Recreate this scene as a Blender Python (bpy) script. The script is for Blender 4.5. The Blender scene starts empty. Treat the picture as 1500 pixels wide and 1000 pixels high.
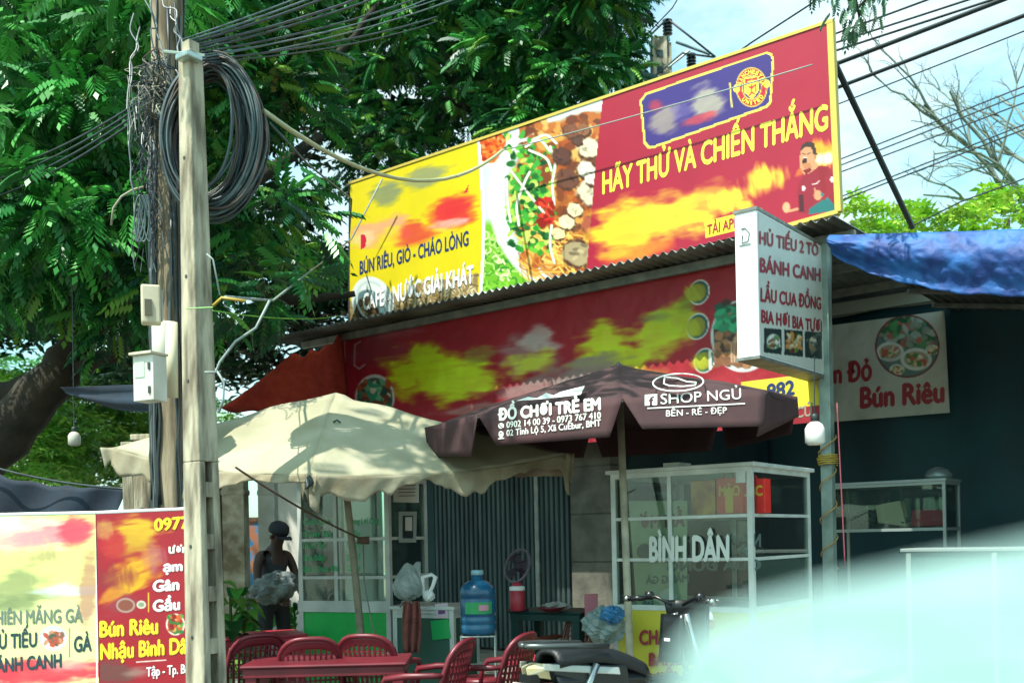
import bpy, bmesh, math, random
import numpy as np
from mathutils import Vector, Matrix
random.seed(7); rng = np.random.default_rng(7)
SC = bpy.context.scene; COL = SC.collection
PI = math.pi
# ------------------------------------------------------------------ camera, world, sun, exposure
ROLL = math.radians(1.2); FPX = 1500.0; HX, HY = 750.0, 790.0; EYE = 1.5
cr, sr = math.cos(ROLL), math.sin(ROLL)
camd = bpy.data.cameras.new('camera'); cam = bpy.data.objects.new('camera', camd); COL.objects.link(cam)
camd.sensor_width = 36; camd.lens = 36; camd.shift_y = (HY-500)/1500.0; camd.clip_start = 0.05; camd.clip_end = 2000
cam.matrix_world = Matrix(((cr, sr, 0, 0), (0, 0, -1, 0), (-sr, cr, 0, EYE), (0, 0, 0, 1)))
camd.dof.use_dof = True; camd.dof.focus_distance = 9.0; camd.dof.aperture_fstop = 2.0
SC.camera = cam
SUN = Vector((-0.33, -0.34, 0.88)).normalized()
w = bpy.data.worlds.new('World'); SC.world = w; w.use_nodes = True
nt = w.node_tree; bg = nt.nodes['Background']
sky = nt.nodes.new('ShaderNodeTexSky'); sky.sky_type = 'NISHITA'; sky.sun_disc = False
sky.sun_elevation = math.asin(SUN.z); sky.sun_rotation = math.atan2(SUN.x, SUN.y)
sky.air_density = 1.0; sky.dust_density = 1.5; sky.ozone_density = 1.0
tint = nt.nodes.new('ShaderNodeMix'); tint.data_type = 'RGBA'; tint.blend_type = 'MULTIPLY'; tint.inputs[0].default_value = 1
tint.inputs[7].default_value = (1.9, 3.1, 2.5, 1)
tc = nt.nodes.new('ShaderNodeTexCoord'); mp = nt.nodes.new('ShaderNodeMapping'); mp.inputs['Scale'].default_value = (1, 1, 2.2)
nz = nt.nodes.new('ShaderNodeTexNoise'); nz.inputs['Scale'].default_value = 2.3; nz.inputs['Detail'].default_value = 7; nz.inputs['Roughness'].default_value = 0.6
rmp = nt.nodes.new('ShaderNodeValToRGB'); rmp.color_ramp.elements[0].position = 0.42; rmp.color_ramp.elements[1].position = 0.66
mixc = nt.nodes.new('ShaderNodeMix'); mixc.data_type = 'RGBA'; mixc.inputs[7].default_value = (10.5, 12.0, 12.0, 1)
L = nt.links
L.new(sky.outputs[0], tint.inputs[6]); L.new(tint.outputs[2], mixc.inputs[6])
L.new(tc.outputs['Generated'], mp.inputs[0]); L.new(mp.outputs[0], nz.inputs[0]); L.new(nz.outputs[0], rmp.inputs[0]); L.new(rmp.outputs[0], mixc.inputs[0])
L.new(mixc.outputs[2], bg.inputs[0]); bg.inputs[1].default_value = 0.078
sund = bpy.data.lights.new('sun', 'SUN'); sund.energy = 5.0; sund.angle = math.radians(0.5); sund.color = (1.0, 0.98, 0.88)
sun = bpy.data.objects.new('sun', sund); COL.objects.link(sun); sun.rotation_euler = (-SUN).to_track_quat('-Z', 'Y').to_euler(); sun.location = (-4, -4, 12)
vs = SC.view_settings; vs.view_transform = 'Standard'; vs.look = 'None'; vs.exposure = 0.65; vs.gamma = 1; vs.use_curve_mapping = False
SC.cycles.max_bounces = 8; SC.cycles.transparent_max_bounces = 24; SC.cycles.use_denoising = True
SC.cycles.sample_clamp_indirect = 6

# ------------------------------------------------------------------ placing: photograph pixel + real distance -> point in the place
def ray(px, py):
    u = (px-HX)/FPX; v = (HY-py)/FPX
    return Vector((u*cr+v*sr, 1.0, -u*sr+v*cr))
def P(px, py, D):
    r = ray(px, py)*D; r.z += EYE; return r
def PZ(px, py, z):
    r = ray(px, py); D = (z-EYE)/r.z; r = r*D; r.z += EYE; return r
def proj(V):
    X = V[..., 0]/V[..., 1]; Z = (V[..., 2]-EYE)/V[..., 1]
    return HX+FPX*(X*cr-Z*sr), HY-FPX*(X*sr+Z*cr)
def plane3(a, b, c):
    n = (b-a).cross(c-a).normalized()
    def f(px, py, off=0.0):
        d = ray(px, py); o = Vector((0, 0, EYE)); k = (a-o).dot(n)/d.dot(n); q = o+d*k
        return q - n*off*(1 if n.dot(d) > 0 else -1)
    return f
_R = P(1224, 35, 10.0); _l = ray(517, 270); _L = P(517, 270, (_R.z-EYE)/_l.z)
FD = Vector((_R.x-_L.x, _R.y-_L.y, 0)).normalized(); FN = Vector((FD.y, -FD.x, 0))
if FN.y > 0: FN = -FN
L0 = Vector((_L.x, _L.y, 0))
def S(s, t, z): return L0+FD*s+FN*t+Vector((0, 0, z))
def F(px, py, t=0.0):
    d = ray(px, py); o = Vector((0, 0, EYE)); k = (L0+FN*t-o).dot(FN)/d.dot(FN); return o+d*k
def sof(v): return (v-L0).dot(FD)
UP = Vector((0, 0, 1))

# ------------------------------------------------------------------ materials
def lin(c):
    if isinstance(c, str):
        c = c.lstrip('#'); c = [int(c[i:i+2], 16)/255 for i in (0, 2, 4)]
    return tuple(x/12.92 if x <= 0.04045 else ((x+0.055)/1.055)**2.4 for x in c)
_mats = {}
def mat(name, c='#888888', rough=0.6, metal=0.0, c2=None, scale=6.0, detail=6.0, bump=0.0, bscale=None, transl=0.0, lo=0.35, hi=0.65, stretch=(1, 1, 1), spec=0.5):
    if name in _mats: return _mats[name]
    m = bpy.data.materials.new(name); m.use_nodes = True; n = m.node_tree; b = n.nodes['Principled BSDF']; K = n.links
    b.inputs['Roughness'].default_value = rough; b.inputs['Metallic'].default_value = metal
    b.inputs['Specular IOR Level'].default_value = spec
    c = lin(c)+(1,); b.inputs['Base Color'].default_value = c
    tcn = n.nodes.new('ShaderNodeTexCoord'); mpn = n.nodes.new('ShaderNodeMapping'); mpn.inputs['Scale'].default_value = stretch
    K.new(tcn.outputs['Object'], mpn.inputs[0])
    if c2 is not None:
        no = n.nodes.new('ShaderNodeTexNoise'); no.inputs['Scale'].default_value = scale; no.inputs['Detail'].default_value = detail
        rp = n.nodes.new('ShaderNodeValToRGB'); rp.color_ramp.elements[0].position = lo; rp.color_ramp.elements[1].position = hi
        rp.color_ramp.elements[0].color = c; rp.color_ramp.elements[1].color = lin(c2)+(1,)
        K.new(mpn.outputs[0], no.inputs[0]); K.new(no.outputs[0], rp.inputs[0]); K.new(rp.outputs[0], b.inputs['Base Color'])
    if bump:
        n2 = n.nodes.new('ShaderNodeTexNoise'); n2.inputs['Scale'].default_value = bscale or scale*3; n2.inputs['Detail'].default_value = 5
        bp = n.nodes.new('ShaderNodeBump'); bp.inputs['Strength'].default_value = bump; bp.inputs['Distance'].default_value = 0.02
        K.new(mpn.outputs[0], n2.inputs[0]); K.new(n2.outputs[0], bp.inputs['Height']); K.new(bp.outputs[0], b.inputs['Normal'])
    if transl:
        tr = n.nodes.new('ShaderNodeBsdfTranslucent'); mx = n.nodes.new('ShaderNodeMixShader'); mx.inputs[0].default_value = transl
        out = n.nodes['Material Output']
        if c2 is not None: K.new(rp.outputs[0], tr.inputs[0])
        else: tr.inputs[0].default_value = c
        K.new(b.outputs[0], mx.inputs[1]); K.new(tr.outputs[0], mx.inputs[2]); K.new(mx.outputs[0], out.inputs[0])
    _mats[name] = m; return m
def mat_attr(name, rough=0.5, transl=0.0, bump=0.0, dirt=0.0, spec=0.5):
    if name in _mats: return _mats[name]
    m = bpy.data.materials.new(name); m.use_nodes = True; n = m.node_tree; b = n.nodes['Principled BSDF']; K = n.links
    a = n.nodes.new('ShaderNodeAttribute'); a.attribute_name = 'Col'; b.inputs['Roughness'].default_value = rough
    b.inputs['Specular IOR Level'].default_value = spec
    src = a.outputs[0]
    if dirt:
        no = n.nodes.new('ShaderNodeTexNoise'); no.inputs['Scale'].default_value = 3; no.inputs['Detail'].default_value = 8
        tcn = n.nodes.new('ShaderNodeTexCoord'); K.new(tcn.outputs['Object'], no.inputs[0])
        mr = n.nodes.new('ShaderNodeMapRange'); mr.inputs[1].default_value = 0.3; mr.inputs[2].default_value = 0.7; mr.inputs[3].default_value = 1-dirt; mr.inputs[4].default_value = 1
        mm = n.nodes.new('ShaderNodeMix'); mm.data_type = 'RGBA'; mm.blend_type = 'MULTIPLY'; mm.inputs[0].default_value = 1
        K.new(no.outputs[0], mr.inputs[0]); K.new(src, mm.inputs[6]); K.new(mr.outputs[0], mm.inputs[7]); src = mm.outputs[2]
    K.new(src, b.inputs['Base Color'])
    if bump:
        n2 = n.nodes.new('ShaderNodeTexNoise'); n2.inputs['Scale'].default_value = 2.5; bp = n.nodes.new('ShaderNodeBump'); bp.inputs['Strength'].default_value = bump; bp.inputs['Distance'].default_value = 0.1
        tc2 = n.nodes.new('ShaderNodeTexCoord'); K.new(tc2.outputs['Object'], n2.inputs[0]); K.new(n2.outputs[0], bp.inputs['Height']); K.new(bp.outputs[0], b.inputs['Normal'])
    if transl:
        tr = n.nodes.new('ShaderNodeBsdfTranslucent'); mx = n.nodes.new('ShaderNodeMixShader'); mx.inputs[0].default_value = transl
        out = n.nodes['Material Output']; K.new(src, tr.inputs[0])
        K.new(b.outputs[0], mx.inputs[1]); K.new(tr.outputs[0], mx.inputs[2]); K.new(mx.outputs[0], out.inputs[0])
    _mats[name] = m; return m
def mat_glass(name, c='#dff5ee', refl=0.10, haze=0.0):
    if name in _mats: return _mats[name]
    m = bpy.data.materials.new(name); m.use_nodes = True; n = m.node_tree; K = n.links; n.nodes.remove(n.nodes['Principled BSDF'])
    tr = n.nodes.new('ShaderNodeBsdfTransparent'); tr.inputs[0].default_value = lin(c)+(1,)
    gl = n.nodes.new('ShaderNodeBsdfGlossy'); gl.inputs['Roughness'].default_value = 0.02
    df = n.nodes.new('ShaderNodeBsdfDiffuse'); df.inputs[0].default_value = (0.8, 0.85, 0.85, 1)
    fr = n.nodes.new('ShaderNodeFresnel'); fr.inputs[0].default_value = 1.45
    ad = n.nodes.new('ShaderNodeMath'); ad.operation = 'MULTIPLY_ADD'; ad.inputs[1].default_value = 0.9; ad.inputs[2].default_value = refl*0.5
    m1 = n.nodes.new('ShaderNodeMixShader'); m2 = n.nodes.new('ShaderNodeMixShader'); m2.inputs[0].default_value = haze
    K.new(fr.outputs[0], ad.inputs[0]); K.new(ad.outputs[0], m1.inputs[0]); K.new(tr.outputs[0], m1.inputs[1]); K.new(gl.outputs[0], m1.inputs[2])
    K.new(m1.outputs[0], m2.inputs[1]); K.new(df.outputs[0], m2.inputs[2]); K.new(m2.outputs[0], n.nodes['Material Output'].inputs[0])
    _mats[name] = m; return m

# ------------------------------------------------------------------ mesh building
WM = {}       # object -> its world matrix (kept by hand: no depsgraph needed)
def tag(o, label=None, cat=None, group=None, kind=None):
    if label: o['label'] = label
    if cat: o['category'] = cat
    if group: o['group'] = group
    if kind: o['kind'] = kind
    return o
def thing(name, loc, label, cat, group=None, rz=0.0):
    o = bpy.data.objects.new(name, None); COL.objects.link(o); o.empty_display_size = 0.2
    o.location = loc; o.rotation_euler = (0, 0, rz)
    WM[o] = Matrix.Translation(Vector(loc)) @ Matrix.Rotation(rz, 4, 'Z')
    return tag(o, label, cat, group)
class MB:
    def __init__(s): s.v = []; s.f = []; s.col = None
    def add(s, vs, fs):
        k = len(s.v); s.v += [Vector(p) for p in vs]; s.f += [tuple(i+k for i in f) for f in fs]; return s
    def box(s, c, d, R=None):
        x, y, z = d[0]/2, d[1]/2, d[2]/2; c = Vector(c)
        vs = [Vector(p) for p in [(-x,-y,-z),(x,-y,-z),(x,y,-z),(-x,y,-z),(-x,-y,z),(x,-y,z),(x,y,z),(-x,y,z)]]
        if R is not None: vs = [R @ p for p in vs]
        return s.add([c+p for p in vs], [(3,2,1,0),(4,5,6,7),(0,1,5,4),(1,2,6,5),(2,3,7,6),(3,0,4,7)])
    def obox(s, o, ex, ey, r):      # r = x0,x1,y0,y1,z0,z1 in the frame o,ex,ey,up
        x0,x1,y0,y1,z0,z1 = r
        q = lambda a, b, c: o+ex*a+ey*b+UP*c
        return s.add([q(x0,y0,z0),q(x1,y0,z0),q(x1,y1,z0),q(x0,y1,z0),q(x0,y0,z1),q(x1,y0,z1),q(x1,y1,z1),q(x0,y1,z1)],
                     [(3,2,1,0),(4,5,6,7),(0,1,5,4),(1,2,6,5),(2,3,7,6),(3,0,4,7)])
    def hexa(s, b, t):              # 4 bottom points, 4 top points
        return s.add(list(b)+list(t), [(3,2,1,0),(4,5,6,7),(0,1,5,4),(1,2,6,5),(2,3,7,6),(3,0,4,7)])
    def slab(s, pts, n, th):        # polygon pts extruded by -n*th
        k = len(pts); s.add(list(pts)+[p-n*th for p in pts], [tuple(range(k)), tuple(range(2*k-1, k-1, -1))]+[(i, (i+1) % k, (i+1) % k+k, i+k)[::-1] for i in range(k)]); return s
    def tube(s, path, r, n=6, cap=True):
        path = [Vector(p) for p in path]; m = len(path); rs = r if isinstance(r, (list, tuple)) else [r]*m
        ref = None; rings = []
        for i, p in enumerate(path):
            t = (path[min(i+1, m-1)]-path[max(i-1, 0)]);
            if t.length < 1e-9: t = Vector((0, 0, 1))
            t.normalize()
            if ref is None: ref = t.orthogonal().normalized()
            ref = (ref-t*ref.dot(t));
            if ref.length < 1e-6: ref = t.orthogonal()
            ref.normalize(); b = t.cross(ref)
            rings.append([p+(ref*math.cos(2*PI*j/n)+b*math.sin(2*PI*j/n))*rs[i] for j in range(n)])
        fs = [(i*n+j, i*n+(j+1) % n, (i+1)*n+(j+1) % n, (i+1)*n+j) for i in range(m-1) for j in range(n)]
        if cap: fs += [tuple(range(n-1, -1, -1)), tuple(range((m-1)*n, m*n))]
        return s.add([q for rg in rings for q in rg], fs)
    def lathe(s, c, prof, n=16, axis=None, R=None):  # prof: (r,z)
        c = Vector(c); R = R or Matrix.Identity(3); m = len(prof)
        vs = [c+R @ Vector((r*math.cos(2*PI*j/n), r*math.sin(2*PI*j/n), z)) for r, z in prof for j in range(n)]
        fs = [(i*n+j, i*n+(j+1) % n, (i+1)*n+(j+1) % n, (i+1)*n+j) for i in range(m-1) for j in range(n)]
        fs += [tuple(range(n-1, -1, -1)), tuple(range((m-1)*n, m*n))]
        return s.add(vs, fs)
    def grid(s, f, nu, nv):
        vs = [f(i/nu, j/nv) for j in range(nv+1) for i in range(nu+1)]
        return s.add(vs, [(j*(nu+1)+i, j*(nu+1)+i+1, (j+1)*(nu+1)+i+1, (j+1)*(nu+1)+i) for j in range(nv) for i in range(nu)])
    def build(s, name, m, parent=None, smooth=False, label=None, cat=None, group=None, kind=None, local=False, bevel=0, thick=0, sub=0, weld=0):
        me = bpy.data.meshes.new(name); o = bpy.data.objects.new(name, me); COL.objects.link(o)
        if parent is not None:
            o.parent = parent; WM[o] = WM[parent]
            vs = s.v if local else [WM[parent].inverted() @ p for p in s.v]
        elif local or not s.v:
            vs = s.v; WM[o] = Matrix.Identity(4)
        else:
            xs = [p.x for p in s.v]; ys = [p.y for p in s.v]; b = Vector(((min(xs)+max(xs))/2, (min(ys)+max(ys))/2, min(p.z for p in s.v)))
            o.location = b; WM[o] = Matrix.Translation(b); vs = [p-b for p in s.v]
        me.from_pydata([tuple(p) for p in vs], [], s.f); me.materials.append(m)
        if smooth: me.shade_smooth()
        if weld:
            x = o.modifiers.new('w', 'WELD'); x.merge_threshold = weld
        if thick:
            x = o.modifiers.new('s', 'SOLIDIFY'); x.thickness = thick; x.offset = 0
        if bevel:
            x = o.modifiers.new('b', 'BEVEL'); x.width = bevel; x.segments = 2; x.limit_method = 'ANGLE'
        if sub:
            x = o.modifiers.new('u', 'SUBSURF'); x.levels = sub; x.render_levels = sub
        return tag(o, label, cat, group, kind)
def copy_tree(o, parent=None):
    c = o.copy(); COL.objects.link(c)
    if parent is not None: c.parent = parent
    for ch in list(o.children): copy_tree(ch, c)
    return c
def smoothp(pts, k=4):
    pts = [Vector(p) for p in pts]; P4 = [pts[0]*2-pts[1]]+pts+[pts[-1]*2-pts[-2]]; out = []
    for i in range(1, len(P4)-2):
        a, b, c, d = P4[i-1:i+3]
        for j in range(k):
            t = j/k; out.append(0.5*((2*b)+(c-a)*t+(2*a-5*b+4*c-d)*t*t+(3*b-a-3*c+d)*t**3))
    return out+[pts[-1]]
def curve2(pts, k=5): return [(p.x, p.y) for p in smoothp([(x, y, 0) for x, y in pts], k)]
def sag(a, b, d, n=14):
    return [a.lerp(b, i/n)-UP*d*4*(i/n)*(1-i/n) for i in range(n+1)]
ORD = ['topmost', 'second', 'third', 'fourth', 'fifth', 'sixth', 'seventh', 'eighth', 'ninth', 'tenth', 'eleventh', 'twelfth', 'thirteenth', 'fourteenth']

# ------------------------------------------------------------------ lettering
_tc = {}
def _glyphs(body, bold, res=3):
    k = (body, bold)
    if k in _tc: return _tc[k]
    c = bpy.data.curves.new('x', 'FONT'); c.body = body; c.offset = bold; c.resolution_u = res
    o = bpy.data.objects.new('x', c); COL.objects.link(o)
    me = bpy.data.meshes.new_from_object(o.evaluated_get(bpy.context.evaluated_depsgraph_get()))
    vs = [(v.co.x, v.co.y) for v in me.vertices]; fs = [tuple(p.vertices) for p in me.polygons]
    bpy.data.objects.remove(o); bpy.data.curves.remove(c); bpy.data.meshes.remove(me)
    _tc[k] = (vs, fs); return _tc[k]
CAP = None
def text(parent, body, pl, a, b, cap, m, bold=0.02, off=0.004, name='lettering', lean=0.0, th=0.0):
    """lettering on the surface pl: a, b = ends of the baseline, cap = capital height (photograph pixels)"""
    global CAP
    if CAP is None: CAP = max(y for x, y in _glyphs('H', 0.0)[0])
    vs, fs = _glyphs(body, 0.0)
    if not vs: return None
    x0 = min(x for x, y in vs); x1 = max(x for x, y in vs)
    A = pl(a[0], a[1], off); B = pl(b[0], b[1], off); Cc = pl(a[0]-lean, a[1]-cap, off)
    ex = (B-A)/(x1-x0); ey = (Cc-A)/CAP
    mb = MB(); nn = ex.cross(ey).normalized(); nn = nn if nn.dot(A-Vector((0, 0, EYE))) < 0 else -nn; bo = min(bold, 0.05)*1.0
    for k, (dx, dy) in enumerate([(0, 0)] if bo < 0.012 else [(bo, 0), (-bo, 0), (0, bo*.8), (0, -bo*.8)]):
        mb.add([A+ex*(x-x0+dx)+ey*(y+dy)-nn*0.0003*k for x, y in vs], fs)
    return mb.build(name, m, parent)

# ------------------------------------------------------------------ print: a fine grid with painted vertex colours
def vnoise(x, y, seed=0):
    xi = np.floor(x).astype(np.int64); yi = np.floor(y).astype(np.int64); fx = x-xi; fy = y-yi
    fx = fx*fx*(3-2*fx); fy = fy*fy*(3-2*fy)
    def h(a, b):
        n = (a*374761393+b*668265263+seed*1274126177) & 0x7fffffff
        n = ((n ^ (n >> 13))*1103515245+12345) & 0x7fffffff
        n = (n ^ (n >> 16)) & 0xffff
        return n/65535.0
    return (h(xi, yi)*(1-fx)+h(xi+1, yi)*fx)*(1-fy)+(h(xi, yi+1)*(1-fx)+h(xi+1, yi+1)*fx)*fy
def fbm(x, y, seed=0, o=4):
    r = 0; a = 0.5; t = 0
    for i in range(o): r = r+a*vnoise(x*2**i, y*2**i, seed+i); t += a; a *= 0.5
    return r/t
def rgb(c):
    if isinstance(c, str): c = c.lstrip('#'); return np.array([int(c[i:i+2], 16)/255 for i in (0, 2, 4)])
    return np.array(c)
class Art:
    def __init__(s, PX, PY, c): s.x = PX; s.y = PY; s.c = np.tile(rgb(c), (PX.size, 1)).astype(float)
    def mixin(s, a, c): a = np.clip(a, 0, 1)[:, None]; s.c = s.c*(1-a)+rgb(c)*a
    def ell(s, cx, cy, rx, ry, c, ang=0, soft=0.12, a=1.0, wob=0.0, seed=1):
        t = math.radians(ang); dx = s.x-cx; dy = s.y-cy; u = (dx*math.cos(t)+dy*math.sin(t))/rx; v = (-dx*math.sin(t)+dy*math.cos(t))/ry
        k = np.where((np.abs(u) < 1.6) & (np.abs(v) < 1.6))[0]
        if k.size == 0: return
        r = np.sqrt(u[k]**2+v[k]**2)
        if wob: r = r+wob*(fbm(s.x[k]/max(rx, ry)*2.5, s.y[k]/max(rx, ry)*2.5, seed, 3)-0.5)*2
        al = (np.clip((1-r)/soft+0.5, 0, 1)*a)[:, None]; s.c[k] = s.c[k]*(1-al)+rgb(c)*al
    def ring(s, cx, cy, rx, ry, w, c, ang=0, a=1.0):
        t = math.radians(ang); dx = s.x-cx; dy = s.y-cy; u = (dx*math.cos(t)+dy*math.sin(t))/rx; v = (-dx*math.sin(t)+dy*math.cos(t))/ry
        d = np.abs(np.sqrt(u*u+v*v)-1)*min(rx, ry); s.mixin(np.clip((w/2-d)/0.8+0.5, 0, 1)*a, c)
    def poly(s, pts, c, soft=0.0, a=1.0):
        k = np.ones(s.x.size, bool); ins = np.zeros(s.x.size, bool); n = len(pts)
        for i in range(n):
            x1, y1 = pts[i]; x2, y2 = pts[(i+1) % n]
            if y1 == y2: continue
            q = ((y1 > s.y) != (y2 > s.y)) & (s.x < (x2-x1)*(s.y-y1)/(y2-y1)+x1); ins ^= q
        s.mixin(ins*a, c)
    def line(s, pts, w, c, a=1.0):
        for (x1, y1), (x2, y2) in zip(pts[:-1], pts[1:]):
            dx, dy = x2-x1, y2-y1; L2 = dx*dx+dy*dy+1e-9
            k = np.where((s.x > min(x1, x2)-w-2) & (s.x < max(x1, x2)+w+2) & (s.y > min(y1, y2)-w-2) & (s.y < max(y1, y2)+w+2))[0]
            if k.size == 0: continue
            t = np.clip(((s.x[k]-x1)*dx+(s.y[k]-y1)*dy)/L2, 0, 1); d = np.hypot(s.x[k]-x1-t*dx, s.y[k]-y1-t*dy)
            al = (np.clip((w/2-d)/0.8+0.5, 0, 1)*a)[:, None]; s.c[k] = s.c[k]*(1-al)+rgb(c)*al
    def smear(s, cx, cy, rx, ry, c, ang=-10, a=0.9, seed=1, fine=5.0):
        t = math.radians(ang); dx = s.x-cx; dy = s.y-cy; u = dx*math.cos(t)+dy*math.sin(t); v = -dx*math.sin(t)+dy*math.cos(t)
        st = fbm(u/(fine*5), v/(fine*0.9), seed, 3); lo = fbm(u/28, v/16, seed+9, 3)
        r = np.sqrt((u/rx)**2+(v/ry)**2); s.mixin(np.clip((1.13-r+(st-0.5)*0.6+(lo-0.5)*0.9)*1.9, 0, 1)*a*(0.85+0.2*st), c)
    def speck(s, box, n, cols, r0, r1, asp=1.6, soft=0.35, a=0.95, cond=None):
        for i in range(n):
            x = rng.uniform(box[0], box[2]); y = rng.uniform(box[1], box[3])
            if cond and not cond(x, y): continue
            s.ell(x, y, rng.uniform(r0, r1)*asp, rng.uniform(r0, r1), cols[rng.integers(len(cols))], ang=rng.uniform(0, 180), soft=soft, a=a, wob=0.25, seed=i)
def printed(name, quad, nx, ny, paint, base, m, parent, label=None):
    """quad = world points TL,TR,BR,BL"""
    TL, TR, BR, BL = [np.array(q) for q in quad]
    u = np.linspace(0, 1, nx+1)[None, :, None]; v = np.linspace(0, 1, ny+1)[:, None, None]
    V = ((TL*(1-u)+TR*u)*(1-v)+(BL*(1-u)+BR*u)*v).reshape(-1, 3)
    px, py = proj(V); art = Art(px, py, base); paint(art)
    c = np.clip(art.c, 0, 1); c = np.where(c <= 0.04045, c/12.92, ((c+0.055)/1.055)**2.4)
    M = np.array(WM[parent].inverted()); V2 = V@M[:3, :3].T+M[:3, 3]
    i = np.arange(nx)[None, :]; j = np.arange(ny)[:, None]; a = (j*(nx+1)+i)
    Fc = np.stack([a, a+nx+1, a+nx+2, a+1], -1).reshape(-1, 4)
    o = npmesh(name, V2, Fc, c, m); o.parent = parent; WM[o] = WM[parent]
    if label: o['label'] = label
    return o
def npmesh(name, V, Fc, c, m, smooth=False):
    me = bpy.data.meshes.new(name); nv, nf, k = len(V), len(Fc), Fc.shape[1]
    me.vertices.add(nv); me.vertices.foreach_set('co', np.ascontiguousarray(V, dtype=np.float32).ravel())
    me.loops.add(nf*k); me.loops.foreach_set('vertex_index', np.ascontiguousarray(Fc, dtype=np.int32).ravel())
    me.polygons.add(nf); me.polygons.foreach_set('loop_start', np.arange(0, nf*k, k, dtype=np.int32)); me.polygons.foreach_set('loop_total', np.full(nf, k, np.int32))
    if c is not None:
        at = me.color_attributes.new('Col', 'FLOAT_COLOR', 'POINT'); at.data.foreach_set('color', np.hstack([c, np.ones((nv, 1))]).astype(np.float32).ravel())
    me.update(calc_edges=True); me.materials.append(m)
    if smooth: me.shade_smooth()
    o = bpy.data.objects.new(name, me); COL.objects.link(o); WM[o] = Matrix.Identity(4)
    return o
# ================================================================== the setting
m_ground = mat('ground dirt', '#6f6656', 0.95, c2='#8a7f6a', scale=0.8, bump=0.4, bscale=20)
m_asph = mat('asphalt', '#3f4040', 0.9, c2='#4c4b48', scale=3, bump=0.3, bscale=60)
m_conc = mat('pavement concrete', '#8d8678', 0.9, c2='#6f6a5e', scale=2.5, bump=0.25, bscale=30)
m_white = mat('white paint', '#dcdcd6', 0.5, c2='#c6c6be', scale=4)
MB().box((0, 480, -0.17), (2400, 1200, 0.04)).build('ground', m_ground, kind='structure')
rd = MB(); rd.slab([S(-60, 11.5, -0.12), S(70, 11.5, -0.12), S(70, 3.2, -0.12), S(-60, 3.2, -0.12)], UP, 0.02); rd.build('road', m_asph, kind='structure')
ln = MB(); ln.slab([S(-60, 3.75, -0.11), S(70, 3.75, -0.11), S(70, 3.62, -0.11), S(-60, 3.62, -0.11)], UP, 0.006); ln.build('road_marking', m_white, kind='structure')
kb = MB()
for i in range(40): kb.slab([S(-20+i, 3.2, 0.0), S(-20+i+0.99, 3.2, 0.0), S(-20+i+0.99, 3.04, 0.0), S(-20+i, 3.04, 0.0)], UP, 0.16)
kb.build('kerb', m_conc, kind='structure')
pv = MB(); pv.slab([S(-20, 3.04, -0.004), S(20, 3.04, -0.004), S(20, -9, -0.004), S(-20, -9, -0.004)], UP, 0.1); pv.build('pavement', m_conc, kind='structure')

# ================================================================== the shop building
ZR = 4.41
m_zinc = mat('weathered zinc', '#7d8480', 0.45, 0.6, c2='#4d4a42', scale=1.5, stretch=(1, 1, 1), bump=0.1)
m_dark = mat('dim painted wall', '#2d4647', 0.9, c2='#20363a', scale=1.2)
m_steel = mat('grey painted steel', '#6c7470', 0.5, 0.3, c2='#8a8e86', scale=8)
m_blk = mat('grey block render', '#6a675c', 0.95, c2='#4d4c45', scale=3.5, bump=0.5, bscale=14)
shop = thing('shop_building', S(3.3, -1, 0), 'roadside eatery with zinc roof and folding metal shutter under two long signboards', 'building')
PD = 6.0
def sheet(s0, s1, zr=None, sl=0.03, tb=-6.0, tf=0.58):
    ZR_ = ZR if zr is None else zr
    pit = 0.105; n = max(2, int((s1-s0)/pit*8)); V = []
    mb = MB(); rows = [tf, 0.2, -3.0, tb]
    for k, t in enumerate(rows):
        for i in range(n+1):
            s = s0+(s1-s0)*i/n; z = (ZR_(s) if callable(ZR_) else ZR_)+(0.58-t)*sl+0.02*math.sin(2*PI*s/pit)
            mb.v.append(S(s, t, z))
    mb.f = [(r*(n+1)+i, r*(n+1)+i+1, (r+1)*(n+1)+i+1, (r+1)*(n+1)+i) for r in range(len(rows)-1) for i in range(n)]
    return mb
S_SPLIT = sof(F(1226, 330, 0.58))
s = -1.35; i = 0
while s < S_SPLIT:
    sheet(s, min(s+0.905, S_SPLIT)).build('roof_sheet', m_zinc, shop, smooth=True, thick=0.004); s += 0.9; i += 1
ZQ0 = F(1222, 352, 0.6).z; ZQ1 = F(1500, 345, 0.6).z; print('low roof', ZQ0, ZQ1)
s = S_SPLIT+0.02; SPQ = sof(F(1500, 345, 0.6))-S_SPLIT
while s < 12.5:
    sheet(s, s+0.905, lambda q: ZQ0-0.04+(ZQ1-ZQ0)*(q-S_SPLIT)/SPQ, 0.0, -3.25).build('roof_sheet', m_zinc, shop, smooth=True, thick=0.004); s += 0.9
for t in (0.3, -0.6, -1.5, -2.4):
    MB().tube([S(S_SPLIT, t, ZQ0-0.10), S(S_SPLIT+5, t, ZQ0-0.10+(ZQ1-ZQ0)*5/SPQ)], 0.03, 4).build('purlin', m_steel, shop)
# purlins under the roof
for t in (0.1, -1.2, -2.5, -3.8, -5.1):
    MB().obox(S(-1.0, t, ZR-0.03+(0.58-t)*0.03), FD, FN, (0, S_SPLIT+1.0-(2.6 if t < -2.6 else 0), -0.03, 0.03, -0.09, 0)).build('purlin', m_steel, shop)
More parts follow.
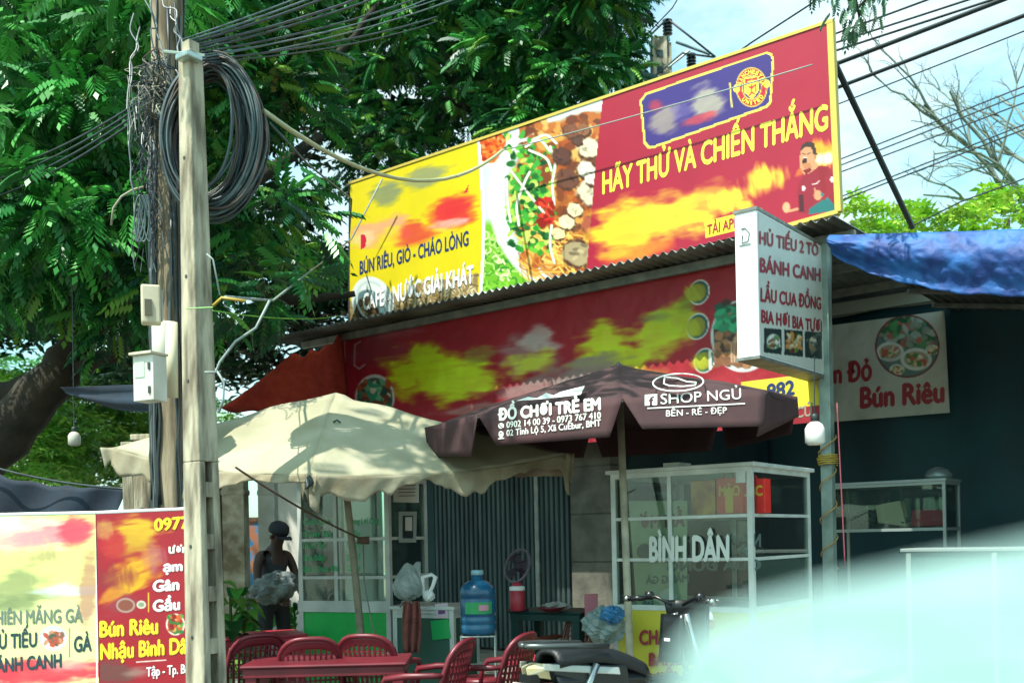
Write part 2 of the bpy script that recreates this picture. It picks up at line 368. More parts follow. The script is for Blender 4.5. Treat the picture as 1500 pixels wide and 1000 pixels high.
# facade wall, block pillar and folding shutter
tw = -0.95
sA = sof(F(640, 800, tw)); sB = sof(F(792, 800, tw)); sC = sof(F(846, 800, tw)); sD = sof(F(905, 800, tw))
MB().obox(S(0, tw, 0), FD, FN, (-0.35, sA-0.04, -0.12, 0, 0, 4.3)).build('wall', m_dark, shop)
MB().obox(S(0, tw, 0), FD, FN, (sA-0.04, sD, -0.12, 0.02, 2.55, 4.3)).build('lintel', m_dark, shop)
m_shut = mat('old green grey shutter steel', '#4a5a58', 0.6, 0.3, c2='#2c3a3c', scale=3, stretch=(3, 3, 0.4), lo=0.3, hi=0.7)
nsl = 30; first = None
for k in range(nsl):
    a = sA+(sC-sA)*k/nsl; wv = (sC-sA)/nsl; z = 0.03
    mb = MB(); dz = 0.045 if k % 2 else -0.0
    mb.add([S(a+wv*q, tw+t, zz) for zz in (0.04, 2.55) for q, t in ((0.02, 0.0), (0.25, 0.05), (0.75, 0.05), (0.98, 0.0), (0.75, 0.03), (0.25, 0.03))],
           [(0,1,7,6),(1,2,8,7),(2,3,9,8),(3,4,10,9),(4,5,11,10),(5,0,6,11),(5,4,3,2,1,0),(6,7,8,9,10,11)])
    mb.build('shutter_slat', m_shut, shop)
MB().obox(S(sB-0.03, tw+0.055, 0), FD, FN, (0, 0.06, 0, 0.03, 0.02, 2.6)).build('shutter_rail', m_steel, shop)
z = 0.0
MB().obox(S(sC+0.03, tw, 0), FD, FN, (0, sD-sC-0.05, -0.13, 0.14, 0, 4.3)).build('pillar_core', m_blk, shop)
while z < 4.2:
    h = 0.60; MB().obox(S(sC+0.012, tw, z), FD, FN, (0, sD-sC, -0.15, 0.16, 0.008, min(h, 4.3-z)-0.008)).build('block', m_blk, shop, bevel=0.008); z += h
# inside: back and side walls, floor
MB().obox(S(0, -5.8, 0), FD, FN, (sA-0.3, 11, -0.12, 0, 0, 4.4)).build('back_wall', m_dark, shop)
MB().obox(S(sD-0.05, -5.8, 0), FD, FN, (0, 0.1, 0, 4.6, 0, 4.4)).build('side_wall', m_dark, shop)
MB().obox(S(10.7, -5.8, 0), FD, FN, (0, 0.12, 0, 6.2, 0, 4.4)).build('side_wall', m_dark, shop)
MB().obox(S(-0.47, -5.8, 0), FD, FN, (0, 0.12, 0, 4.75, 0, 4.3)).build('side_wall', m_dark, shop)
# steel post with wires wound about it, at the right of the facade
pp = F(1213, 700, 0.12); post = thing('steel_post', (pp.x, pp.y, 0), 'square pale steel post under the roof edge right of the hanging menu box', 'post')
MB().obox(Vector((pp.x, pp.y, 0)), FD, FN, (-0.055, 0.055, -0.05, 0.05, 0, ZR-0.1)).build('shaft', mat('pale green grey paint', '#8fa39b', 0.55, c2='#6d7d76', scale=5), post, bevel=0.006)
MB().obox(Vector((pp.x, pp.y, 0)), FD, FN, (-0.1, 0.1, -0.1, 0.1, 0, 0.02)).build('base_plate', m_steel, post)
# wires on the post
m_bl = mat('black cable', '#1c2426', 0.5, c2='#2c3a3c', scale=5)
def coil(c, r, z0, z1, turns, wob=0.012, n=14):
    return [Vector((c.x, c.y, 0))+Vector(((r+random.uniform(0, wob))*math.cos(2*PI*k/n), (r+random.uniform(0, wob))*math.sin(2*PI*k/n), z0+(z1-z0)*k/(turns*n))) for k in range(int(turns*n)+1)]
MB().tube(coil(pp, 0.075, 1.15, 2.45, 4), 0.008, 5).build('wound_wire', mat('tan wire', '#a8874f', 0.6), None, smooth=True, label='tan wire wound loosely down the square steel post', cat='wire')
MB().tube(coil(pp, 0.08, 2.16, 2.26, 5, 0.02), 0.008, 5).build('wire_knot', mat('yellow wire', '#b59a3a', 0.6), None, smooth=True, label='knot of yellow wire tied round the steel post below the bulb', cat='wire')
MB().tube(sag(F(1226, 590, 0.2), F(1238, 830, 0.25), -0.02), 0.007, 5).build('red_cable', mat('faded red cable', '#8a4450', 0.6), None, smooth=True, label='faded red cable hanging straight down beside the steel post', cat='cable')

# ================================================================== upper billboard
m_print = mat_attr('printed vinyl', 0.42, dirt=0.10)
m_print2 = mat_attr('printed banner cloth', 0.55, dirt=0.16, bump=0.5)
m_edge = mat('yellow edge trim', '#c8b352', 0.5); m_back = mat('sign frame steel', '#4a4f4c', 0.5, 0.5)
bb = thing('billboard', S(3.4, 0, ZR), 'large billboard above the roof with yellow half, noodle bowl picture and red half', 'billboard')
TLp, TRp, BRp, BLp = (517, 270), (1219, 35), (1231, 312), (516, 486)
q = [F(*TLp), F(*TRp), F(*BRp), F(*BLp)]
cW, cY = '#f4f6f0', '#f2e318'
def paint_bb(A):
    x, y = A.x, A.y
    A.mixin((x < 706)*1.0, '#dccb1c')
    A.mixin(np.clip((y-(600-0.27*(x-516)-(160)) )/12, 0, 1)*(x < 700)*0, '#000000')
    # coffee beans band
    edge = 436-0.30*(x-516)+14*np.sin((x-516)/26)*0.6
    band = np.clip((y-(402-0.28*(x-700)*0.45+(fbm(x/9, y/9, 4)-0.5)*26+(x < 600)*12))/3, 0, 1)*(x < 700)
    A.mixin(band, '#8f7a52')
    for i in range(620):
        bx = rng.uniform(516, 699); by = rng.uniform(365, 480)
        if by < 404-0.126*(bx-700)+(12 if bx < 600 else 0)+rng.uniform(-4, 8): continue
        an = rng.uniform(0, 180); A.ell(bx, by, 5.2, 3.6, ['#c9b68c', '#b59c6b', '#dccca2', '#9a8355'][rng.integers(4)], an, 0.3)
        A.line([(bx-4*math.cos(math.radians(an)), by-4*math.sin(math.radians(an))), (bx+4*math.cos(math.radians(an)), by+4*math.sin(math.radians(an)))], 1.2, '#4b3a22')
    A.ell(546, 442, 30, 38, '#dfe9e6', -20, 0.06); A.ell(541, 452, 23, 28, '#5b7c80', -20, 0.1); A.ell(538, 458, 17, 22, '#5a4a33', -20, 0.15)
    A.speck((524, 445, 552, 475), 40, ['#8e774e', '#c3ad80', '#3a2c1a'], 2, 3.5)
    A.ring(546, 442, 22, 30, 3, '#c3d6d6', -20)
    # smeared words of the yellow half
    A.smear(565, 285, 30, 18, '#6f7f7a', -18, 0.75, 3); A.smear(620, 262, 40, 15, '#7d8a80', -18, 0.75, 5)
    A.smear(560, 340, 50, 22, '#e3a08a', -12, 0.85, 8); A.smear(605, 345, 34, 20, '#d8353c', -12, 0.8, 11); A.smear(660, 312, 42, 24, '#d62a38', -14, 0.95, 14)
    A.smear(575, 345, 18, 16, '#f0d72a', -12, 0.7, 17); A.smear(655, 328, 26, 9, '#ecc0b4', -12, 0.8, 19); A.smear(535, 350, 18, 12, '#ddd0a4', -12, 0.6, 21)
    A.poly([(528, 344), (534, 343), (537, 350), (535, 362), (528, 366)], '#c51f3a'); A.poly([(679, 283), (687, 270), (685, 281)], '#c51f3a')
    # bowl picture between x=700 and x=878
    L_ = 703+0.0*y; curve = 702+6*np.sin((y-220)/75)
    pic = ((x > curve) & (x < 880-(y-170)*0.105+np.clip(y-250, 0, 200)*0.02))*1.0
    A.mixin(pic, '#c9d8da')
    sub = Art(x, y, '#c9d8da')
    sub.ell(716, 385, 70, 60, '#6fb52c', 0, 0.2)
    for i in range(110):
        bx = rng.uniform(698, 752); by = rng.uniform(338, 442); an = rng.uniform(0, 6.3); pts = [(bx+9*math.cos(an+t*.5)*t/3, by+9*math.sin(an+t*.5)*t/3) for t in range(5)]
        sub.line(pts, rng.uniform(1.5, 3), ['#b7e07a', '#4f9a2c', '#e2f0b4', '#2f7f2f', '#8acb3e'][rng.integers(5)])
    sub.ell(716, 215, 30, 30, '#f6f7f2', 10, 0.08); sub.ell(718, 214, 24, 25, '#d1571d', 10, 0.1); sub.speck((703, 200, 740, 236), 60, ['#a8260f', '#e07a2c', '#c93a12', '#f0a05a'], 1.5, 3)
    sub.ell(880, 298, 165, 152, '#e6ecea', 14, 0.03); sub.ell(884, 296, 147, 136, '#c3d0d0', 14, 0.04); sub.ell(886, 296, 141, 131, '#b5682a', 14, 0.05)
    # broth, noodles, meat
    sub.mixin(np.clip((fbm(x/14, y/14, 31)-0.5)*4, 0, 1)*((x-886)**2/136**2+(y-296)**2/128**2 < 1)*0.7, '#8f4a22')
    sub.speck((765, 172, 880, 400), 240, ['#b8682e', '#7c3d1e', '#d89a48', '#a84f22', '#e0b060', '#6b3620'], 4, 9)
    for i in range(38):
        a0 = rng.uniform(0, 40); x0 = rng.uniform(745, 830); y0 = rng.uniform(330, 400)
        sub.line([(x0+t*rng.uniform(5, 9), y0+10*math.sin(t*0.5+a0)+t*4) for t in range(9)], 2.2, ['#e6b04a', '#f0c86a', '#c98028'][rng.integers(3)])
    for i in range(330):
        bx, by = rng.normal(775, 20), rng.normal(292, 42)
        if not (742 < bx < 812 and 195 < by < 372): continue
        sub.ell(bx, by, rng.uniform(3, 7), rng.uniform(2.5, 5), ['#2f8f2c', '#63bb34', '#1f6a2a', '#a8d84c', '#3fa53a', '#c8e06a', '#0f4a22'][rng.integers(7)], rng.uniform(0, 180), 0.35, wob=0.3, seed=i)
    for p in ([(748, 250), (775, 285), (797, 312)], [(760, 330), (757, 300), (768, 268), (776, 252)], [(806, 215), (813, 240), (809, 270), (812, 300)], [(742, 262), (744, 300), (748, 325)], [(775, 220), (800, 232), (808, 250)], [(770, 215), (790, 205), (806, 222)], [(808, 330), (806, 360), (812, 385)], [(780, 205), (800, 198), (815, 210)]):
        sub.line(curve2(p), 4.4, '#8f9a60'); sub.line(curve2(p), 3.0, '#f4f4ea')
    sub.speck((788, 290, 812, 330), 26, ['#c8231e', '#e2412a', '#8f1512'], 2, 5)
    for bx, by, rr, cc in ((862, 217, 17, '#e9dcb8'), (845, 205, 8, '#5c4036'), (822, 228, 14, '#5b3830'), (858, 248, 14, '#e3dcc8'), (831, 262, 16, '#6b4133'), (866, 283, 21, '#d9cdb0'), (846, 370, 21, '#a89672'), (868, 262, 11, '#ece4cf'), (830, 325, 12, '#efe2b0'), (818, 342, 10, '#f0dfa0'), (842, 307, 12, '#ecdfae'), (836, 192, 12, '#7a4a35'), (868, 330, 15, '#a5533c'), (855, 190, 10, '#8d5b3c')):
        sub.ell(bx+1, by+2, rr*1.08, rr*0.95, '#4a2a1c', 20, 0.25, wob=0.3, seed=int(bx)); sub.ell(bx, by, rr, rr*0.82, cc, 20, 0.25, wob=0.3, seed=int(by))
        for j in range(7): sub.ell(bx+rng.uniform(-.6, .6)*rr, by+rng.uniform(-.5, .5)*rr, rr*.25, rr*.12, np.clip(rgb(cc)*rng.uniform(0.65, 1.15), 0, 1), rng.uniform(0, 180), 0.4)
    A.c = np.where(pic[:, None] > 0.5, sub.c, A.c)
    A.mixin(((np.abs(x-curve) < 2.2) & (y > 0))*1.0, '#f8faf6')
    # smears of the red half, small yellow button
    A.smear(925, 335, 62, 40, '#e6ca30', -10, 0.97, 41, 9); A.smear(985, 312, 66, 36, '#e4cc34', -10, 0.97, 43, 9); A.smear(1040, 295, 34, 30, '#d8a838', -10, 0.7, 45, 9)
    A.smear(1072, 290, 20, 30, '#f2dc3a', 70, 0.95, 47, 7); A.smear(1118, 262, 22, 30, '#f2dc3a', 80, 0.95, 49, 7); A.smear(1090, 300, 18, 9, '#f0d838', -10, 0.9, 52, 6)
    A.smear(940, 368, 58, 14, '#e07a2a', -14, 0.8, 55, 9); A.smear(905, 372, 22, 9, '#f0b030', -14, 0.9, 58, 6)
    A.poly([(1032, 324), (1115, 305), (1121, 311), (1121, 322), (1115, 328), (1033, 349)], '#f0e23c')
    # purple panel with rounded corners
    A.poly([(946, 136), (1122, 76), (1130, 78), (1134, 86), (1130, 150), (1124, 158), (958, 217), (949, 218), (943, 210), (937, 148)], '#efe05a')
    A.poly([(947, 139), (1121, 79), (1128, 81), (1131, 87), (1127, 149), (1122, 155), (957, 214), (951, 214), (946, 208), (940, 149)], '#3a2a78')
    A.smear(972, 178, 26, 22, '#a89c88', -30, 0.8, 61, 5); A.smear(960, 155, 14, 10, '#b83048', -20, 0.8, 63, 5); A.smear(1036, 148, 24, 24, '#b5b096', -30, 0.85, 65, 5); A.smear(1030, 172, 30, 7, '#c8404a', -18, 0.8, 67, 4); A.smear(1000, 165, 16, 14, '#6a5f9a', -20, 0.6, 69, 4)
    A.line([(1069, 122), (1072, 157)], 2, '#efe05a')
    # round club crest
    cx, cy = 1101, 128
    A.ell(cx, cy, 23, 29, '#f2df52', 0, 0.05); A.ell(cx, cy, 21.5, 27.5, '#b8232c', 0, 0.05)
    A.ell(cx, cy, 14.5, 18.5, '#f2df52', 0, 0.06); A.ell(cx, cy, 13.2, 17, '#3a2a78', 0, 0.06)
    A.ell(cx-22, cy+2, 5, 6, '#f2df52', 0, 0.1); A.ell(cx+22, cy-5, 5, 6, '#f2df52', 0, 0.1)
    A.poly([(cx-11, cy-14), (cx+10, cy-17), (cx+11, cy+4), (cx+1, cy+18), (cx-10, cy+8)], '#f4e24a')
    A.poly([(cx-9, cy-12), (cx+8, cy-14.5), (cx+8, cy-8), (cx-9, cy-5.5)], '#b8232c'); A.line([(cx-6, cy-8), (cx+6, cy-10)], 1.6, '#f4e24a'); A.line([(cx, cy-13), (cx, cy-8)], 1.4, '#f4e24a')
    for p in ([(cx, cy-3), (cx, cy+8)], [(cx-4, cy-1), (cx, cy+2), (cx+5, cy-3)], [(cx-3, cy+12), (cx, cy+7), (cx+4, cy+10)], [(cx+6, cy-4), (cx+6, cy+6)]): A.line(p, 2.2, '#b8232c')
    # shouting footballer in a red shirt
    A.smear(1203, 228, 20, 32, '#f0c428', 70, 0.85, 71, 4); A.smear(1212, 232, 10, 20, '#eef0ea', 80, 0.8, 73, 4); A.smear(1175, 250, 12, 6, '#f0b030', -40, 0.5, 75, 3)
    sk, rd_, dk = '#cf9068', '#8e1a30', '#4a0e1c'
    A.poly([(1174, 262), (1184, 252), (1200, 243), (1212, 244), (1221, 256), (1224, 300), (1223, 309), (1184, 314), (1170, 311), (1168, 292), (1169, 272)], rd_)
    A.poly([(1197, 246), (1206, 243), (1213, 250), (1210, 260), (1214, 300), (1206, 288)], '#8a1526'); A.poly([(1170, 286), (1176, 284), (1178, 310), (1171, 311)], dk)
    A.poly([(1186, 305), (1200, 296), (1210, 286), (1222, 300), (1223, 309), (1184, 314)], '#1f6a6a')
    A.poly([(1171, 232), (1174, 218), (1182, 211), (1191, 213), (1195, 222), (1194, 236), (1199, 244), (1186, 254), (1178, 256), (1173, 248)], sk)
    A.poly([(1172, 224), (1174, 213), (1183, 207), (1193, 210), (1196, 222), (1192, 226), (1188, 216), (1180, 215), (1174, 220)], '#3c2a24')
    A.ell(1179, 236, 3.4, 6, '#3a1010', 10, 0.15); A.line([(1177, 231), (1182, 231)], 1.3, '#f2eee4'); A.line([(1175, 225), (1179, 226)], 1.3, '#2c1a16'); A.line([(1183, 226), (1187, 224)], 1.2, '#2c1a16'); A.poly([(1188, 214), (1194, 214), (1197, 226), (1193, 232), (1191, 224)], '#3c2a24'); A.ell(1194, 230, 2.2, 3.6, '#b87850', 0, 0.2); A.poly([(1174, 240), (1186, 238), (1190, 246), (1180, 250)], '#b87850')
    A.poly([(1176, 250), (1186, 246), (1190, 249), (1181, 256)], '#7d1420')
    A.ell(1198, 286, 6, 7.5, sk, 0, 0.2); A.line([(1193, 276), (1196, 283)], 2.4, sk); A.line([(1204, 285), (1211, 291)], 5, '#2a7a7a'); A.line([(1211, 262), (1215, 280), (1207, 290)], 6, '#96192b')
    A.ell(1152, 304, 5.5, 8, '#dba07a', 0, 0.2); A.line([(1157, 309), (1168, 306)], 4, sk)
    A.line([(1190, 270), (1196, 269), (1200, 265)], 1.3, '#eadfd8'); A.ell(1219, 263, 2.8, 4.2, '#e8e4e0', 0, 0.2); A.ell(1177, 276, 2.6, 4, '#d8c8c8', 0, 0.2)
printed('printed_face', [p+FN*0.062 for p in q], 560, 230, paint_bb, '#a21a36', m_print, bb)
mb = MB(); mb.slab([p+FN*0.058 for p in [q[3], q[2], q[1], q[0]]], FN, 0.05); mb.build('backing_panel', m_back, bb)
def edge_bar(a, b, w_, m, par, name='edge_trim', o0=0.064, o1=-0.006, pl=None):
    d = (b-a).normalized(); n_ = FN; s_ = d.cross(n_).normalized(); mb = MB()
    mb.hexa([a+n_*o1-s_*w_, b+n_*o1-s_*w_, b+n_*o1+s_*w_, a+n_*o1+s_*w_], [a+n_*o0-s_*w_, b+n_*o0-s_*w_, b+n_*o0+s_*w_, a+n_*o0+s_*w_]); return mb.build(name, m, par)
ex_ = FD*0.03
edge_bar(q[0]-ex_*0.4, q[1]+ex_, 0.016, m_edge, bb, o0=0.072); edge_bar(q[1], q[2], 0.03, m_edge, bb, o0=0.070); edge_bar(q[3], q[0], 0.012, m_back, bb, o0=0.068)
edge_bar(F(1130, 340), F(1231, 312), 0.02, m_edge, bb, o0=0.074)
for k in range(6):
    a = q[0].lerp(q[1], (k+0.2)/5.6); b = Vector((a.x, a.y, ZR)); MB().tube([b-FN*0.06, a-FN*0.06], 0.03, 4).build('frame_post', m_back, bb)
    MB().tube([a-FN*0.08-UP*0.2, Vector((a.x, a.y, ZR+0.1))-FN*1.3], 0.022, 4).build('brace', m_back, bb)
m_y = mat('yellow lettering', '#f2e24a', 0.5); m_navy = mat('navy lettering', '#1f3566', 0.5); m_w = mat('white lettering', '#eef2f0', 0.5); m_r = mat('red lettering', '#9c1f2c', 0.5)
pf = lambda x, y, o=0: F(x, y, 0.062+o)
text(bb, 'HÃY THỬ VÀ CHIẾN THẮNG', pf, (883, 284), (1212, 189), 31, m_y, 0.035)
text(bb, 'BÚN RIÊU, GIÒ - CHÁO LÒNG', pf, (527, 402), (686, 359), 19, m_navy, 0.03)
text(bb, 'CAFÊ - NƯỚC GIẢI KHÁT', pf, (532, 455), (693, 415), 23, mat('coffee brown shade', '#3b2c1a', 0.6), 0.085, off=0.003)
text(bb, 'CAFÊ - NƯỚC GIẢI KHÁT', pf, (532, 454), (693, 414), 23, m_w, 0.04, off=0.006)
text(bb, 'TẢI APP +88K', pf, (1036, 344), (1114, 323), 14, m_r, 0.03)
def arc_text(par, body, pl, c, rx, ry, a0, a1, h, m, flip=False):
    for k, ch in enumerate(body):
        t = math.radians(a0+(a1-a0)*k/(len(body)-1)); x = c[0]+rx*math.cos(t); y = c[1]-ry*math.sin(t)
        tx, ty = -math.sin(t), -math.cos(t)
        if not flip: tx, ty = -tx, -ty
        L_ = math.hypot(tx, ty); tx /= L_; ty /= L_; hw = h*(0.2 if ch == 'I' else 0.42)
        vs_, fs_ = _glyphs(ch, 0.04); x0 = min(v[0] for v in vs_); x1 = max(v[0] for v in vs_); cap_ = 0.7
        mb = MB(); ux, uy = ty, -tx
        mb.add([pl(x+tx*((v[0]-x0)/(x1-x0)*2-1)*hw+ux*(v[1]/cap_-0.5)*h, y+ty*((v[0]-x0)/(x1-x0)*2-1)*hw+uy*(v[1]/cap_-0.5)*h, 0.004) for v in vs_], fs_); mb.build('crest_letter', m, par)
arc_text(bb, 'MANCHESTER', pf, (1101, 128), 17.8, 22.8, 168, 12, 5.6, m_y)
arc_text(bb, 'UNITED', pf, (1101, 128), 17.8, 22.8, 232, 322, 5.6, m_y, flip=True)
# strut of the billboard at its right end
a = F(1213, 72, -0.02); MB().tube([a, P(1337, 334, a.y+1.1)], 0.03, 6).build('billboard_strut', mat('black steel', '#1c2422', 0.5), None, label='long black diagonal strut propping the right end of the billboard against the sky', cat='strut')

# ================================================================== lower red banner
rb = thing('shop_banner', S(3.6, 0.02, 2.6), 'long dark red shop banner with smeared yellow words under the zinc roof edge', 'banner')
def paint_rb(A):
    x, y = A.x, A.y
    A.mixin(np.clip((fbm(x/3, y/3, 2)-0.55)*3, 0, 1)*0.3, '#7d1a28')
    for cx, cy, rx, ry, c, an, al, sd in ((560, 475, 60, 26, '#a86a76', -8, .55, 1), (560, 515, 50, 25, '#8a4a58', -8, .5, 2), (640, 548, 75, 40, '#c9e010', -8, .95, 3), (675, 560, 60, 30, '#d2e628', -4, .95, 4), (620, 520, 24, 20, '#c2d414', -60, .9, 31), (700, 520, 30, 12, '#9aa040', -8, .6, 5), (770, 520, 50, 30, '#a89a94', -10, .7, 6), (790, 498, 30, 20, '#cfc4bc', -8, .8, 7), (778, 535, 40, 20, '#cfd83a', -10, .9, 8), (885, 500, 50, 34, '#d0df22', -10, .97, 9), (905, 525, 60, 26, '#c8da18', -8, .95, 10), (965, 490, 44, 34, '#c6d820', -10, .95, 11), (1000, 470, 34, 30, '#b8cf20', -20, .9, 12), (960, 465, 30, 10, '#8f9a50', -8, .7, 13), (860, 545, 70, 24, '#8f7f7a', -8, .9, 14), (800, 570, 90, 20, '#94837e', -8, .85, 15), (700, 598, 70, 8, '#b8a898', -8, .6, 16), (1010, 440, 20, 14, '#7e9a24', -40, .8, 17), (940, 560, 50, 22, '#b8c830', -8, .8, 18)):
        A.smear(cx, cy, rx, ry, c, an, al, sd, 7)
    # scroll ornaments
    for cx, cy, rr in ((1024, 428, 11), (1022, 478, 12), (1032, 528, 11)):
        A.ell(cx, cy, rr+4, rr+8, '#e9f0ea', 20, 0.1); A.ell(cx, cy, rr+2.5, rr+6, '#2f5a58', 20, 0.1); A.ell(cx-1, cy, rr, rr+2, '#8f8a2a', 20, 0.1); A.smear(cx-9, cy+2, 14, 16, '#b0b428', 60, 0.9, int(cy), 5)
    A.line([(1040, 515), (1040, 540)], 4, '#e4ecd8')
    A.line([(528, 500), (520, 505), (519, 535), (526, 540), (534, 534)], 2.5, '#b58c92')
    # round dish pictures
    A.ell(549, 582, 29, 34, '#c9c4bc', 0, 0.05); A.ell(549, 584, 26, 31, '#4a5a50', 0, 0.05); A.speck((528, 558, 570, 606), 90, ['#2f8a6a', '#a8542a', '#d8d0b0', '#1f4a40', '#7a3a2a', '#5fae7a'], 2, 5)
    A.ell(1088, 492, 47, 53, '#cfdcd8', 0, 0.04); A.ell(1088, 490, 43, 48, '#55433a', 0, 0.04); A.speck((1050, 448, 1100, 535), 60, ['#8a5a3c', '#c99a78', '#3a2a22', '#b07a50'], 3, 8); A.speck((1050, 450, 1092, 480), 36, ['#1f8a60', '#2fae78', '#0f5a40'], 3, 6)
    for k in range(7): A.line([(1070+k*4, 500), (1072+k*4, 530)], 2, '#c9a890')
    # yellow strip and red strip at the bottom right
    A.poly([(1085, 560), (1215, 543), (1215, 592), (1085, 606)], '#ecd93a')
q2 = [F(497, 480, 0.03), F(1216, 322, 0.03), F(1216, 616, 0.03), F(520, 690, 0.03)]
q2[0].z = q2[1].z = ZR-0.03; q2[3].z = q2[2].z
printed('printed_cloth', q2, 430, 190, paint_rb, '#a01c2b', m_print2, rb)
mb = MB(); mb.slab([q2[3]-FN*0.01, q2[2]-FN*0.01, q2[1]-FN*0.01, q2[0]-FN*0.01], FN, 0.03); mb.build('backing_frame', m_back, rb)
pr = lambda x, y, o=0: F(x, y, 0.03+o)
text(rb, '982', pr, (1124, 583), (1163, 577), 20, m_navy, 0.04); text(rb, 'CỨ', pr, (1166, 612), (1190, 608), 15, mat('grey lettering', '#9a8f80', 0.6), 0.03)
for k in range(9):
    a = q2[0].lerp(q2[1], (k+0.4)/9)-UP*0.05; MB().box(a+FN*0.012, (0.03, 0.02, 0.03)).build('grommet', m_w, rb)
MB().slab([F(1213, 545, 0.06), F(1208, 594, 0.06), F(1193, 556, 0.06)], FN, 0.004).build('loose_flap', mat('tan vinyl', '#c0ad6a', 0.6), rb)

# ================================================================== hanging menu light box
O = F(1211, 440, 0.0); O.z = 0
top, bot = F(1206, 346, 0.0).z, F(1208, 547, 0.0).z
ln_ = 1.25
# outer end found where the sight line of its left corner meets the box side
def side(px, py, off=0):
    n_ = FD; o = Vector((0, 0, EYE)); d = ray(px, py); k = (O+FD*0.02-o).dot(n_)/d.dot(n_); return o+d*k+FD*off
e1 = side(1111, 430); tE = (e1-L0).dot(FN); print('menu box end', tE, top, bot, e1)
top = (side(1110, 322).z+side(1205, 345).z)/2; bot = (side(1115, 528).z+side(1207, 546).z)/2; print(top, bot)
def front(px, py): return F(px, py, tE)
wB = abs(sof(front(1078, 430))-sof(e1)); print('box thickness', wB)
lb = thing('light_box_sign', O-FD*wB/2+UP*bot, 'white box sign with red menu words and three dish photos, fixed to the steel post', 'sign')
B0 = O+FD*0.02
MB().obox(B0, FD, FN, (-wB, -0.004, 0.0, tE, bot, top)).build('box_body', mat('white acrylic', '#e9efee', 0.35), lb, bevel=0.008)
def paint_lb(A):
    A.mixin(np.clip((fbm(A.x/20, A.y/20, 3)-0.5)*2, 0, 1)*0.4, '#a9b3ab')
    for x0, x1 in ((1119, 1145), (1149, 1176), (1179, 1204)):
        A.poly([(x0, 480+(x0-1119)*0.08), (x1, 480+(x1-1119)*0.08), (x1, 516+(x1-1119)*0.12), (x0, 516+(x0-1119)*0.12)], '#2c3a38')
    A.ell(1133, 500, 10, 11, '#c9d8d2', 0, 0.2); A.speck((1125, 492, 1141, 508), 26, ['#6a8a5a', '#8a5a3c', '#e0e0d0', '#3a4a40'], 1.2, 3)
    A.ell(1163, 502, 11, 12, '#b8a888', 0, 0.2); A.speck((1153, 488, 1173, 514), 34, ['#5a3a28', '#c98a4a', '#4f7a3c', '#dccfa8'], 1.5, 3.5)
    A.ell(1191, 505, 6, 11, '#8a7a60', 0, 0.2); A.ell(1191, 499, 5, 6, '#c9c4b0', 0, 0.3); A.speck((1181, 488, 1202, 518), 14, ['#5a6a60', '#3a3a30'], 1.2, 2.4)
a_, b_ = B0+FN*tE, B0
printed('menu_face', [a_+UP*(top-0.03)-FN*0.03, b_+UP*(top-0.03)+FN*0.03, b_+UP*(bot+0.03)+FN*0.03, a_+UP*(bot+0.03)-FN*0.03], 130, 150, paint_lb, '#c9d0c8', mat_attr('lit box print', 0.4, dirt=0.1), lb)
m_br = mat('brick red lettering', '#98303c', 0.5)
for body, a, b, cap in (('HỦ TIẾU 2 TÔ', (1112, 357), (1198, 375), 18), ('BÁNH CANH', (1113, 398), (1201, 412), 20), ('LẨU CUA ĐỒNG', (1114, 441), (1202, 453), 19), ('BIA HƠI BIA TƯƠI', (1115, 472), (1203, 487), 18)):
    text(lb, body, side, a, b, cap, m_br, 0.035, off=0.006)
mb = MB()
mb.tube([front(1086, 336)+FN*0.006, front(1092, 334)+FN*0.006, front(1098, 341)+FN*0.006, front(1096, 353)+FN*0.006, front(1087, 356)+FN*0.006, front(1088, 345)+FN*0.006], 0.005, 4)
mb.tube([front(1083, 360)+FN*0.006, front(1100, 357)+FN*0.006], 0.004, 4); mb.build('end_emblem', mat('grey print', '#6a7572', 0.6), lb)
MB().obox(B0, FD, FN, (-wB-0.008, 0.006, -0.0, tE+0.01, bot-0.015, bot+0.012)).build('bottom_frame', m_steel, lb)
MB().obox(B0, FD, FN, (-wB-0.008, 0.006, -0.0, tE+0.01, top-0.012, top+0.015)).build('top_frame', m_steel, lb)
# bulb hanging by the post
def bulb(c, r, label, m, par_h=0.12):
    t = thing('hanging_bulb', c, label, 'light bulb')
    MB().lathe(c, [(0.0, 0), (r*0.7, 0.004), (r, r*0.3), (r, r*1.7), (r*0.75, r*2.15), (r*0.4, r*2.4)], 16).build('bulb_glass', m, t, smooth=True)
    MB().lathe(c+UP*r*2.35, [(r*0.42, 0), (r*0.42, r*0.7), (r*0.25, r*0.9)], 10).build('socket', mat('dark plastic', '#23302f', 0.5), t, smooth=True)
    MB().tube([c+UP*r*3.2, c+UP*(r*3.2+par_h)+Vector((0.01, 0, 0))], 0.005, 5).build('lead', m_bl, t); return t
bulb(P(1194, 652, 8.9), 0.085, 'white capsule bulb hanging beside the steel post under the menu box', mat('white bulb', '#e6e8e2', 0.35), 0.5)
bulb(P(109, 653, 9.5), 0.055, 'small pale bulb hanging alone before the sunlit bushes at left', mat('dull bulb', '#b5b2a4', 0.35), 1.35)

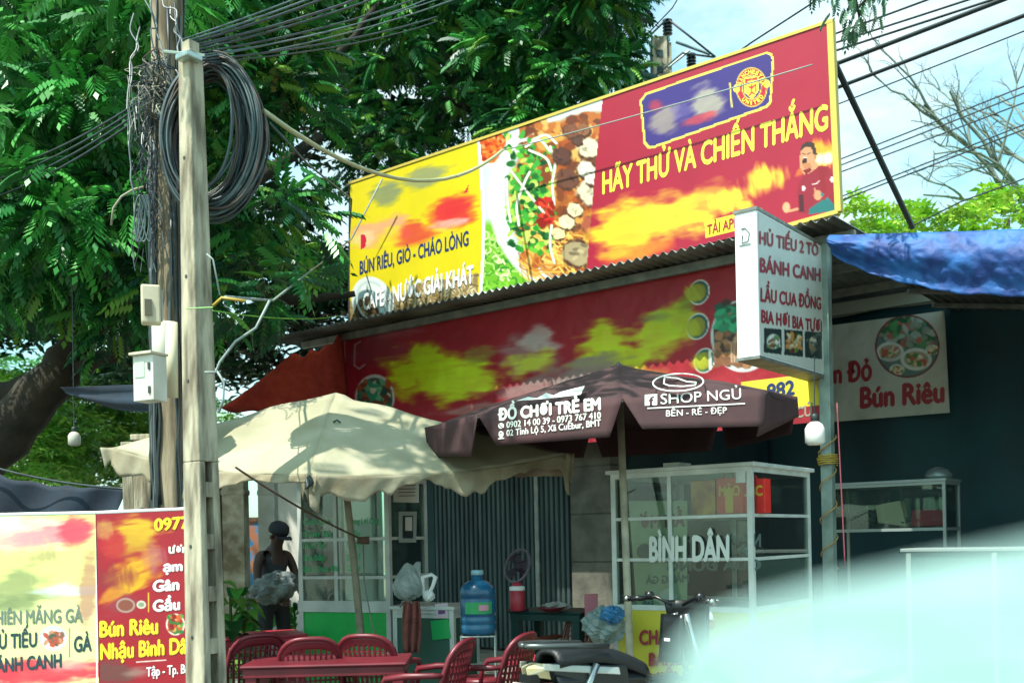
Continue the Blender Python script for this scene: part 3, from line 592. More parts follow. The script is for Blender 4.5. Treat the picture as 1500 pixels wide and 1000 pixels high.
# ================================================================== banner on the dark tarp at the right, teal tarp wall, blue tarp
m_teal = mat('teal tarp', '#10424b', 0.75, c2='#18363f', scale=1.6, bump=0.4, bscale=1.6)
tt = -3.0
TWZ = F(1300, 452, tt).z; print('tarp top', TWZ)
def tealf(u, v):
    s_ = sof(F(1120, 600, tt))+u*6.2; z_ = 0.05+v*(TWZ-0.05); return S(s_, tt+0.06*math.sin(s_*5+v*2)+0.05*math.sin(v*9+s_*1.3), z_)
tw_ = MB().grid(tealf, 60, 26).build('tarp_wall', m_teal, None, smooth=True, label='dark teal tarpaulin hung as the back wall of the right-hand stall', cat='tarpaulin', thick=0.004)
MB().obox(S(0, tt+0.14, 0), FD, FN, (sof(F(1200, 450, tt)), sof(F(1200, 450, tt))+6, -0.03, 0.03, TWZ-0.02, TWZ+0.13)).build('tarp_beam', mat('pale weathered timber', '#8a9288', 0.7), None, label='pale horizontal beam carrying the top of the teal tarpaulin', cat='beam')
wb = thing('hung_banner', S(sof(F(1300, 600, tt+0.25)), tt+0.25, 2.6), 'white cloth banner with red words and round dish picture hung on the teal tarpaulin', 'banner')
def paint_wb(A):
    x, y = A.x, A.y
    A.ell(1329, 507, 47, 46, '#3a5a58', 0, 0.03); sub_c = ((x-1329)**2/45**2+(y-507)**2/44**2) < 1
    A.mixin(sub_c*1.0, '#5f7f78'); 
    A.speck((1290, 466, 1368, 506), 120, ['#2f6a44', '#1f5a3c', '#4f9a5a', '#8a9a8a', '#b86a5a', '#a8b8b0'], 3, 6)
    for cx, cy, r in ((1304, 515, 20), (1342, 526, 23), (1314, 541, 11), (1366, 512, 10)):
        A.ell(cx, cy, r, r*.72, '#d5ddd4', 0, 0.08); A.ell(cx, cy, r*.78, r*.5, '#a8a088', 0, 0.1); A.speck((cx-r*.6, cy-r*.3, cx+r*.6, cy+r*.3), 26, ['#c0604a', '#d8c8a0', '#4f8a4a', '#e8e0c8'], 1.5, 3.5)
    out = ~sub_c; A.mixin(((x-1329)**2/47**2+(y-507)**2/46**2 > 1)*1.0*((x > 1278) & (x < 1380)), '#b9bfb4'); A.ring(1329, 507, 46, 45, 2.2, '#7d3038')
    A.mixin(np.clip((fbm(x/16, y/22, 8)-0.52)*3, 0, 1)*0.35, '#8f958a')
fw = lambda x, y, o=0: F(x, y, tt+0.25+o)
def warp(p): return p
printed('printed_cloth', [fw(1190, 480), fw(1383, 455), fw(1391, 604), fw(1190, 620)], 150, 120, paint_wb, '#b9bfb4', mat_attr('hung cloth print', 0.7, dirt=0.15, bump=0.8), wb)
mb = MB(); mb.slab([fw(1190, 620, -.004), fw(1391, 604, -.004), fw(1383, 455, -.004), fw(1190, 480, -.004)], FN, 0.01); mb.build('cloth_back', m_w, wb)
text(wb, 'n Đỏ', fw, (1222, 561), (1276, 556), 27, m_br, 0.05); text(wb, 'Bún Riêu', fw, (1261, 597), (1382, 588), 29, m_br, 0.05)
# blue tarp over the eave
m_blue = mat('blue tarp', '#143a7c', 0.62, c2='#1f5fa4', scale=4, bump=0.6, bscale=10, lo=0.4, hi=0.6)
p0, p1 = S(0, 0.62, 0), None
sb0 = sof(F(1216, 350, 0.62)); sb1 = sb0+4.2
SPAN = sof(F(1500, 345, 0.6))-sb0
def vn1(x, y): return 2*abs(2*float(vnoise(np.array([x]), np.array([y]), 3)[0])-1)-1
def bluef(u, v):
    s_ = sb0+(sb1-sb0)*u; zt = 0
    k = s_-sb0; zt = ZQ0+(ZQ1-ZQ0)*min(1.6, k/SPAN)+0.05
    dp = 0.16+0.40*min(1, k/1.1)**0.75+0.02*math.sin(k*4)
    z_ = zt-v*dp
    wr = 0.008*vn1(s_*2.6+v*1.5, v*2)+0.004*vn1(s_*9-v*4, v*6+7)+0.004*vn1(s_*21+v*9, v*12)
    return S(s_, 0.62+0.14*math.sin(PI*min(1, v*1.2))*0.7+wr*2, z_+0.006*math.sin(s_*23)*v)
MB().grid(bluef, 220, 26).build('blue_tarp', m_blue, None, smooth=True, label='crumpled blue tarpaulin sagging along the roof edge at the right', cat='tarpaulin', thick=0.004)
# rusty red tarp at the left of the banner
m_rt = mat('faded red tarp', '#8c2216', 0.7, c2='#a03420', scale=3, bump=0.5, bscale=6, stretch=(1, 1, 3))
A_ = F(502, 490, 0.05); B_ = F(512, 606, 0.0); C_ = P(325, 598, 11.2); D_ = P(425, 522, 12.0)
def rtf(u, v):
    a = A_.lerp(B_, v); b = D_.lerp(C_, v); p = a.lerp(b, u); return p-UP*0.06*math.sin(PI*u)+Vector((0, -0.05*math.sin(u*14), 0.03*math.sin(u*22+v*3)))
MB().grid(rtf, 30, 12).build('red_tarp', m_rt, None, smooth=True, label='faded red tarpaulin stretched from the banner end toward the concrete pole', cat='tarpaulin', thick=0.004)
# ================================================================== poles at the left
m_cp = mat('aged concrete pole', '#b9b29a', 0.9, c2='#6a6352', scale=6.0, bump=0.9, bscale=18, stretch=(1.6, 1.6, 0.30), lo=0.40, hi=0.62)
m_wd = mat('weathered pole timber', '#a89a80', 0.9, c2='#5e5442', scale=4.0, bump=0.7, bscale=9, stretch=(2.5, 2.5, 0.35), lo=0.35, hi=0.62)
DP = 6.8
base = PZ(303, 1000+45, 0.0); base = P(303, 1000, DP); base.z = 0
cp = thing('concrete_pole', base, 'pale square concrete utility pole with open slots near its foot', 'utility pole')
ptop = P(279, 78, DP+0.12)
ax = (ptop-base); H_ = ptop.z; RP = Matrix.Rotation(math.radians(-36), 3, 'Z'); ux = RP @ Vector((1, 0, 0)); uy = RP @ Vector((0, -1, 0))
def pole_pt(z, a, b):
    k = z/H_; h = (0.104*(1-k)+0.060*k); c = base+ax*k; return c+ux*a*h+uy*b*h*0.95
def pole_piece(z0, z1, a0, a1, b0, b1):
    return [pole_pt(z0, a0, b0), pole_pt(z0, a1, b0), pole_pt(z0, a1, b1), pole_pt(z0, a0, b1)], [pole_pt(z1, a0, b0), pole_pt(z1, a1, b0), pole_pt(z1, a1, b1), pole_pt(z1, a0, b1)]
mb = MB()
# lower part: two long flanges joined by webs so that the side shows open slots
mb.hexa(*pole_piece(0, 2.06, -1, 1, 0.35, 1.0)); mb.hexa(*pole_piece(0, 2.06, -1, 1, -1.0, -0.35))
mb.hexa(*pole_piece(2.06, H_, -1, 1, -1, 1))
mb.build('shaft', m_cp, cp, bevel=0.008)
mb = MB(); z = 0.1
while z < 2.05:
    mb.hexa(*pole_piece(z, z+0.10, -0.96, 0.96, -0.35, 0.35)); z += 0.345
mb.hexa(*pole_piece(0, 2.06, -0.9, -0.55, -0.35, 0.35)); mb.build('web', m_cp, cp)
for zz in (0.9, 1.5, 2.6, 3.3, 4.1): MB().tube([pole_pt(zz, -0.15, 0.97), pole_pt(zz, -0.15, 1.06)], 0.012, 8).build('bolt', m_back, cp)
MB().hexa(*pole_piece(H_, H_+0.07, -0.7, 0.7, -0.7, 0.7)).build('pole_cap', m_cp, cp)
wbse = P(258, 1000, 7.9); wbse.z = 0; wtop = P(243, -60, 8.1)
wp = thing('wooden_pole', wbse, 'weathered round timber utility pole wrapped in cables, behind the concrete pole', 'utility pole')
def wpt(z): return wbse.lerp(wtop, z/wtop.z)
MB().tube([wpt(z)+Vector((random.uniform(-.008, .008), 0, 0)) for z in np.linspace(0, wtop.z, 30)], [0.165-0.05*z/29 for z in range(30)], 14).build('shaft', m_wd, wp, smooth=True)
for zz in (1.9, 2.8, 3.6, 4.4): MB().lathe(wpt(zz), [(0.137-0.01*zz*.6, 0), (0.137-0.01*zz*.6, 0.03)], 16).build('band', m_back, wp)
# cables running down the pole
g = 'cables strapped down the timber pole'
for k in range(26):
    a = random.uniform(-PI*0.98, 0.15*PI); r = 0.135; z0 = random.uniform(0.6, 2.2); z1 = random.uniform(3.4, 6.2); pth = []
    for i in range(18):
        z = z0+(z1-z0)*i/17; a += random.uniform(-0.10, 0.10); rr = 0.170-0.0085*z+random.uniform(0, 0.02)
        pth.append(wpt(z)+Vector((math.cos(a)*rr, math.sin(a)*rr, 0)))
    MB().tube(pth, random.choice([0.007, 0.009, 0.012]), 5).build('strapped_cable', random.choice([m_bl, m_bl, mat('grey cable', '#565f5e', 0.5)]), wp, smooth=True)
# boxes on the pole
m_bx = mat('cream meter box', '#cfc7ae', 0.5, c2='#b0a88e', scale=4); m_mt = mat('white enamel box', '#d9dcd2', 0.45, c2='#bfc2b4', scale=3)
c = P(221, 447, 7.65); mt = thing('meter_box', c-UP*0.15, 'small cream electricity meter box hung on the left of the timber pole', 'meter box')
R1 = Matrix.Rotation(0.35, 3, 'Z')
MB().box(c, (0.14, 0.11, 0.29), R1).build('box_body', m_bx, mt, bevel=0.015)
MB().box(c+R1 @ Vector((-0.02, -0.06, -0.03)), (0.05, 0.02, 0.12), R1).build('window', mat('dark meter glass', '#5a5440', 0.2), mt)
MB().box(c+R1 @ Vector((0.075, 0, 0)), (0.015, 0.09, 0.22), R1).build('hinge_strip', m_steel, mt)
c = P(220, 555, 7.45); mw = thing('junction_box', c-UP*0.17, 'larger white metal junction box with sloped cap, below the cream meter box', 'junction box')
R2 = Matrix.Rotation(-0.42, 3, 'Z')
MB().box(c, (0.19, 0.14, 0.33), R2).build('box_body', m_mt, mw, bevel=0.006)
MB().box(c+UP*0.175+R2 @ Vector((0, -0.012, 0)), (0.21, 0.18, 0.02), R2).build('cap', m_bx, mw, bevel=0.004)
MB().box(c+R2 @ Vector((-0.03, -0.073, 0.06)), (0.09, 0.004, 0.11), R2).build('notice', mat('pale green sticker', '#b5d2b4', 0.6), mw)
for dz in (0.08, -0.09): MB().box(c+R2 @ Vector((0.06, -0.075, dz)), (0.02, 0.008, 0.05), R2).build('latch', m_back, mw)
MB().tube([P(251, 472, 7.68), P(252, 582, 7.68)], 0.045, 12).build('conduit', mat('cream pipe', '#d0c8aa', 0.5), None, smooth=True, label='cream plastic pipe strapped upright on the timber pole right of the white box', cat='pipe')
MB().tube([P(238, 472, 7.9), P(239, 560, 7.9)], 0.08, 12).build('pipe_sleeve', mat('pale grey pipe', '#b8bcae', 0.5), wp, smooth=True)
MB().tube([P(232, 540, 7.9), P(233, 640, 7.9)], 0.04, 10).build('lower_pipe', mat('pale grey pipe', '#b8bcae', 0.5), wp, smooth=True)
# the great coil of cable
cc = P(308, 198, 7.15); coilt = thing('cable_coil', cc-UP*0.62, 'great hanging coil of dark cables looped round the head of the concrete pole', 'cable coil')
m_c2 = mat('grey green cable', '#4c5e60', 0.45, spec=0.5); m_c3 = mat('brown grey cable', '#4f443e', 0.5)
for k in range(90):
    q_ = random.random()**0.75; rx = 0.21+0.15*q_; rz = 0.40+0.15*q_; dx = 0.10*(q_-0.55)+random.uniform(-0.02, 0.02); dz = random.uniform(-0.03, 0.03)-0.03*q_
    dy = random.uniform(-0.10, 0.12); ph = random.uniform(0, 6.28); tilt = random.gauss(-0.10, 0.05); n = 44; pth = []
    for i in range(n+1):
        t = 2*PI*i/n; wob = 1+0.02*math.sin(3*t+ph)
        x = rx*math.cos(t)*wob; z = rz*math.sin(t)*wob
        # bunch together near the hook at the top left
        kx = max(0, math.sin(t))**2; x = x*(1-0.15*kx)
        bx = x*math.cos(tilt)-z*math.sin(tilt)+dx*(1-kx*0.7); bz = x*math.sin(tilt)+z*math.cos(tilt)+dz*(1-kx*0.6)
        pth.append(cc+Vector((bx, dy*(1-0.6*kx)+0.05*math.sin(t+ph), bz)))
    MB().tube(pth, random.choice([0.006, 0.0075, 0.009]), 5, cap=False).build('cable_loop', random.choice([m_bl, m_c2, m_c2, m_c3]), coilt, smooth=True)
# tangle about the pole heads
def squig(a, b, n=16, amp=0.05, sg=0.1):
    pts = sag(a, b, sg, n); off = Vector((0, 0, 0)); out = []
    for i, p in enumerate(pts):
        off = off*0.7+Vector((random.uniform(-1, 1), random.uniform(-1, 1), random.uniform(-1, 1)))*amp*0.5
        out.append(p+off*(math.sin(PI*i/n)))
    return out
def squig(a, b, n=16, amp=0.05, sg=0.1):
    m = 6; pts = sag(a, b, sg, m); return smoothp([p+Vector((random.gauss(0, 1), random.gauss(0, 1), random.gauss(0, 1)))*amp*0.75*math.sin(PI*i/m) for i, p in enumerate(pts)], 4)
tg = thing('cable_tangle', P(225, 140, 7.7), 'messy tangle of thin cables knotted between the two pole heads', 'cables')
for k in range(48):
    a = P(random.uniform(185, 245), random.uniform(75, 165), random.uniform(7.5, 8)); b = P(random.uniform(205, 262), random.uniform(75, 170), random.uniform(7.4, 7.9))
    MB().tube(squig(a, b, 14, 0.09, random.uniform(-0.1, 0.1)), random.choice([0.003, 0.005, 0.006]), 4, cap=False).build('loose_wire', random.choice([m_bl, m_c2, m_c3, mat('pale wire', '#8f8f7a', 0.6)]), tg)
for k in range(26):
    x0 = random.uniform(188, 235); a = P(x0, random.uniform(120, 160), 7.8); b = P(random.uniform(192, 250), random.uniform(260, 400), 7.75)
    MB().tube(squig(a, b, 16, 0.06, 0.02), random.choice([0.003, 0.004]), 4, cap=False).build('hanging_wire', random.choice([m_bl, m_bl, m_c2]), tg)
for (x0, y0, x1, y1) in ((205, 40, 190, 130), (196, 20, 186, 160), (212, 0, 262, 140), (250, 10, 262, 80), (186, 150, 197, 285), (222, -10, 228, 110), (238, 0, 270, 75)):
    MB().tube(squig(P(x0, y0, 7.8), P(x1, y1, 7.6), 12, 0.03, 0), 0.006, 5, cap=False).build('drop_wire', m_c2, tg)
for k in range(5):
    MB().tube([P(205+8*math.cos(t+k)+k*2, 320+34*math.sin(t), 7.7) for t in np.linspace(0, 6.28, 22)], 0.006, 5, cap=False).build('small_loop', m_c2, tg)
MB().tube([P(x, y, 7.7) for x, y in ((163, 330), (166, 305), (178, 288), (195, 278), (210, 274))], 0.009, 5).build('bent_wire', mat('pale wire', '#8f8f7a', 0.6), tg, smooth=True)
# clamp and hook at the concrete pole head
MB().obox(P(277, 86, 6.85), ux, uy, (-0.06, 0.07, -0.06, 0.07, -0.02, 0.02)).build('clamp', mat('galvanised clamp', '#b3c4bc', 0.3, 0.7), cp, bevel=0.01)
MB().tube([P(240, 76, 6.9), P(300, 82, 6.9)], 0.012, 6).build('hook_bar', mat('galvanised clamp', '#b3c4bc', 0.3, 0.7), cp)
# wires near the pole foot
m_gy = mat('grey flex', '#8b9a96', 0.5)
MB().tube([P(x, y, 6.7) for x, y in ((395, 440), (375, 480), (345, 500), (322, 530), (316, 545), (300, 545))], 0.009, 5).build('grey_flex', m_gy, None, smooth=True, label='grey flex drooping from the right to the middle of the concrete pole', cat='cable')
MB().tube([P(x, y, 6.7) for x, y in ((316, 540), (328, 560), (327, 585), (320, 605))], 0.008, 5).build('short_flex', m_gy, None, smooth=True, label='short grey flex hanging off the right edge of the concrete pole', cat='cable')
MB().tube([P(303, 372, 6.7), P(312, 380, 6.7), P(322, 432, 6.7)], 0.006, 5).build('loop_wire', m_gy, None, smooth=True, label='thin pale wire bent off the upper right of the concrete pole', cat='wire')
MB().tube([P(x, y, 6.6) for x, y in ((312, 448), (325, 436), (360, 441))], 0.010, 5).build('yellow_hook_wire', mat('yellow cable', '#b89a3a', 0.5), None, smooth=True, label='short yellow cable end sticking out right of the concrete pole', cat='cable')
MB().tube(sag(P(312, 455, 6.6), F(500, 462, 0.5), 0.05), 0.005, 5).build('green_string', mat('green cord', '#5fae3a', 0.5), None, smooth=True, label='bright green string stretched from the concrete pole to the zinc roof', cat='string')
MB().tube(sag(P(273, 452, 6.62), P(312, 450, 6.6), 0.0), 0.004, 5).build('green_tie', mat('green cord', '#5fae3a', 0.5), None, label='bright green tie wrapped across the face of the concrete pole', cat='string')
MB().tube(sag(P(385, 162, 7.1), F(735, 221, 0.3), 0.42), 0.018, 6).build('service_cable', mat('pale cable', '#b0b48c', 0.5), None, smooth=True, label='thick pale cable sagging from the coil across to the yellow billboard edge', cat='cable')
MB().tube(sag(F(735, 221, 0.3), F(1190, 95, 0.25), 0.02), 0.007, 5).build('billboard_cable', m_gy, None, smooth=True, label='thin pale cable running along the upper edge of the billboard', cat='cable')
MB().tube([P(395, 180, 7.2), P(450, 240, 8.5), P(515, 292, 10), P(512, 340, 11)], 0.009, 5).build('dark_drop_cable', m_c2, None, smooth=True, label='thin dark cable slanting down from the coil to the left billboard edge', cat='cable')
MB().tube([F(560, 262, 0.3), F(515, 350, 0.3), P(400, 440, 9), P(330, 435, 6.7)], 0.011, 5).build('pale_drop_cable', m_gy, None, smooth=True, label='pale cable falling from the billboard corner down to the concrete pole', cat='cable')

# ================================================================== signs, tarps and old gate at the left
m_red = mat('red print', '#9a1f2a', 0.5)
def flat_sign(px0, px1, y0a, y0b, D0, D1, zb): 
    return [P(px0, y0a, D0), P(px1, y0b, D1), Vector((P(px1, y0b, D1).x, D1, zb)), Vector((P(px0, y0a, D0).x, D0, zb))]
ZB = 0.42
qy = flat_sign(-60, 141, 757, 753, 7.45, 7.35, ZB); qr = flat_sign(142, 284, 753, 747, 7.35, 7.28, ZB)
ny = (qy[1]-qy[0]).cross(UP).normalized(); ny = ny if ny.y < 0 else -ny
ys = thing('yellow_sign', qy[3].lerp(qy[2], 0.5), 'pale yellow street sign with navy food words and small bowl picture', 'sign')
rs = thing('red_sign', qr[3].lerp(qr[2], 0.5), 'red street sign with yellow and white food words, left of the concrete pole', 'sign')
def paint_ys(A):
    A.mixin(np.clip((A.y-855)/40, 0, 1)*0.25, '#f2f4ea')
    for a in ((60, 780, 80, 26, '#f1ead0', -4, .8, 3), (70, 785, 70, 18, '#e08a94', -8, .9, 4), (110, 780, 30, 22, '#d9485c', -14, .9, 5), (30, 790, 50, 12, '#e2a0a4', -4, .7, 6), (30, 860, 50, 30, '#8f9a68', -4, .8, 7), (20, 885, 40, 16, '#77885a', 0, .7, 8), (80, 830, 40, 40, '#dfe88a', 80, .6, 9), (62, 815, 10, 30, '#a8946a', 80, .6, 10), (95, 865, 50, 10, '#cfe8dc', -2, .8, 11), (60, 985, 110, 20, '#d93a4c', -3, .95, 12), (100, 975, 40, 10, '#f0a0a0', -4, .7, 13), (128, 870, 14, 60, '#a85a5a', 5, .55, 14), (10, 765, 30, 12, '#ecf2e8', 0, .7, 15)):
        A.smear(*a)
    A.ell(78, 934, 20, 18, '#c7d6d6', 0, 0.06); A.ell(78, 935, 17, 14.5, '#eef0ea', 0, 0.06); A.speck((66, 926, 92, 944), 50, ['#8a5a4a', '#c98a6a', '#4a5a4a', '#e8e0d0', '#c0503a'], 1.5, 3.5)
    A.line([(102, 920), (102, 962)], 1.4, '#4a6a6a'); A.line([(141, 753), (142, 1000)], 2, '#e8ede8')
printed('printed_face', [p+ny*0.012 for p in qy], 230, 300, paint_ys, '#e3e68c', m_print, ys)
def paint_rs(A):
    for a in ((200, 780, 44, 24, '#d8b42a', -6, .95, 3), (185, 800, 36, 20, '#c99a2a', -10, .8, 4), (165, 800, 22, 24, '#b82030', -30, .8, 5), (190, 845, 42, 24, '#e0b020', -24, .95, 6), (220, 822, 20, 14, '#e8a428', -24, .9, 7), (155, 850, 20, 40, '#8a3038', 80, .7, 8), (180, 885, 34, 20, '#8f4048', -8, .7, 9), (225, 815, 22, 22, '#b06a70', 80, .7, 10), (165, 872, 24, 10, '#d89a2a', -30, .8, 11), (170, 985, 34, 18, '#6a4a44', -6, .85, 12), (200, 985, 24, 10, '#a89a8a', -6, .6, 13), (150, 775, 16, 14, '#c99a5a', 80, .6, 14)):
        A.smear(*a)
    A.ell(184, 886, 14, 11, '#a88a80', 0, 0.08); A.ell(184, 886, 11, 8, '#8a4a3c', 0, 0.1); A.ell(207, 885, 7, 6, '#cfc8b8', 0, 0.1); A.ell(207, 885, 4.5, 3.5, '#8a9a7a', 0, 0.1)
    A.ell(257, 914, 14, 16, '#e8d9c8', 0, 0.05); A.ell(257, 914, 11.5, 13.5, '#b03a24', 0, 0.08); A.speck((248, 902, 266, 926), 40, ['#d85a2a', '#2f7a3a', '#8a1a14', '#e8a860', '#4fa04a'], 1.5, 3.5)
    A.line([(217.5, 868), (217.5, 895)], 1.8, '#e0b83a'); A.line([(200, 969), (243, 966)], 1.6, '#e8e0d4')
printed('printed_face', [p+ny*0.012 for p in qr], 150, 300, paint_rs, '#a11d2b', m_print, rs)
for qq, par in ((qy, ys), (qr, rs)):
    mb = MB(); mb.slab([p+ny*0.008 for p in (qq[3], qq[2], qq[1], qq[0])], ny, 0.03); mb.build('backing_board', m_back, par)
    MB().tube([qq[0]+UP*0.012, qq[1]+UP*0.012], 0.012, 6).build('top_rail', m_w, par)
    for k in (0.12, 0.88):
        p = qq[3].lerp(qq[2], k); MB().box(p+Vector((0, 0.04, -ZB/2+0.3)), (0.04, 0.04, ZB+0.6)).build('leg', m_back, par)
py_ = plane3(qy[0]+ny*0.012, qy[1]+ny*0.012, qy[2]+ny*0.012); pr_ = plane3(qr[0]+ny*0.012, qr[1]+ny*0.012, qr[2]+ny*0.012)
m_n2 = mat('dark navy print', '#27414a', 0.5); m_y2 = mat('yellow print', '#f0d430', 0.5)
text(ys, 'HIÊN MĂNG GÀ', py_, (-6, 914), (121, 910), 19, mat('faded navy print', '#6f7f70', 0.6), 0.03)
text(ys, 'HỦ TIẾU', py_, (-14, 950), (54, 946), 20, m_n2, 0.035); text(ys, 'GÀ', py_, (109, 954), (134, 952), 22, m_n2, 0.035); text(ys, 'BÁNH CANH', py_, (-14, 984), (90, 976), 19, m_n2, 0.035)
for body, a, b, c, m, bo in (('0977', (227, 777), (277, 773), 17, m_y2, 0.05), ('ương', (248, 810), (282, 808), 12, m_w, 0.05), ('ạm', (240, 837), (267, 835), 14, m_w, 0.05), ('Gân', (225, 866), (262, 863), 16, m_w, 0.05), ('Gầu', (225, 895), (263, 892), 16, m_w, 0.05), ('Bún Riêu', (147, 932), (231, 927), 22, m_y2, 0.05), ('Nhậu Bình Dân', (148, 965), (283, 955), 22, m_y2, 0.05), ('Tập - Tp. Bmt', (215, 990), (285, 984), 13, m_w, 0.03)):
    text(rs, body, pr_, a, b, c, m, bo)
m_nv = mat('navy tarp', '#0b1828', 0.8, c2='#0f2638', scale=3, bump=0.6, bscale=4)
a_, b_, c_, d_ = P(88, 567, 9.6), P(232, 562, 8.2), P(236, 601, 8.2), P(110, 575, 9.6)
MB().grid(lambda u, v: (a_.lerp(b_, u)).lerp(d_.lerp(c_, u), v)-UP*(0.04*math.sin(PI*v)+0.07*math.sin(PI*u)*v)+Vector((0, 0.04*math.sin(v*9), 0)), 20, 8).build('navy_tarp_strip', m_nv, None, smooth=True, label='narrow folded navy tarpaulin tied out to the left of the timber pole', cat='tarpaulin', thick=0.004)
a_, b_, c_, d_ = P(-60, 675, 10.5), P(182, 712, 9.4), P(150, 800, 9.4), P(-60, 800, 10.5)
MB().grid(lambda u, v: (a_.lerp(b_, u)).lerp(d_.lerp(c_, u), v)-UP*0.10*math.sin(PI*u)*(1-v)+Vector((0, 0.06*math.sin(u*14+v*3), 0.012*math.sin(u*30))), 30, 12).build('dark_shade_tarp', m_nv, None, smooth=True, label='dark navy shade cloth hanging behind the yellow street sign', cat='tarpaulin', thick=0.004)
MB().tube(sag(P(-60, 668, 10.2), P(190, 716, 9.2), 0.06), 0.012, 5).build('tarp_rope', m_bl, None, smooth=True, label='dark rope holding up the navy shade cloth at the far left', cat='rope')
# concrete posts behind the street signs
m_old = mat('old plaster', '#b9ae96', 0.95, c2='#7a6a50', scale=4, bump=0.6, bscale=12, lo=0.38, hi=0.62)
for i, (x0, x1, y0, D, lab) in enumerate(((186, 202, 655, 9.0, 'narrow pale concrete post left of the timber pole, with grey marks'), (205, 238, 645, 8.6, 'wide pale concrete post close against the left of the timber pole'))):
    c = P((x0+x1)/2, 900, D); wd = (x1-x0)/1500*D; t = thing('concrete_post', (c.x, c.y, 0), lab, 'post'); zt = P((x0+x1)/2, y0, D).z
    MB().box((c.x, c.y, zt/2), (wd, wd, zt)).build('shaft', m_cp, t, bevel=0.01); MB().box((c.x, c.y, zt+0.02), (wd*1.15, wd*1.15, 0.05)).build('cap', m_cp, t, bevel=0.008)
m_cap = mat('brown stone cap', '#6f5440', 0.9, c2='#4a3626', scale=6, bump=0.4)
for i, (x0, x1, y0, D, lab) in enumerate(((333, 364, 690, 14.5, 'old peeling gate pillar with brown cap, just right of the concrete pole'), (384, 408, 692, 15.2, 'white gate pillar with brown cap behind the man in the cap'))):
    c = P((x0+x1)/2, 900, D); wd = (x1-x0)/1500*D; t = thing('gate_pillar', (c.x, c.y, 0), lab, 'pillar'); zt = P((x0+x1)/2, y0, D).z
    mm = [m_old, mat('whitewashed plaster', '#d8d6ca', 0.9, c2='#b8b4a4', scale=3, bump=0.3), m_old][i]
    MB().box((c.x, c.y, zt/2), (wd, wd, zt)).build('shaft', mm, t)
    MB().box((c.x, c.y, zt-0.30), (wd*1.12, wd*1.12, 0.08)).build('moulding', mm, t, bevel=0.02)
    MB().box((c.x, c.y, zt+0.03), (wd*1.35, wd*1.35, 0.10)).build('cap', m_cap, t, bevel=0.02); MB().box((c.x, c.y, zt+0.11), (wd*1.1, wd*1.1, 0.06)).build('cap_step', m_cap, t, bevel=0.01)
wl = thing('rear_wall', P(410, 900, 17.5)*1.0-UP*P(410, 900, 17.5).z, 'sunlit whitewashed wall behind the man and the gate pillars', 'wall')
a_ = P(300, 770, 17.5); b_ = P(520, 700, 17.5)
MB().box(((P(383, 800, 17.5).x+P(560, 800, 17.5).x)/2, 17.5, 1.35), (P(560, 800, 17.5).x-P(383, 800, 17.5).x, 0.2, 2.7)).build('wall', mat('bright whitewash', '#e4e2da', 0.9, c2='#cfccc0', scale=2), wl)
MB().box(((P(330, 800, 17.2).x+P(383, 800, 17.2).x)/2, 17.2, 0.95), (P(383, 800, 17.2).x-P(330, 800, 17.2).x, 0.15, 1.9)).build('painted_panel', mat('peeling blue paint', '#3f7fa8', 0.85, c2='#a86a4a', scale=5, lo=0.48, hi=0.56), wl)
MB().box(((P(330, 800, 17.2).x+P(383, 800, 17.2).x)/2, 17.2, 1.93), (P(383, 800, 17.2).x-P(330, 800, 17.2).x, 0.2, 0.07)).build('coping', m_cap, wl)
# thin garden wall low at left
# ================================================================== plants by the pole foot
m_lf = mat_attr('broad leaf', 0.4, transl=0.3)
def leaf_plant(c, n, h, L_, lab, cols, name='broad_leaf_plant'):
    t = thing(name, c, lab, 'plant'); st = MB()
    for k in range(n):
        a = random.uniform(0, 2*PI); b = random.uniform(0.15, 1.0); z = random.uniform(0.25, 1)*h; L2 = L_*random.uniform(0.7, 1.2); wd = L2*0.22
        o = Vector(c)+Vector((math.cos(a)*0.06*b, math.sin(a)*0.06*b, z)); d = Vector((math.cos(a), math.sin(a), 0)); s_ = Vector((-math.sin(a), math.cos(a), 0)); V = []
        nseg = 6
        for i in range(nseg+1):
            u = i/nseg; w_ = wd*math.sin(PI*min(1, u*0.95+0.04))**0.7; ctr = o+d*L2*u*(0.55+0.3*b)+UP*L2*(0.8*u-0.95*u*u)
            V += [ctr-s_*w_+UP*w_*0.35, ctr, ctr+s_*w_+UP*w_*0.35]
        Fc = np.array([(i*3+j, i*3+j+1, i*3+j+4, i*3+j+3) for i in range(nseg) for j in (0, 1)])
        cl = np.array(lin(random.choice(cols)))*random.uniform(0.7, 1.2); V = np.array([WM[t].inverted() @ v for v in V])
        ob = npmesh('leaf', V, Fc, np.tile(cl, (len(V), 1)), m_lf, True); ob.parent = t
    MB().tube([c, Vector(c)+UP*h*0.6, Vector(c)+UP*h], 0.015, 6).build('stem', mat('green stem', '#3f5a2a', 0.7), t)
for px, py, D, n, h, Lf, lab in ((338, 900, 8.8, 20, 1.05, 0.34, 'broad leaved plant growing right beside the slotted pole foot'), (356, 910, 9.6, 16, 0.7, 0.32, 'lower broad leaved plant between the slotted pole and the red table'), (432, 930, 11.4, 16, 0.8, 0.4, 'spiky green plant beside the left edge of the green cart'), (352, 905, 12.0, 22, 1.0, 0.5, 'shaded leafy plant under the old peeling gate pillar')):
    c = P(px, py, D); leaf_plant((c.x, c.y, 0), n, h, Lf, lab, ['#2f7a2a', '#4a8f34', '#6aa040', '#22552a'])
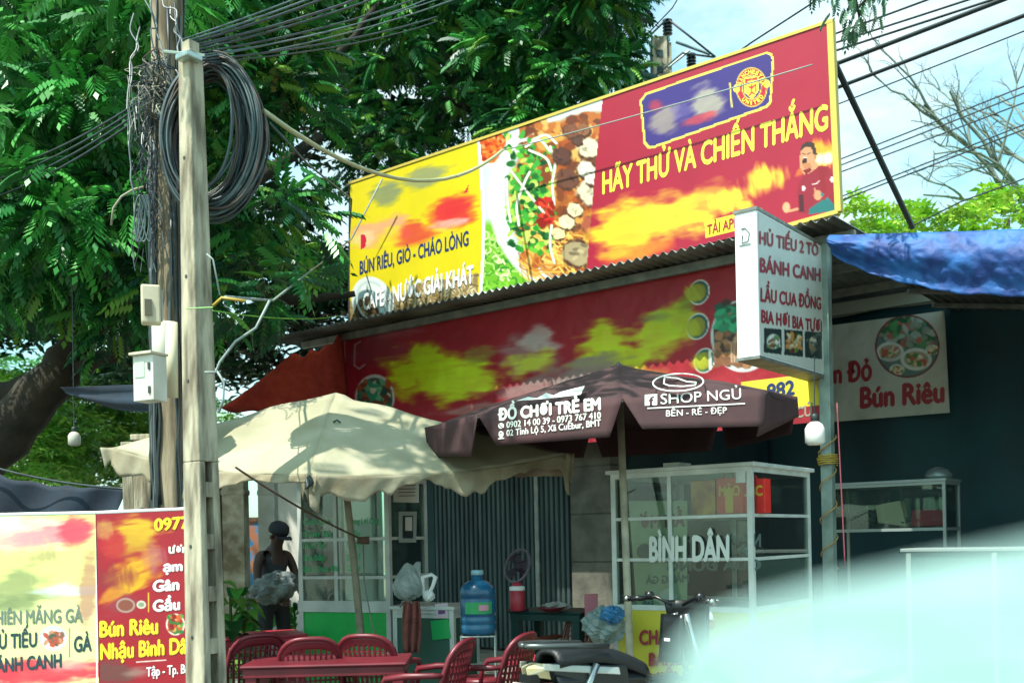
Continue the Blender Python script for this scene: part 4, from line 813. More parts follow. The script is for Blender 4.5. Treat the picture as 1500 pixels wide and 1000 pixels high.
# ================================================================== man with cap and bundle
m_skin = mat('tanned skin', '#4a3024', 0.6, c2='#38251c', scale=6); m_shirt = mat('dark sleeveless shirt', '#23262c', 0.85, c2='#30343a', scale=8, bump=0.3); m_trs = mat('dark trousers', '#1f2428', 0.9)
DM = 11.0; mc = P(401, 900, DM); man = thing('person', (mc.x, mc.y, 0), 'man in dark cap and sleeveless top, head bowed, carrying a grey bundle', 'person', rz=-0.75)
def skin_mesh(name, pts, edges, rad, m, par, sub=2):
    me = bpy.data.meshes.new(name); me.from_pydata([tuple(p) for p in pts], edges, []); o = bpy.data.objects.new(name, me); COL.objects.link(o); o.parent = par; WM[o] = WM[par]
    md = o.modifiers.new('skin', 'SKIN'); sv = me.skin_vertices[0].data
    for i, r in enumerate(rad): sv[i].radius = r if isinstance(r, tuple) else (r, r)
    sv[0].use_root = True; md.use_smooth_shade = True; s2 = o.modifiers.new('sub', 'SUBSURF'); s2.levels = sub; s2.render_levels = sub; me.materials.append(m); return o
# local: x = the way he faces, y = his left
V_ = [(0, 0, 0.93), (0.0, 0, 1.08), (0.01, 0, 1.24), (0.03, 0, 1.38), (0.06, 0, 1.47), (0.10, 0, 1.55), (0.125, 0, 1.63),
      (0.02, 0.17, 1.39), (0.05, 0.22, 1.27), (0.10, 0.235, 1.12), (0.22, 0.20, 0.98), (0.33, 0.15, 0.97),
      (0.02, -0.17, 1.39), (0.04, -0.22, 1.26), (0.08, -0.24, 1.10), (0.20, -0.20, 0.94), (0.31, -0.14, 0.90),
      (0.0, 0.10, 0.86), (0.03, 0.11, 0.5), (0, 0.11, 0.1), (0.12, 0.12, 0.03), (0.0, -0.10, 0.86), (0.0, -0.11, 0.5), (-0.04, -0.11, 0.1), (0.08, -0.12, 0.03)]
E_ = [(0, 1), (1, 2), (2, 3), (3, 4), (4, 5), (5, 6), (3, 7), (7, 8), (8, 9), (9, 10), (10, 11), (3, 12), (12, 13), (13, 14), (14, 15), (15, 16), (0, 17), (17, 18), (18, 19), (19, 20), (0, 21), (21, 22), (22, 23), (23, 24)]
R_ = [(.15, .11), (.14, .10), (.15, .11), (.13, .09), .055, .075, .085, .06, .05, .042, .036, .028, .06, .05, .042, .036, .028, .085, .058, .04, .035, .085, .058, .04, .035]
skin_mesh('body', V_, E_, R_, m_skin, man)
skin_mesh('trousers', [V_[0], V_[17], V_[18], V_[19], V_[21], V_[22], V_[23], (0, 0, 1.0)], [(0, 1), (1, 2), (2, 3), (0, 4), (4, 5), (5, 6), (0, 7)], [(.16, .13), .1, .075, .06, .1, .075, .06, (.155, .12)], m_trs, man)
skin_mesh('sleeveless_top', [V_[0], (0, 0, 1.08), (0.01, 0, 1.24), (0.03, 0, 1.37), (0.02, 0.13, 1.395), (0.02, -0.13, 1.395)], [(0, 1), (1, 2), (2, 3), (3, 4), (3, 5)], [(.165, .125), (.155, .118), (.165, .125), (.13, .10), .062, .062], m_shirt, man)
hc = Vector((0.125, 0, 1.60)); RH = Matrix.Rotation(0.45, 3, 'Y')
def lb_(mb, *a, **k): return mb.build(*a, local=True, **k)
mb = MB(); mb.lathe(hc+Vector((-0.005, 0, 0.035)), [(0.108, -0.005), (0.112, 0.03), (0.10, 0.075), (0.065, 0.105), (0.02, 0.118)], 18, R=RH); lb_(mb, 'cap', mat('dark cap', '#1b1e24', 0.8), man, smooth=True)
mb = MB(); br = [hc+RH @ Vector((0.20*math.cos(t) if False else 0.09+0.10*math.cos(t), 0.085*math.sin(t), 0.035-0.01*abs(math.sin(t)))) for t in np.linspace(-PI/2, PI/2, 9)]; mb.slab(br, UP, 0.008); lb_(mb, 'cap_brim', mat('dark cap', '#1b1e24', 0.8), man)
mb = MB(); mb.add([hc+RH @ Vector(p) for p in ((0.085, -0.014, -0.01), (0.085, 0.014, -0.01), (0.118, 0, -0.038), (0.082, 0.012, -0.045), (0.082, -0.012, -0.045))], [(0, 1, 2), (1, 3, 2), (3, 4, 2), (4, 0, 2)]); lb_(mb, 'nose', m_skin, man, smooth=True)
for sy in (-1, 1):
    mb = MB(); mb.lathe(hc+RH @ Vector((0, 0.086*sy, -0.02)), [(0.0, -0.025), (0.016, -0.018), (0.02, 0), (0.016, 0.02), (0.0, 0.028)], 8, R=RH); lb_(mb, 'ear', m_skin, man, smooth=True)
    mb = MB(); mb.lathe(hc+RH @ Vector((0.082, 0.03*sy, 0.0)), [(0.0, -0.007), (0.011, -0.003), (0.011, 0.004), (0, 0.007)], 8, R=RH); lb_(mb, 'eye', mat('dark eye', '#15110f', 0.3), man, smooth=True)
    w0 = Vector(V_[11] if sy > 0 else V_[16])
    skin_mesh('hand', [w0, w0+Vector((0.05, -0.01*sy, -0.01)), w0+Vector((0.08, -0.015*sy, -0.015))], [(0, 1), (1, 2)], [(.024, .03), (.018, .038), (.012, .036)], m_skin, man, 1)
    for f in range(4):
        o_ = w0+Vector((0.075, -0.015*sy, 0.022-0.018*f)); L2 = [0.07, 0.08, 0.075, 0.06][f]
        skin_mesh('finger', [o_, o_+Vector((L2*0.4, -0.012*sy, -0.004)), o_+Vector((L2*0.65, -0.035*sy, -0.008)), o_+Vector((L2*0.6, -0.055*sy, -0.01))], [(0, 1), (1, 2), (2, 3)], [.009, .008, .007, .006], m_skin, man, 1)
    o_ = w0+Vector((0.03, -0.01*sy, 0.028)); skin_mesh('thumb', [o_, o_+Vector((0.025, -0.02*sy, 0.02)), o_+Vector((0.045, -0.04*sy, 0.022))], [(0, 1), (1, 2)], [.011, .009, .008], m_skin, man, 1)
# the bundle he carries
bm = thing('bundle', P(404, 872, DM-0.30), 'grey crumpled plastic wrapped bundle held by the man in the cap', 'bundle')
bc = P(402, 860, DM-0.32); mb = MB(); n1, n2 = 30, 18
for j in range(n2+1):
    th = PI*j/n2
    for i in range(n1):
        ph = 2*PI*i/n1; r = 1+0.13*math.sin(ph*5+th*3)+0.09*math.sin(ph*9-th*7)+random.uniform(-0.07, 0.07)
        mb.v.append(bc+Vector((0.235*r*math.sin(th)*math.cos(ph), 0.14*r*math.sin(th)*math.sin(ph), 0.145*r*math.cos(th)+0.05*math.cos(ph)*math.sin(th))))
mb.f = [(j*n1+i, j*n1+(i+1) % n1, (j+1)*n1+(i+1) % n1, (j+1)*n1+i) for j in range(n2) for i in range(n1)]
mb.build('wrapping', mat('crumpled grey plastic', '#4c5556', 0.6, c2='#6f7878', scale=7, bump=1.0, bscale=20), bm)
# ================================================================== beige market umbrella
def hpx(a): return P(*a)
def lerp3(a, b, c, u, v): return a*(1-u-v)+b*u+c*v
m_bg = mat('sun bleached canvas', '#aeaa92', 0.85, c2='#989478', scale=2.2, bump=0.35, bscale=5, transl=0.10)
m_bv = mat('stained canvas valance', '#aaa48c', 0.85, c2='#857a60', scale=3.5, bump=0.5, bscale=9, transl=0.18)
m_pole = mat('worn grey pole', '#7d7a66', 0.7, c2='#9a957c', scale=9)
Fc_, Lc_, Rc_, Bc_ = P(451, 694, 7.2), P(166, 655, 8.3), P(832, 664, 8.2), P(560, 640, 9.8); PK = P(492, 575, 8.5)
ub = thing('market_umbrella', (P(530, 900, 8.45).x, 8.45, 0), 'large sun bleached beige umbrella with ragged hanging valance and dappled shade', 'umbrella')
def canopy(name, pk, cs, par, m, sagd, wr=0.02, seed=0, n=18, taut=None):
    for k in range(len(cs)):
        a, b = cs[k], cs[(k+1) % len(cs)]; mb = MB(); idx = {}
        for i in range(n+1):
            for j in range(n+1-i):
                u, v = i/n, j/n; p = lerp3(pk, a, b, u, v); r = u+v; mid = 4*u*v/max(r*r, 1e-6)
                nz_ = float(vnoise(np.array([p.x*3.1+seed]), np.array([p.y*3.1+p.z]), seed)[0]-0.5)+0.5*math.sin((u-v)*22+seed)*mid*0.5
                p = p-UP*(sagd*mid*r*r+0.10*sagd*4*r*(1-r))+UP*wr*nz_*(1 if r < 0.98 else 0.3)*(r > 0.05); idx[i, j] = len(mb.v); mb.v.append(p)
        for i in range(n):
            for j in range(n-i):
                mb.f.append((idx[i, j], idx[i+1, j], idx[i, j+1]))
                if j < n-i-1: mb.f.append((idx[i+1, j], idx[i+1, j+1], idx[i, j+1]))
        mb.build(name, m, par, smooth=True, thick=0.003)
canopy('canopy_panel', PK, [Fc_, Rc_, Bc_, Lc_], ub, m_bg, 0.07, 0.045, 3, 26)
def valance(name, a, b, dropf, par, m, out=0.03, n=60, rows=5, seed=0, sagd=0.07, curl=0.016):
    mb = MB(); d = (b-a); nn = Vector((d.y, -d.x, 0)).normalized(); nn = nn if nn.y < 0 else -nn
    for j in range(rows+1):
        for i in range(n+1):
            u = i/n; v = j/rows; p = a.lerp(b, u)-UP*sagd*4*u*(1-u); dr = dropf(u)
            mb.v.append(p-UP*dr*v+nn*(out*v+curl*math.sin(u*31+seed)*v+curl*0.6*math.sin(u*67+seed*2+v*3)*v))
    mb.f = [(j*(n+1)+i, j*(n+1)+i+1, (j+1)*(n+1)+i+1, (j+1)*(n+1)+i) for j in range(rows) for i in range(n)]
    return mb.build(name, m, par, smooth=True, thick=0.003)
def nzf(seed, f=9, f2=30): return lambda u: float(fbm(np.array([u*f]), np.array([seed*1.7]), seed, 4)[0])
n1_ = nzf(4); n2_ = nzf(9, 12)
valance('valance', Lc_, Fc_, lambda u: (0.06+0.22*max(0, 1-abs(u-0.36)/0.34)+0.17*max(0, 1-abs(u-0.06)/0.12))*(0.55+0.8*n1_(u)), ub, m_bv, 0.02, 90, 6, 1)
valance('valance', Fc_, Rc_, lambda u: (0.07+0.13*abs(math.sin(u*7.0+0.5))**1.5+0.03*math.sin(u*25)+0.015*math.sin(u*71))*(0.45+0.9*n2_(u))+(0.12 if u > 0.97 else 0)+(0.13 if u < 0.04 else 0), ub, m_bv, 0.01, 100, 6, 2)
valance('valance', Rc_, Bc_, lambda u: 0.14+0.1*n1_(u), ub, m_bv, 0.02, 50, 4, 3); valance('valance', Bc_, Lc_, lambda u: 0.14+0.1*n2_(u), ub, m_bv, 0.02, 50, 4, 4)
# the torn corner bits
for (c, w_, h_, s_) in ((Fc_, 0.14, 0.17, 2), (Lc_, 0.2, 0.16, 5), (Rc_, 0.10, 0.20, 7)):
    MB().grid(lambda u, v: c+Vector(((u-0.5)*w_*(1-0.4*v), 0.02*math.sin(u*9+s_), 0.0))-UP*(v*h_*(0.7+0.5*math.sin(u*5+s_)**2)), 8, 5).build('torn_corner', m_bv, ub, smooth=True, thick=0.003)
btm = P(540, 1000, 8.35); btm.z = 0.02
tp = PK-UP*0.06
MB().tube([btm, btm.lerp(tp, 0.5)+Vector((0.01, 0, 0)), tp], [0.032, 0.030, 0.026], 10).build('pole', m_pole, ub, smooth=True)
for c in (Fc_, Rc_, Bc_, Lc_): MB().tube([PK-UP*0.07, c-UP*0.035], 0.012, 5).build('rib', m_pole, ub)
MB().tube([Fc_+Vector((0, 0, -0.03)), Fc_+Vector((-0.01, -0.01, -0.10)), Fc_+Vector((0.03, 0, -0.06)), Fc_+Vector((0.0, 0, -0.02))], 0.022, 6).build('corner_knot', m_bl, ub, smooth=True)
MB().tube([P(x, y, 8.0) for x, y in ((488, 618), (494, 615), (499, 619))], 0.008, 5).build('torn_mark', m_bl, ub)
rp_a = P(345, 684, 6.75); rp_b = P(532, 790, 8.38)
MB().tube(sag(rp_a, rp_b, 0.03), 0.008, 6).build('guy_rope', mat('brown rope', '#5f4a3c', 0.8), None, smooth=True, label='brown rope tied from the concrete pole down to the beige umbrella pole', cat='rope')
MB().tube([rp_b+Vector((0.045*math.cos(t), 0.045*math.sin(t), 0.012*t/6.28-0.03)) for t in np.linspace(0, 6.28*4, 40)], 0.009, 5).build('rope_knot', mat('brown rope', '#5f4a3c', 0.8), None, smooth=True, label='brown rope knot wound round the beige umbrella pole', cat='rope')
MB().tube([rp_b, P(533, 850, 8.3), P(545, 915, 8.2), P(560, 965, 8.1)], 0.006, 5).build('loose_cord', mat('grey cord', '#77756a', 0.8), None, smooth=True, label='thin cord hanging loose beside the beige umbrella pole', cat='cord')
bs = thing('umbrella_base', (btm.x, btm.y, 0), 'round concrete foot holding the beige umbrella pole', 'umbrella base')
MB().lathe((btm.x, btm.y, 0.0), [(0.24, 0), (0.24, 0.06), (0.2, 0.10), (0.05, 0.12)], 20).build('foot', m_cp, bs, smooth=False)

# ================================================================== brown printed umbrella
m_bn = mat('brown umbrella cloth', '#45292b', 0.85, c2='#382224', scale=3, bump=0.4, bscale=6)
cen = Vector((0.75, 7.95)); Dk = [8.0, 7.2, 6.62, 6.95, 7.75]
cs = [P(622, 626, Dk[0]), P(700, 607, Dk[1]), P(912, 583, Dk[2]), P(1122, 571, Dk[3]), P(1168, 581, Dk[4])]
for a in (40, 90, 140): cs.append(Vector((cen.x+1.4*math.cos(math.radians(a)), cen.y+1.4*math.sin(math.radians(a)), 2.5)))
pk = P(906, 533, 7.95)
br_ = thing('printed_umbrella', (cen.x, cen.y, 0), 'brown parasol printed with white shop lettering, next to the beige umbrella', 'umbrella')
canopy('canopy_panel', pk, cs, br_, m_bn, 0.045, 0.035, 11, 14)
_pA = plane3(cs[1], cs[2], P(727, 652, 7.06)); _pB = plane3(cs[2], cs[3], P(941, 628, 6.52))
lows = [(P(632, 669, Dk[0]-.0), P(690, 668, Dk[1]+.02)), (_pA(727, 652), _pA(893, 640)), (_pB(941, 628), _pB(1118, 624)), (P(1108, 640, Dk[3]-.02), P(1170, 610, Dk[4]-.05))]
def vpanel(a, b, c, d, nm='valance'):  # a,b top, c,d bottom (below a,b)
    mb = MB(); mb.grid(lambda u, v: (a.lerp(b, u)).lerp(c.lerp(d, u), v)+Vector((0, -0.004*math.sin(u*7)*v*math.sin(PI*u), 0)), 16, 5); mb.build(nm, m_bn, br_, smooth=True, thick=0.003)
for k in range(4): vpanel(cs[k], cs[k+1], lows[k][0], lows[k][1])
for k in range(4, 8):
    a, b = cs[k], cs[(k+1) % 8]; vpanel(a, b, a.lerp(b, 0.08)-UP*0.27, a.lerp(b, 0.92)-UP*0.27)
bt2 = P(926, 1000, 7.45); bt2.z = 0.02; MB().tube([bt2, pk-UP*0.05], 0.028, 12).build('pole', mat('pale cream pole', '#b6b39c', 0.6, c2='#8f8c78', scale=7), br_, smooth=True)
MB().lathe(pk-UP*0.03, [(0.035, 0.01), (0.02, 0.03), (0.008, 0.045)], 10).build('finial', m_bl, br_, smooth=True)
for c in cs: MB().tube([pk-UP*0.08, c-UP*0.02], 0.007, 4).build('rib', m_steel, br_)
MB().lathe((bt2.x, bt2.y, 0.0), [(0.22, 0), (0.22, 0.08), (0.05, 0.12)], 18).build('foot', m_cp, br_)
pv1 = plane3(cs[1], cs[2], lows[1][0]); pv2 = plane3(cs[2], cs[3], lows[2][0])
m_tw = mat('cream white print', '#dde0d8', 0.6)
text(br_, 'ĐỒ CHƠI TRẺ EM', pv1, (731, 616), (880, 600), 16, m_tw, 0.05, off=0.009)
text(br_, '0902 14 00 39 - 0973 767 410', pv1, (743, 627), (881, 613), 9, m_tw, 0.014, off=0.009)
text(br_, '02 Tỉnh Lộ 5, Xã CuÊbur, BMT', pv1, (743, 639), (881, 624), 9, m_tw, 0.014, off=0.009)
def disc(par, pl, cx, cy, r, m, off, name='mark', ry=None):
    mb = MB(); n = 16; mb.add([pl(cx+r*math.cos(2*PI*i/n), cy+(ry or r)*math.sin(2*PI*i/n), off) for i in range(n)], [tuple(range(n))]); mb.build(name, m, par)
def stroke(par, pl, pts, w_, m, off, name='mark', closed=False):
    mb = MB(); pp_ = pts+[pts[0]] if closed else pts
    for (x1, y1), (x2, y2) in zip(pp_[:-1], pp_[1:]):
        L_ = math.hypot(x2-x1, y2-y1)+1e-6; nx, ny_ = -(y2-y1)/L_*w_/2, (x2-x1)/L_*w_/2; ex, ey = (x2-x1)/L_*w_*.3, (y2-y1)/L_*w_*.3
        mb.add([pl(x1+nx-ex, y1+ny_-ey, off), pl(x2+nx+ex, y2+ny_+ey, off), pl(x2-nx+ex, y2-ny_+ey, off), pl(x1-nx-ex, y1-ny_-ey, off)], [(0, 1, 2, 3)])
    mb.build(name, m, par)
disc(br_, pv1, 735, 624, 4.2, m_tw, 0.009, 'phone_mark'); stroke(br_, pv1, [(733, 622), (734, 625), (737, 627)], 1.3, m_bn, 0.011, 'phone_mark')
disc(br_, pv1, 735, 635, 3.4, m_tw, 0.009, 'pin_mark'); disc(br_, pv1, 735, 635, 1.3, m_bn, 0.011, 'pin_mark'); stroke(br_, pv1, [(732, 637), (735, 642), (738, 637)], 1.6, m_tw, 0.010, 'pin_mark'); stroke(br_, pv1, [(731, 643), (739, 642)], 1.4, m_tw, 0.010, 'pin_mark')
# second panel
cp2 = plane3(cs[2], cs[3], pk)
text(br_, 'SHOP NGỦ', pv2, (967, 593), (1085, 585), 15, m_tw, 0.0, off=0.009)
stroke(br_, pv2, [(948, 599), (1090, 592)], 1.6, m_tw, 0.009, 'underline')
text(br_, 'BỀN - RẺ - ĐẸP', pv2, (975, 611), (1064, 606), 9, m_tw, 0.01, off=0.009)
mb = MB(); mb.add([pv2(*p, 0.008) for p in ((944, 595), (944, 579), (962, 578), (962, 594))], [(0, 1, 2, 3)]); mb.build('letter_square', m_tw, br_)
text(br_, 'f', pv2, (950, 595), (957, 594), 12, m_bn, 0.03, off=0.011)
el = [(993+37*math.cos(t), 566+13*math.sin(t)+1.0*math.cos(t)*-1.5) for t in np.linspace(0, 2*PI, 28)][:-1]
stroke(br_, cp2, el, 1.8, m_tw, 0.03, 'oval_mark', closed=True)
stroke(br_, cp2, [(973, 560), (972, 568), (980, 571), (1000, 572), (1018, 570), (1019, 566), (1006, 565), (992, 560), (984, 559), (973, 558)], 1.7, m_tw, 0.03, 'slipper_mark', closed=True)
cp1 = plane3(cs[1], cs[2], pk)
mb = MB(); mb.add([cp1(*p, 0.035) for p in ((757, 594), (775, 588), (788, 590), (802, 582), (812, 586), (822, 581), (858, 572), (852, 585), (800, 591))], [tuple(range(9))]); mb.build('white_mark', m_tw, br_)

# ================================================================== glass carts
m_al = mat('white aluminium', '#cfd6d0', 0.4, 0.1, c2='#b5beb8', scale=5); m_gl = mat_glass('clear glass', '#f2faf7', 0.01, 0.008)
m_grn = mat('green panel', '#1cc058', 0.45, c2='#16a84c', scale=3); m_ylp = mat('yellow panel', '#cfc83c', 0.5, c2='#bdb83a', scale=3)
class Frame:
    def __init__(s, A, B, C):
        s.o = Vector((A.x, A.y, 0)); B = Vector((B.x, B.y, 0)); C = Vector((C.x, C.y, 0)); s.ex = (B-s.o).normalized(); s.w = (B-s.o).length
        s.ey = Vector((-s.ex.y, s.ex.x, 0)); s.ey = s.ey if s.ey.y > 0 else -s.ey; s.d = (C-B).dot(s.ey)
def cart(fr, par, zb, zm, zt, mbase, mfr, shelves, mids=(), p=0.035, legs=False, top=True, lid=0.05, glass=True):
    o, ex, ey, w_, d = fr.o, fr.ex, fr.ey, fr.w, fr.d
    for x in (0, w_-p):
        for y in (0, d-p): MB().obox(o, ex, ey, (x, x+p, y, y+p, 0.0, zt)).build('post', mfr, par)
    for x in mids: MB().obox(o, ex, ey, (x, x+p*0.8, 0.002, p*0.8, zm+p, zt-p)).build('mullion', mfr, par); MB().obox(o, ex, ey, (x, x+p*0.8, d-p*.8, d-0.002, zm+p, zt-p)).build('mullion', mfr, par)
    for z in (zm, zt-p):
        for y in (0, d-p): MB().obox(o, ex, ey, (p, w_-p, y+0.001, y+p-0.001, z, z+p)).build('rail', mfr, par)
        for x in (0, w_-p): MB().obox(o, ex, ey, (x+0.001, x+p-0.001, p, d-p, z, z+p)).build('rail', mfr, par)
    for z in shelves:
        MB().obox(o, ex, ey, (p+.003, w_-p-.003, p+.003, d-p-.003, z+p*.6, z+p*.6+0.006)).build('glass_shelf', m_gl, par)
        for y in (0.004, d-p*.7-.004): MB().obox(o, ex, ey, (p, w_-p, y, y+p*.7, z, z+p*.6)).build('shelf_rail', mfr, par)
        for x in (0.004, w_-p*.7-.004): MB().obox(o, ex, ey, (x, x+p*.7, p, d-p, z, z+p*.6)).build('shelf_rail', mfr, par)
    if glass:
        for r in ((p, w_-p, 0.012, 0.018, zm+p, zt-p), (0.012, 0.018, p, d-p, zm+p, zt-p), (w_-0.018, w_-0.012, p, d-p, zm+p, zt-p), (p, w_-p, d-0.018, d-0.012, zm+p, zt-p)):
            MB().obox(o, ex, ey, r).build('glass_pane', m_gl, par)
    if mbase:
        for r in ((p, w_-p, 0.008, 0.02, zb, zm), (0.008, 0.02, p, d-p, zb, zm), (w_-0.02, w_-0.008, p, d-p, zb, zm), (p, w_-p, d-.02, d-.008, zb, zm)): MB().obox(o, ex, ey, r).build('base_panel', mbase, par)
        MB().obox(o, ex, ey, (p, w_-p, p, d-p, zm-0.005, zm+0.01)).build('counter_top', mfr, par)
    if top: MB().obox(o, ex, ey, (-lid, w_+lid, -lid, d+lid, zt, zt+0.03)).build('top_board', mfr, par, bevel=0.004)
# green based cart
f1 = Frame(P(438, 890, 9.35), P(572, 890, 8.95), P(622, 890, 9.6)); c1 = thing('food_cart', f1.o+f1.ex*f1.w/2, 'glass food cart with green base panels and green printed words under the beige umbrella', 'food cart')
cart(f1, c1, 0.10, 0.90, 2.08, m_grn, m_al, (1.18, 1.52), (f1.w*0.40,), 0.045)
MB().obox(f1.o, f1.ex, f1.ey, (-0.005, f1.w+0.005, -0.012, -0.001, 0.885, 0.985)).build('trim_board', m_al, c1)
fl1 = plane3(f1.o-f1.ey*0.0, f1.o+f1.ex-f1.ey*0.0, f1.o+UP); m_gt = mat('green print', '#12a860', 0.5)
for y, (s1, s2) in zip((768, 786, 803, 821, 837), (('Chuối Om', 'Chang Lợi Ong'), ('Chanh Dây', 'Trà Đào'), ('Dừa Tắc', 'Trà Sữa'), ('Sữa Bắp', 'Sinh Tố'), ('Sữa Chua Đá', 'Cà Phê'))):
    text(c1, s1, fl1, (444, y), (444+5.0*len(s1)-3, y-1), 8, m_gt, 0.03, off=0.004); text(c1, s2, fl1, (508, y-1), (508+(47 if y < 770 else 20), y-2), 8, m_gt, 0.03, off=0.004)
# things in the green cart: paper notice, side notice, cloth, leaning sticks
fs1 = plane3(f1.o+f1.ex*f1.w, f1.o+f1.ex*f1.w+f1.ey, f1.o+f1.ex*f1.w+UP)
def card(name, pl, pts, m, off, th, par=None, **k):
    A_ = [pl(x, y, off) for x, y in pts]; n_ = (A_[1]-A_[0]).cross(A_[2]-A_[0]).normalized(); d_ = ray(*pts[0]); n_ = n_ if n_.dot(d_) < 0 else -n_
    mb = MB(); mb.slab(A_, n_, th); return mb.build(name, m, par, **k)
m_pp = mat('white paper', '#c9d0c8', 0.7); m_pk = mat('grey ink', '#4a5654', 0.7)
pn = thing('paper_notice', fs1(590, 750), 'white paper notice with rows of small print on the green cart glass', 'notice')
card('sheet', fs1, ((575, 700), (612, 698), (612, 736), (575, 735)), m_pp, 0.012, 0.004, pn)
for k in range(5): stroke(pn, fs1, [(582, 706+k*5), (606, 705.5+k*5)], 1.2, m_pk, 0.016, 'print_line')
qn = thing('notice_frame', fs1(598, 790), 'small grey framed card with tiny picture on the side glass of the green cart', 'notice')
card('frame', fs1, ((583, 749), (609, 749), (608, 794), (583, 794)), mat('pale grey frame', '#98a8a4', 0.6), 0.012, 0.006, qn); card('picture', fs1, ((588, 755), (603, 755), (603, 788), (588, 788)), mat('dark picture', '#26383c', 0.4), 0.016, 0.004, qn)
card('label_patch', fs1, ((591, 757), (601, 757), (601, 777), (591, 777)), m_pp, 0.020, 0.003, qn)
# pale counter to the right of the cart
f2 = Frame(P(575, 890, 8.7), P(664, 890, 8.45), P(690, 890, 8.9)); c2 = thing('side_counter', f2.o+f2.ex*f2.w/2, 'low white counter with green tile at the right end of the green cart', 'counter')
cart(f2, c2, 0.1, 0.86, 0.93, mat('dim grey green panel', '#2f5a4a', 0.7), m_al, (), (), 0.04, top=True, lid=0.02, glass=False)
fp2 = plane3(f2.o, f2.o+f2.ex, f2.o+UP)
card('green_tile', fp2, ((631, 909), (657, 906), (661, 934), (634, 937)), mat('bright green tile', '#1fa85a', 0.4), 0.006, 0.006, c2)
card('sticker', fp2, ((638, 884), (657, 882), (657, 904), (639, 905)), mat('pale pink sticker', '#c9b8c0', 0.6), 0.010, 0.003, c2); card('sticker_mark', fp2, ((643, 889), (653, 888), (653, 898), (643, 899)), mat('purple mark', '#6a4a7a', 0.6), 0.013, 0.002, c2)
def lumpy(c, rx, ry, rz_, m, name, label=None, cat=None, par=None, top=0.0, n=20, amp=0.12, seed=0):
    mb = MB(); n2 = 12
    for j in range(n2+1):
        th = PI*j/n2
        for i in range(n):
            ph = 2*PI*i/n; r = 1+amp*math.sin(ph*5+th*4+seed)+amp*.6*math.sin(ph*11-th*6+seed)+random.uniform(-amp, amp)*.5
            mb.v.append(c+Vector((rx*r*math.sin(th)*math.cos(ph), ry*r*math.sin(th)*math.sin(ph), rz_*r*math.cos(th)+(top*max(0, math.cos(th))**3))))
    mb.f = [(j*n+i, j*n+(i+1) % n, (j+1)*n+(i+1) % n, (j+1)*n+i) for j in range(n2) for i in range(n)]
    return mb.build(name, m, par, label=label, cat=cat)
m_bag = mat('cloudy white plastic', '#c2ccc8', 0.35, c2='#98a8a4', scale=9, bump=1.0, bscale=16, transl=0.3)
pb = thing('plastic_bag', P(600, 878, 8.55), 'tied translucent plastic bag hanging at the side glass of the green cart', 'bag')
lumpy(P(598, 862, 8.5), 0.13, 0.09, 0.09, m_bag, 'bag_body', par=pb, top=0.12, amp=0.06)
MB().grid(lambda u, v: P(577+u*40-v*0, 862-v*0, 8.5).lerp(P(610+u*6, 822, 8.5), v), 8, 6).build('bag_neck', m_bag, pb, smooth=True, thick=0.003)
hb = thing('carrier_bag', P(630, 880, 8.5), 'white carrier bag with looped handle on the low white counter', 'bag')
lumpy(P(628, 872, 8.5), 0.05, 0.05, 0.045, m_w, 'bag_body', par=hb, amp=0.08)
MB().tube([P(x, y, 8.5) for x, y in ((620, 868), (619, 845), (632, 841), (638, 845), (634, 858), (627, 872))], [0.02, 0.022, 0.018, 0.022, 0.018, 0.02], 6).build('handle', m_w, hb, smooth=True)
tw = thing('towel', P(602, 955, 8.3), 'dusty red brown towel hanging from the front of the low white counter', 'towel')
MB().grid(lambda u, v: P(592+u*22+6*math.sin(v*3)*(u-.5), 880+v*75, 8.35)+Vector((0, 0.03*math.sin(u*16+v*2), 0)), 16, 10).build('cloth', mat('dusty red towel', '#8a5048', 0.95, c2='#6f4038', scale=14, bump=0.6), tw, smooth=True, thick=0.012)
MB().tube([P(586, 889, 8.4), P(590, 880, 8.38), P(600, 880, 8.35), P(606, 884, 8.35)], 0.008, 5).build('hook', m_steel, tw)

# white framed cart at the right
FA, FB, FCc = P(894, 700, 8.15), P(1101, 700, 7.45), P(1197, 700, 8.1)
f3 = Frame(FA, FB, FCc); f3.d = 1.2; zt3 = 2.0; c3 = thing('glass_cart', f3.o+f3.ex*f3.w/2, 'white framed glass cart with white lettering and a yellow base panel under the brown umbrella', 'food cart')
cart(f3, c3, 0.14, 0.93, zt3, m_ylp, m_al, (1.31, 1.63), (f3.w*0.42,), 0.04, lid=0.03)
fl3 = plane3(f3.o, f3.o+f3.ex, f3.o+UP); m_glw = mat('white vinyl letters', '#d5ddd5', 0.5)
text(c3, 'BÌNH DÂN', fl3, (953, 821), (1068, 820), 34, m_glw, 0.05, off=0.012)
card('printed_film', fl3, ((918, 733), (1004, 733), (1004, 893), (930, 893)), mat('greenish print film', '#7d9070', 0.6, c2='#8f9f86', scale=4), -0.03, 0.003, c3)
m_mr = mat('maroon print', '#6a2a3c', 0.6); m_dg = mat('grey green print', '#4a5f5a', 0.6)
text(c3, 'ẨN MỜ', fl3, (1000, 770), (936, 774), 18, m_mr, 0.05, off=-0.026); text(c3, 'MĂNG GÀ', fl3, (1006, 852), (944, 855), 11, m_dg, 0.05, off=-0.026); text(c3, 'GÀ', fl3, (954, 888), (938, 888), 13, m_dg, 0.05, off=-0.026)
text(c3, 'N Tươi', fl3, (1112, 800), (1066, 798), 18, m_dg, 0.05, off=-0.024); text(c3, 'CUA ĐỒNG', fl3, (1112, 834), (976, 836), 15, m_dg, 0.05, off=-0.024)
disc(c3, fl3, 942, 808, 12, m_dg, -0.026, 'round_mark'); disc(c3, fl3, 976, 876, 14, mat('pale print', '#9aa8a0', 0.6), -0.026, 'round_mark')
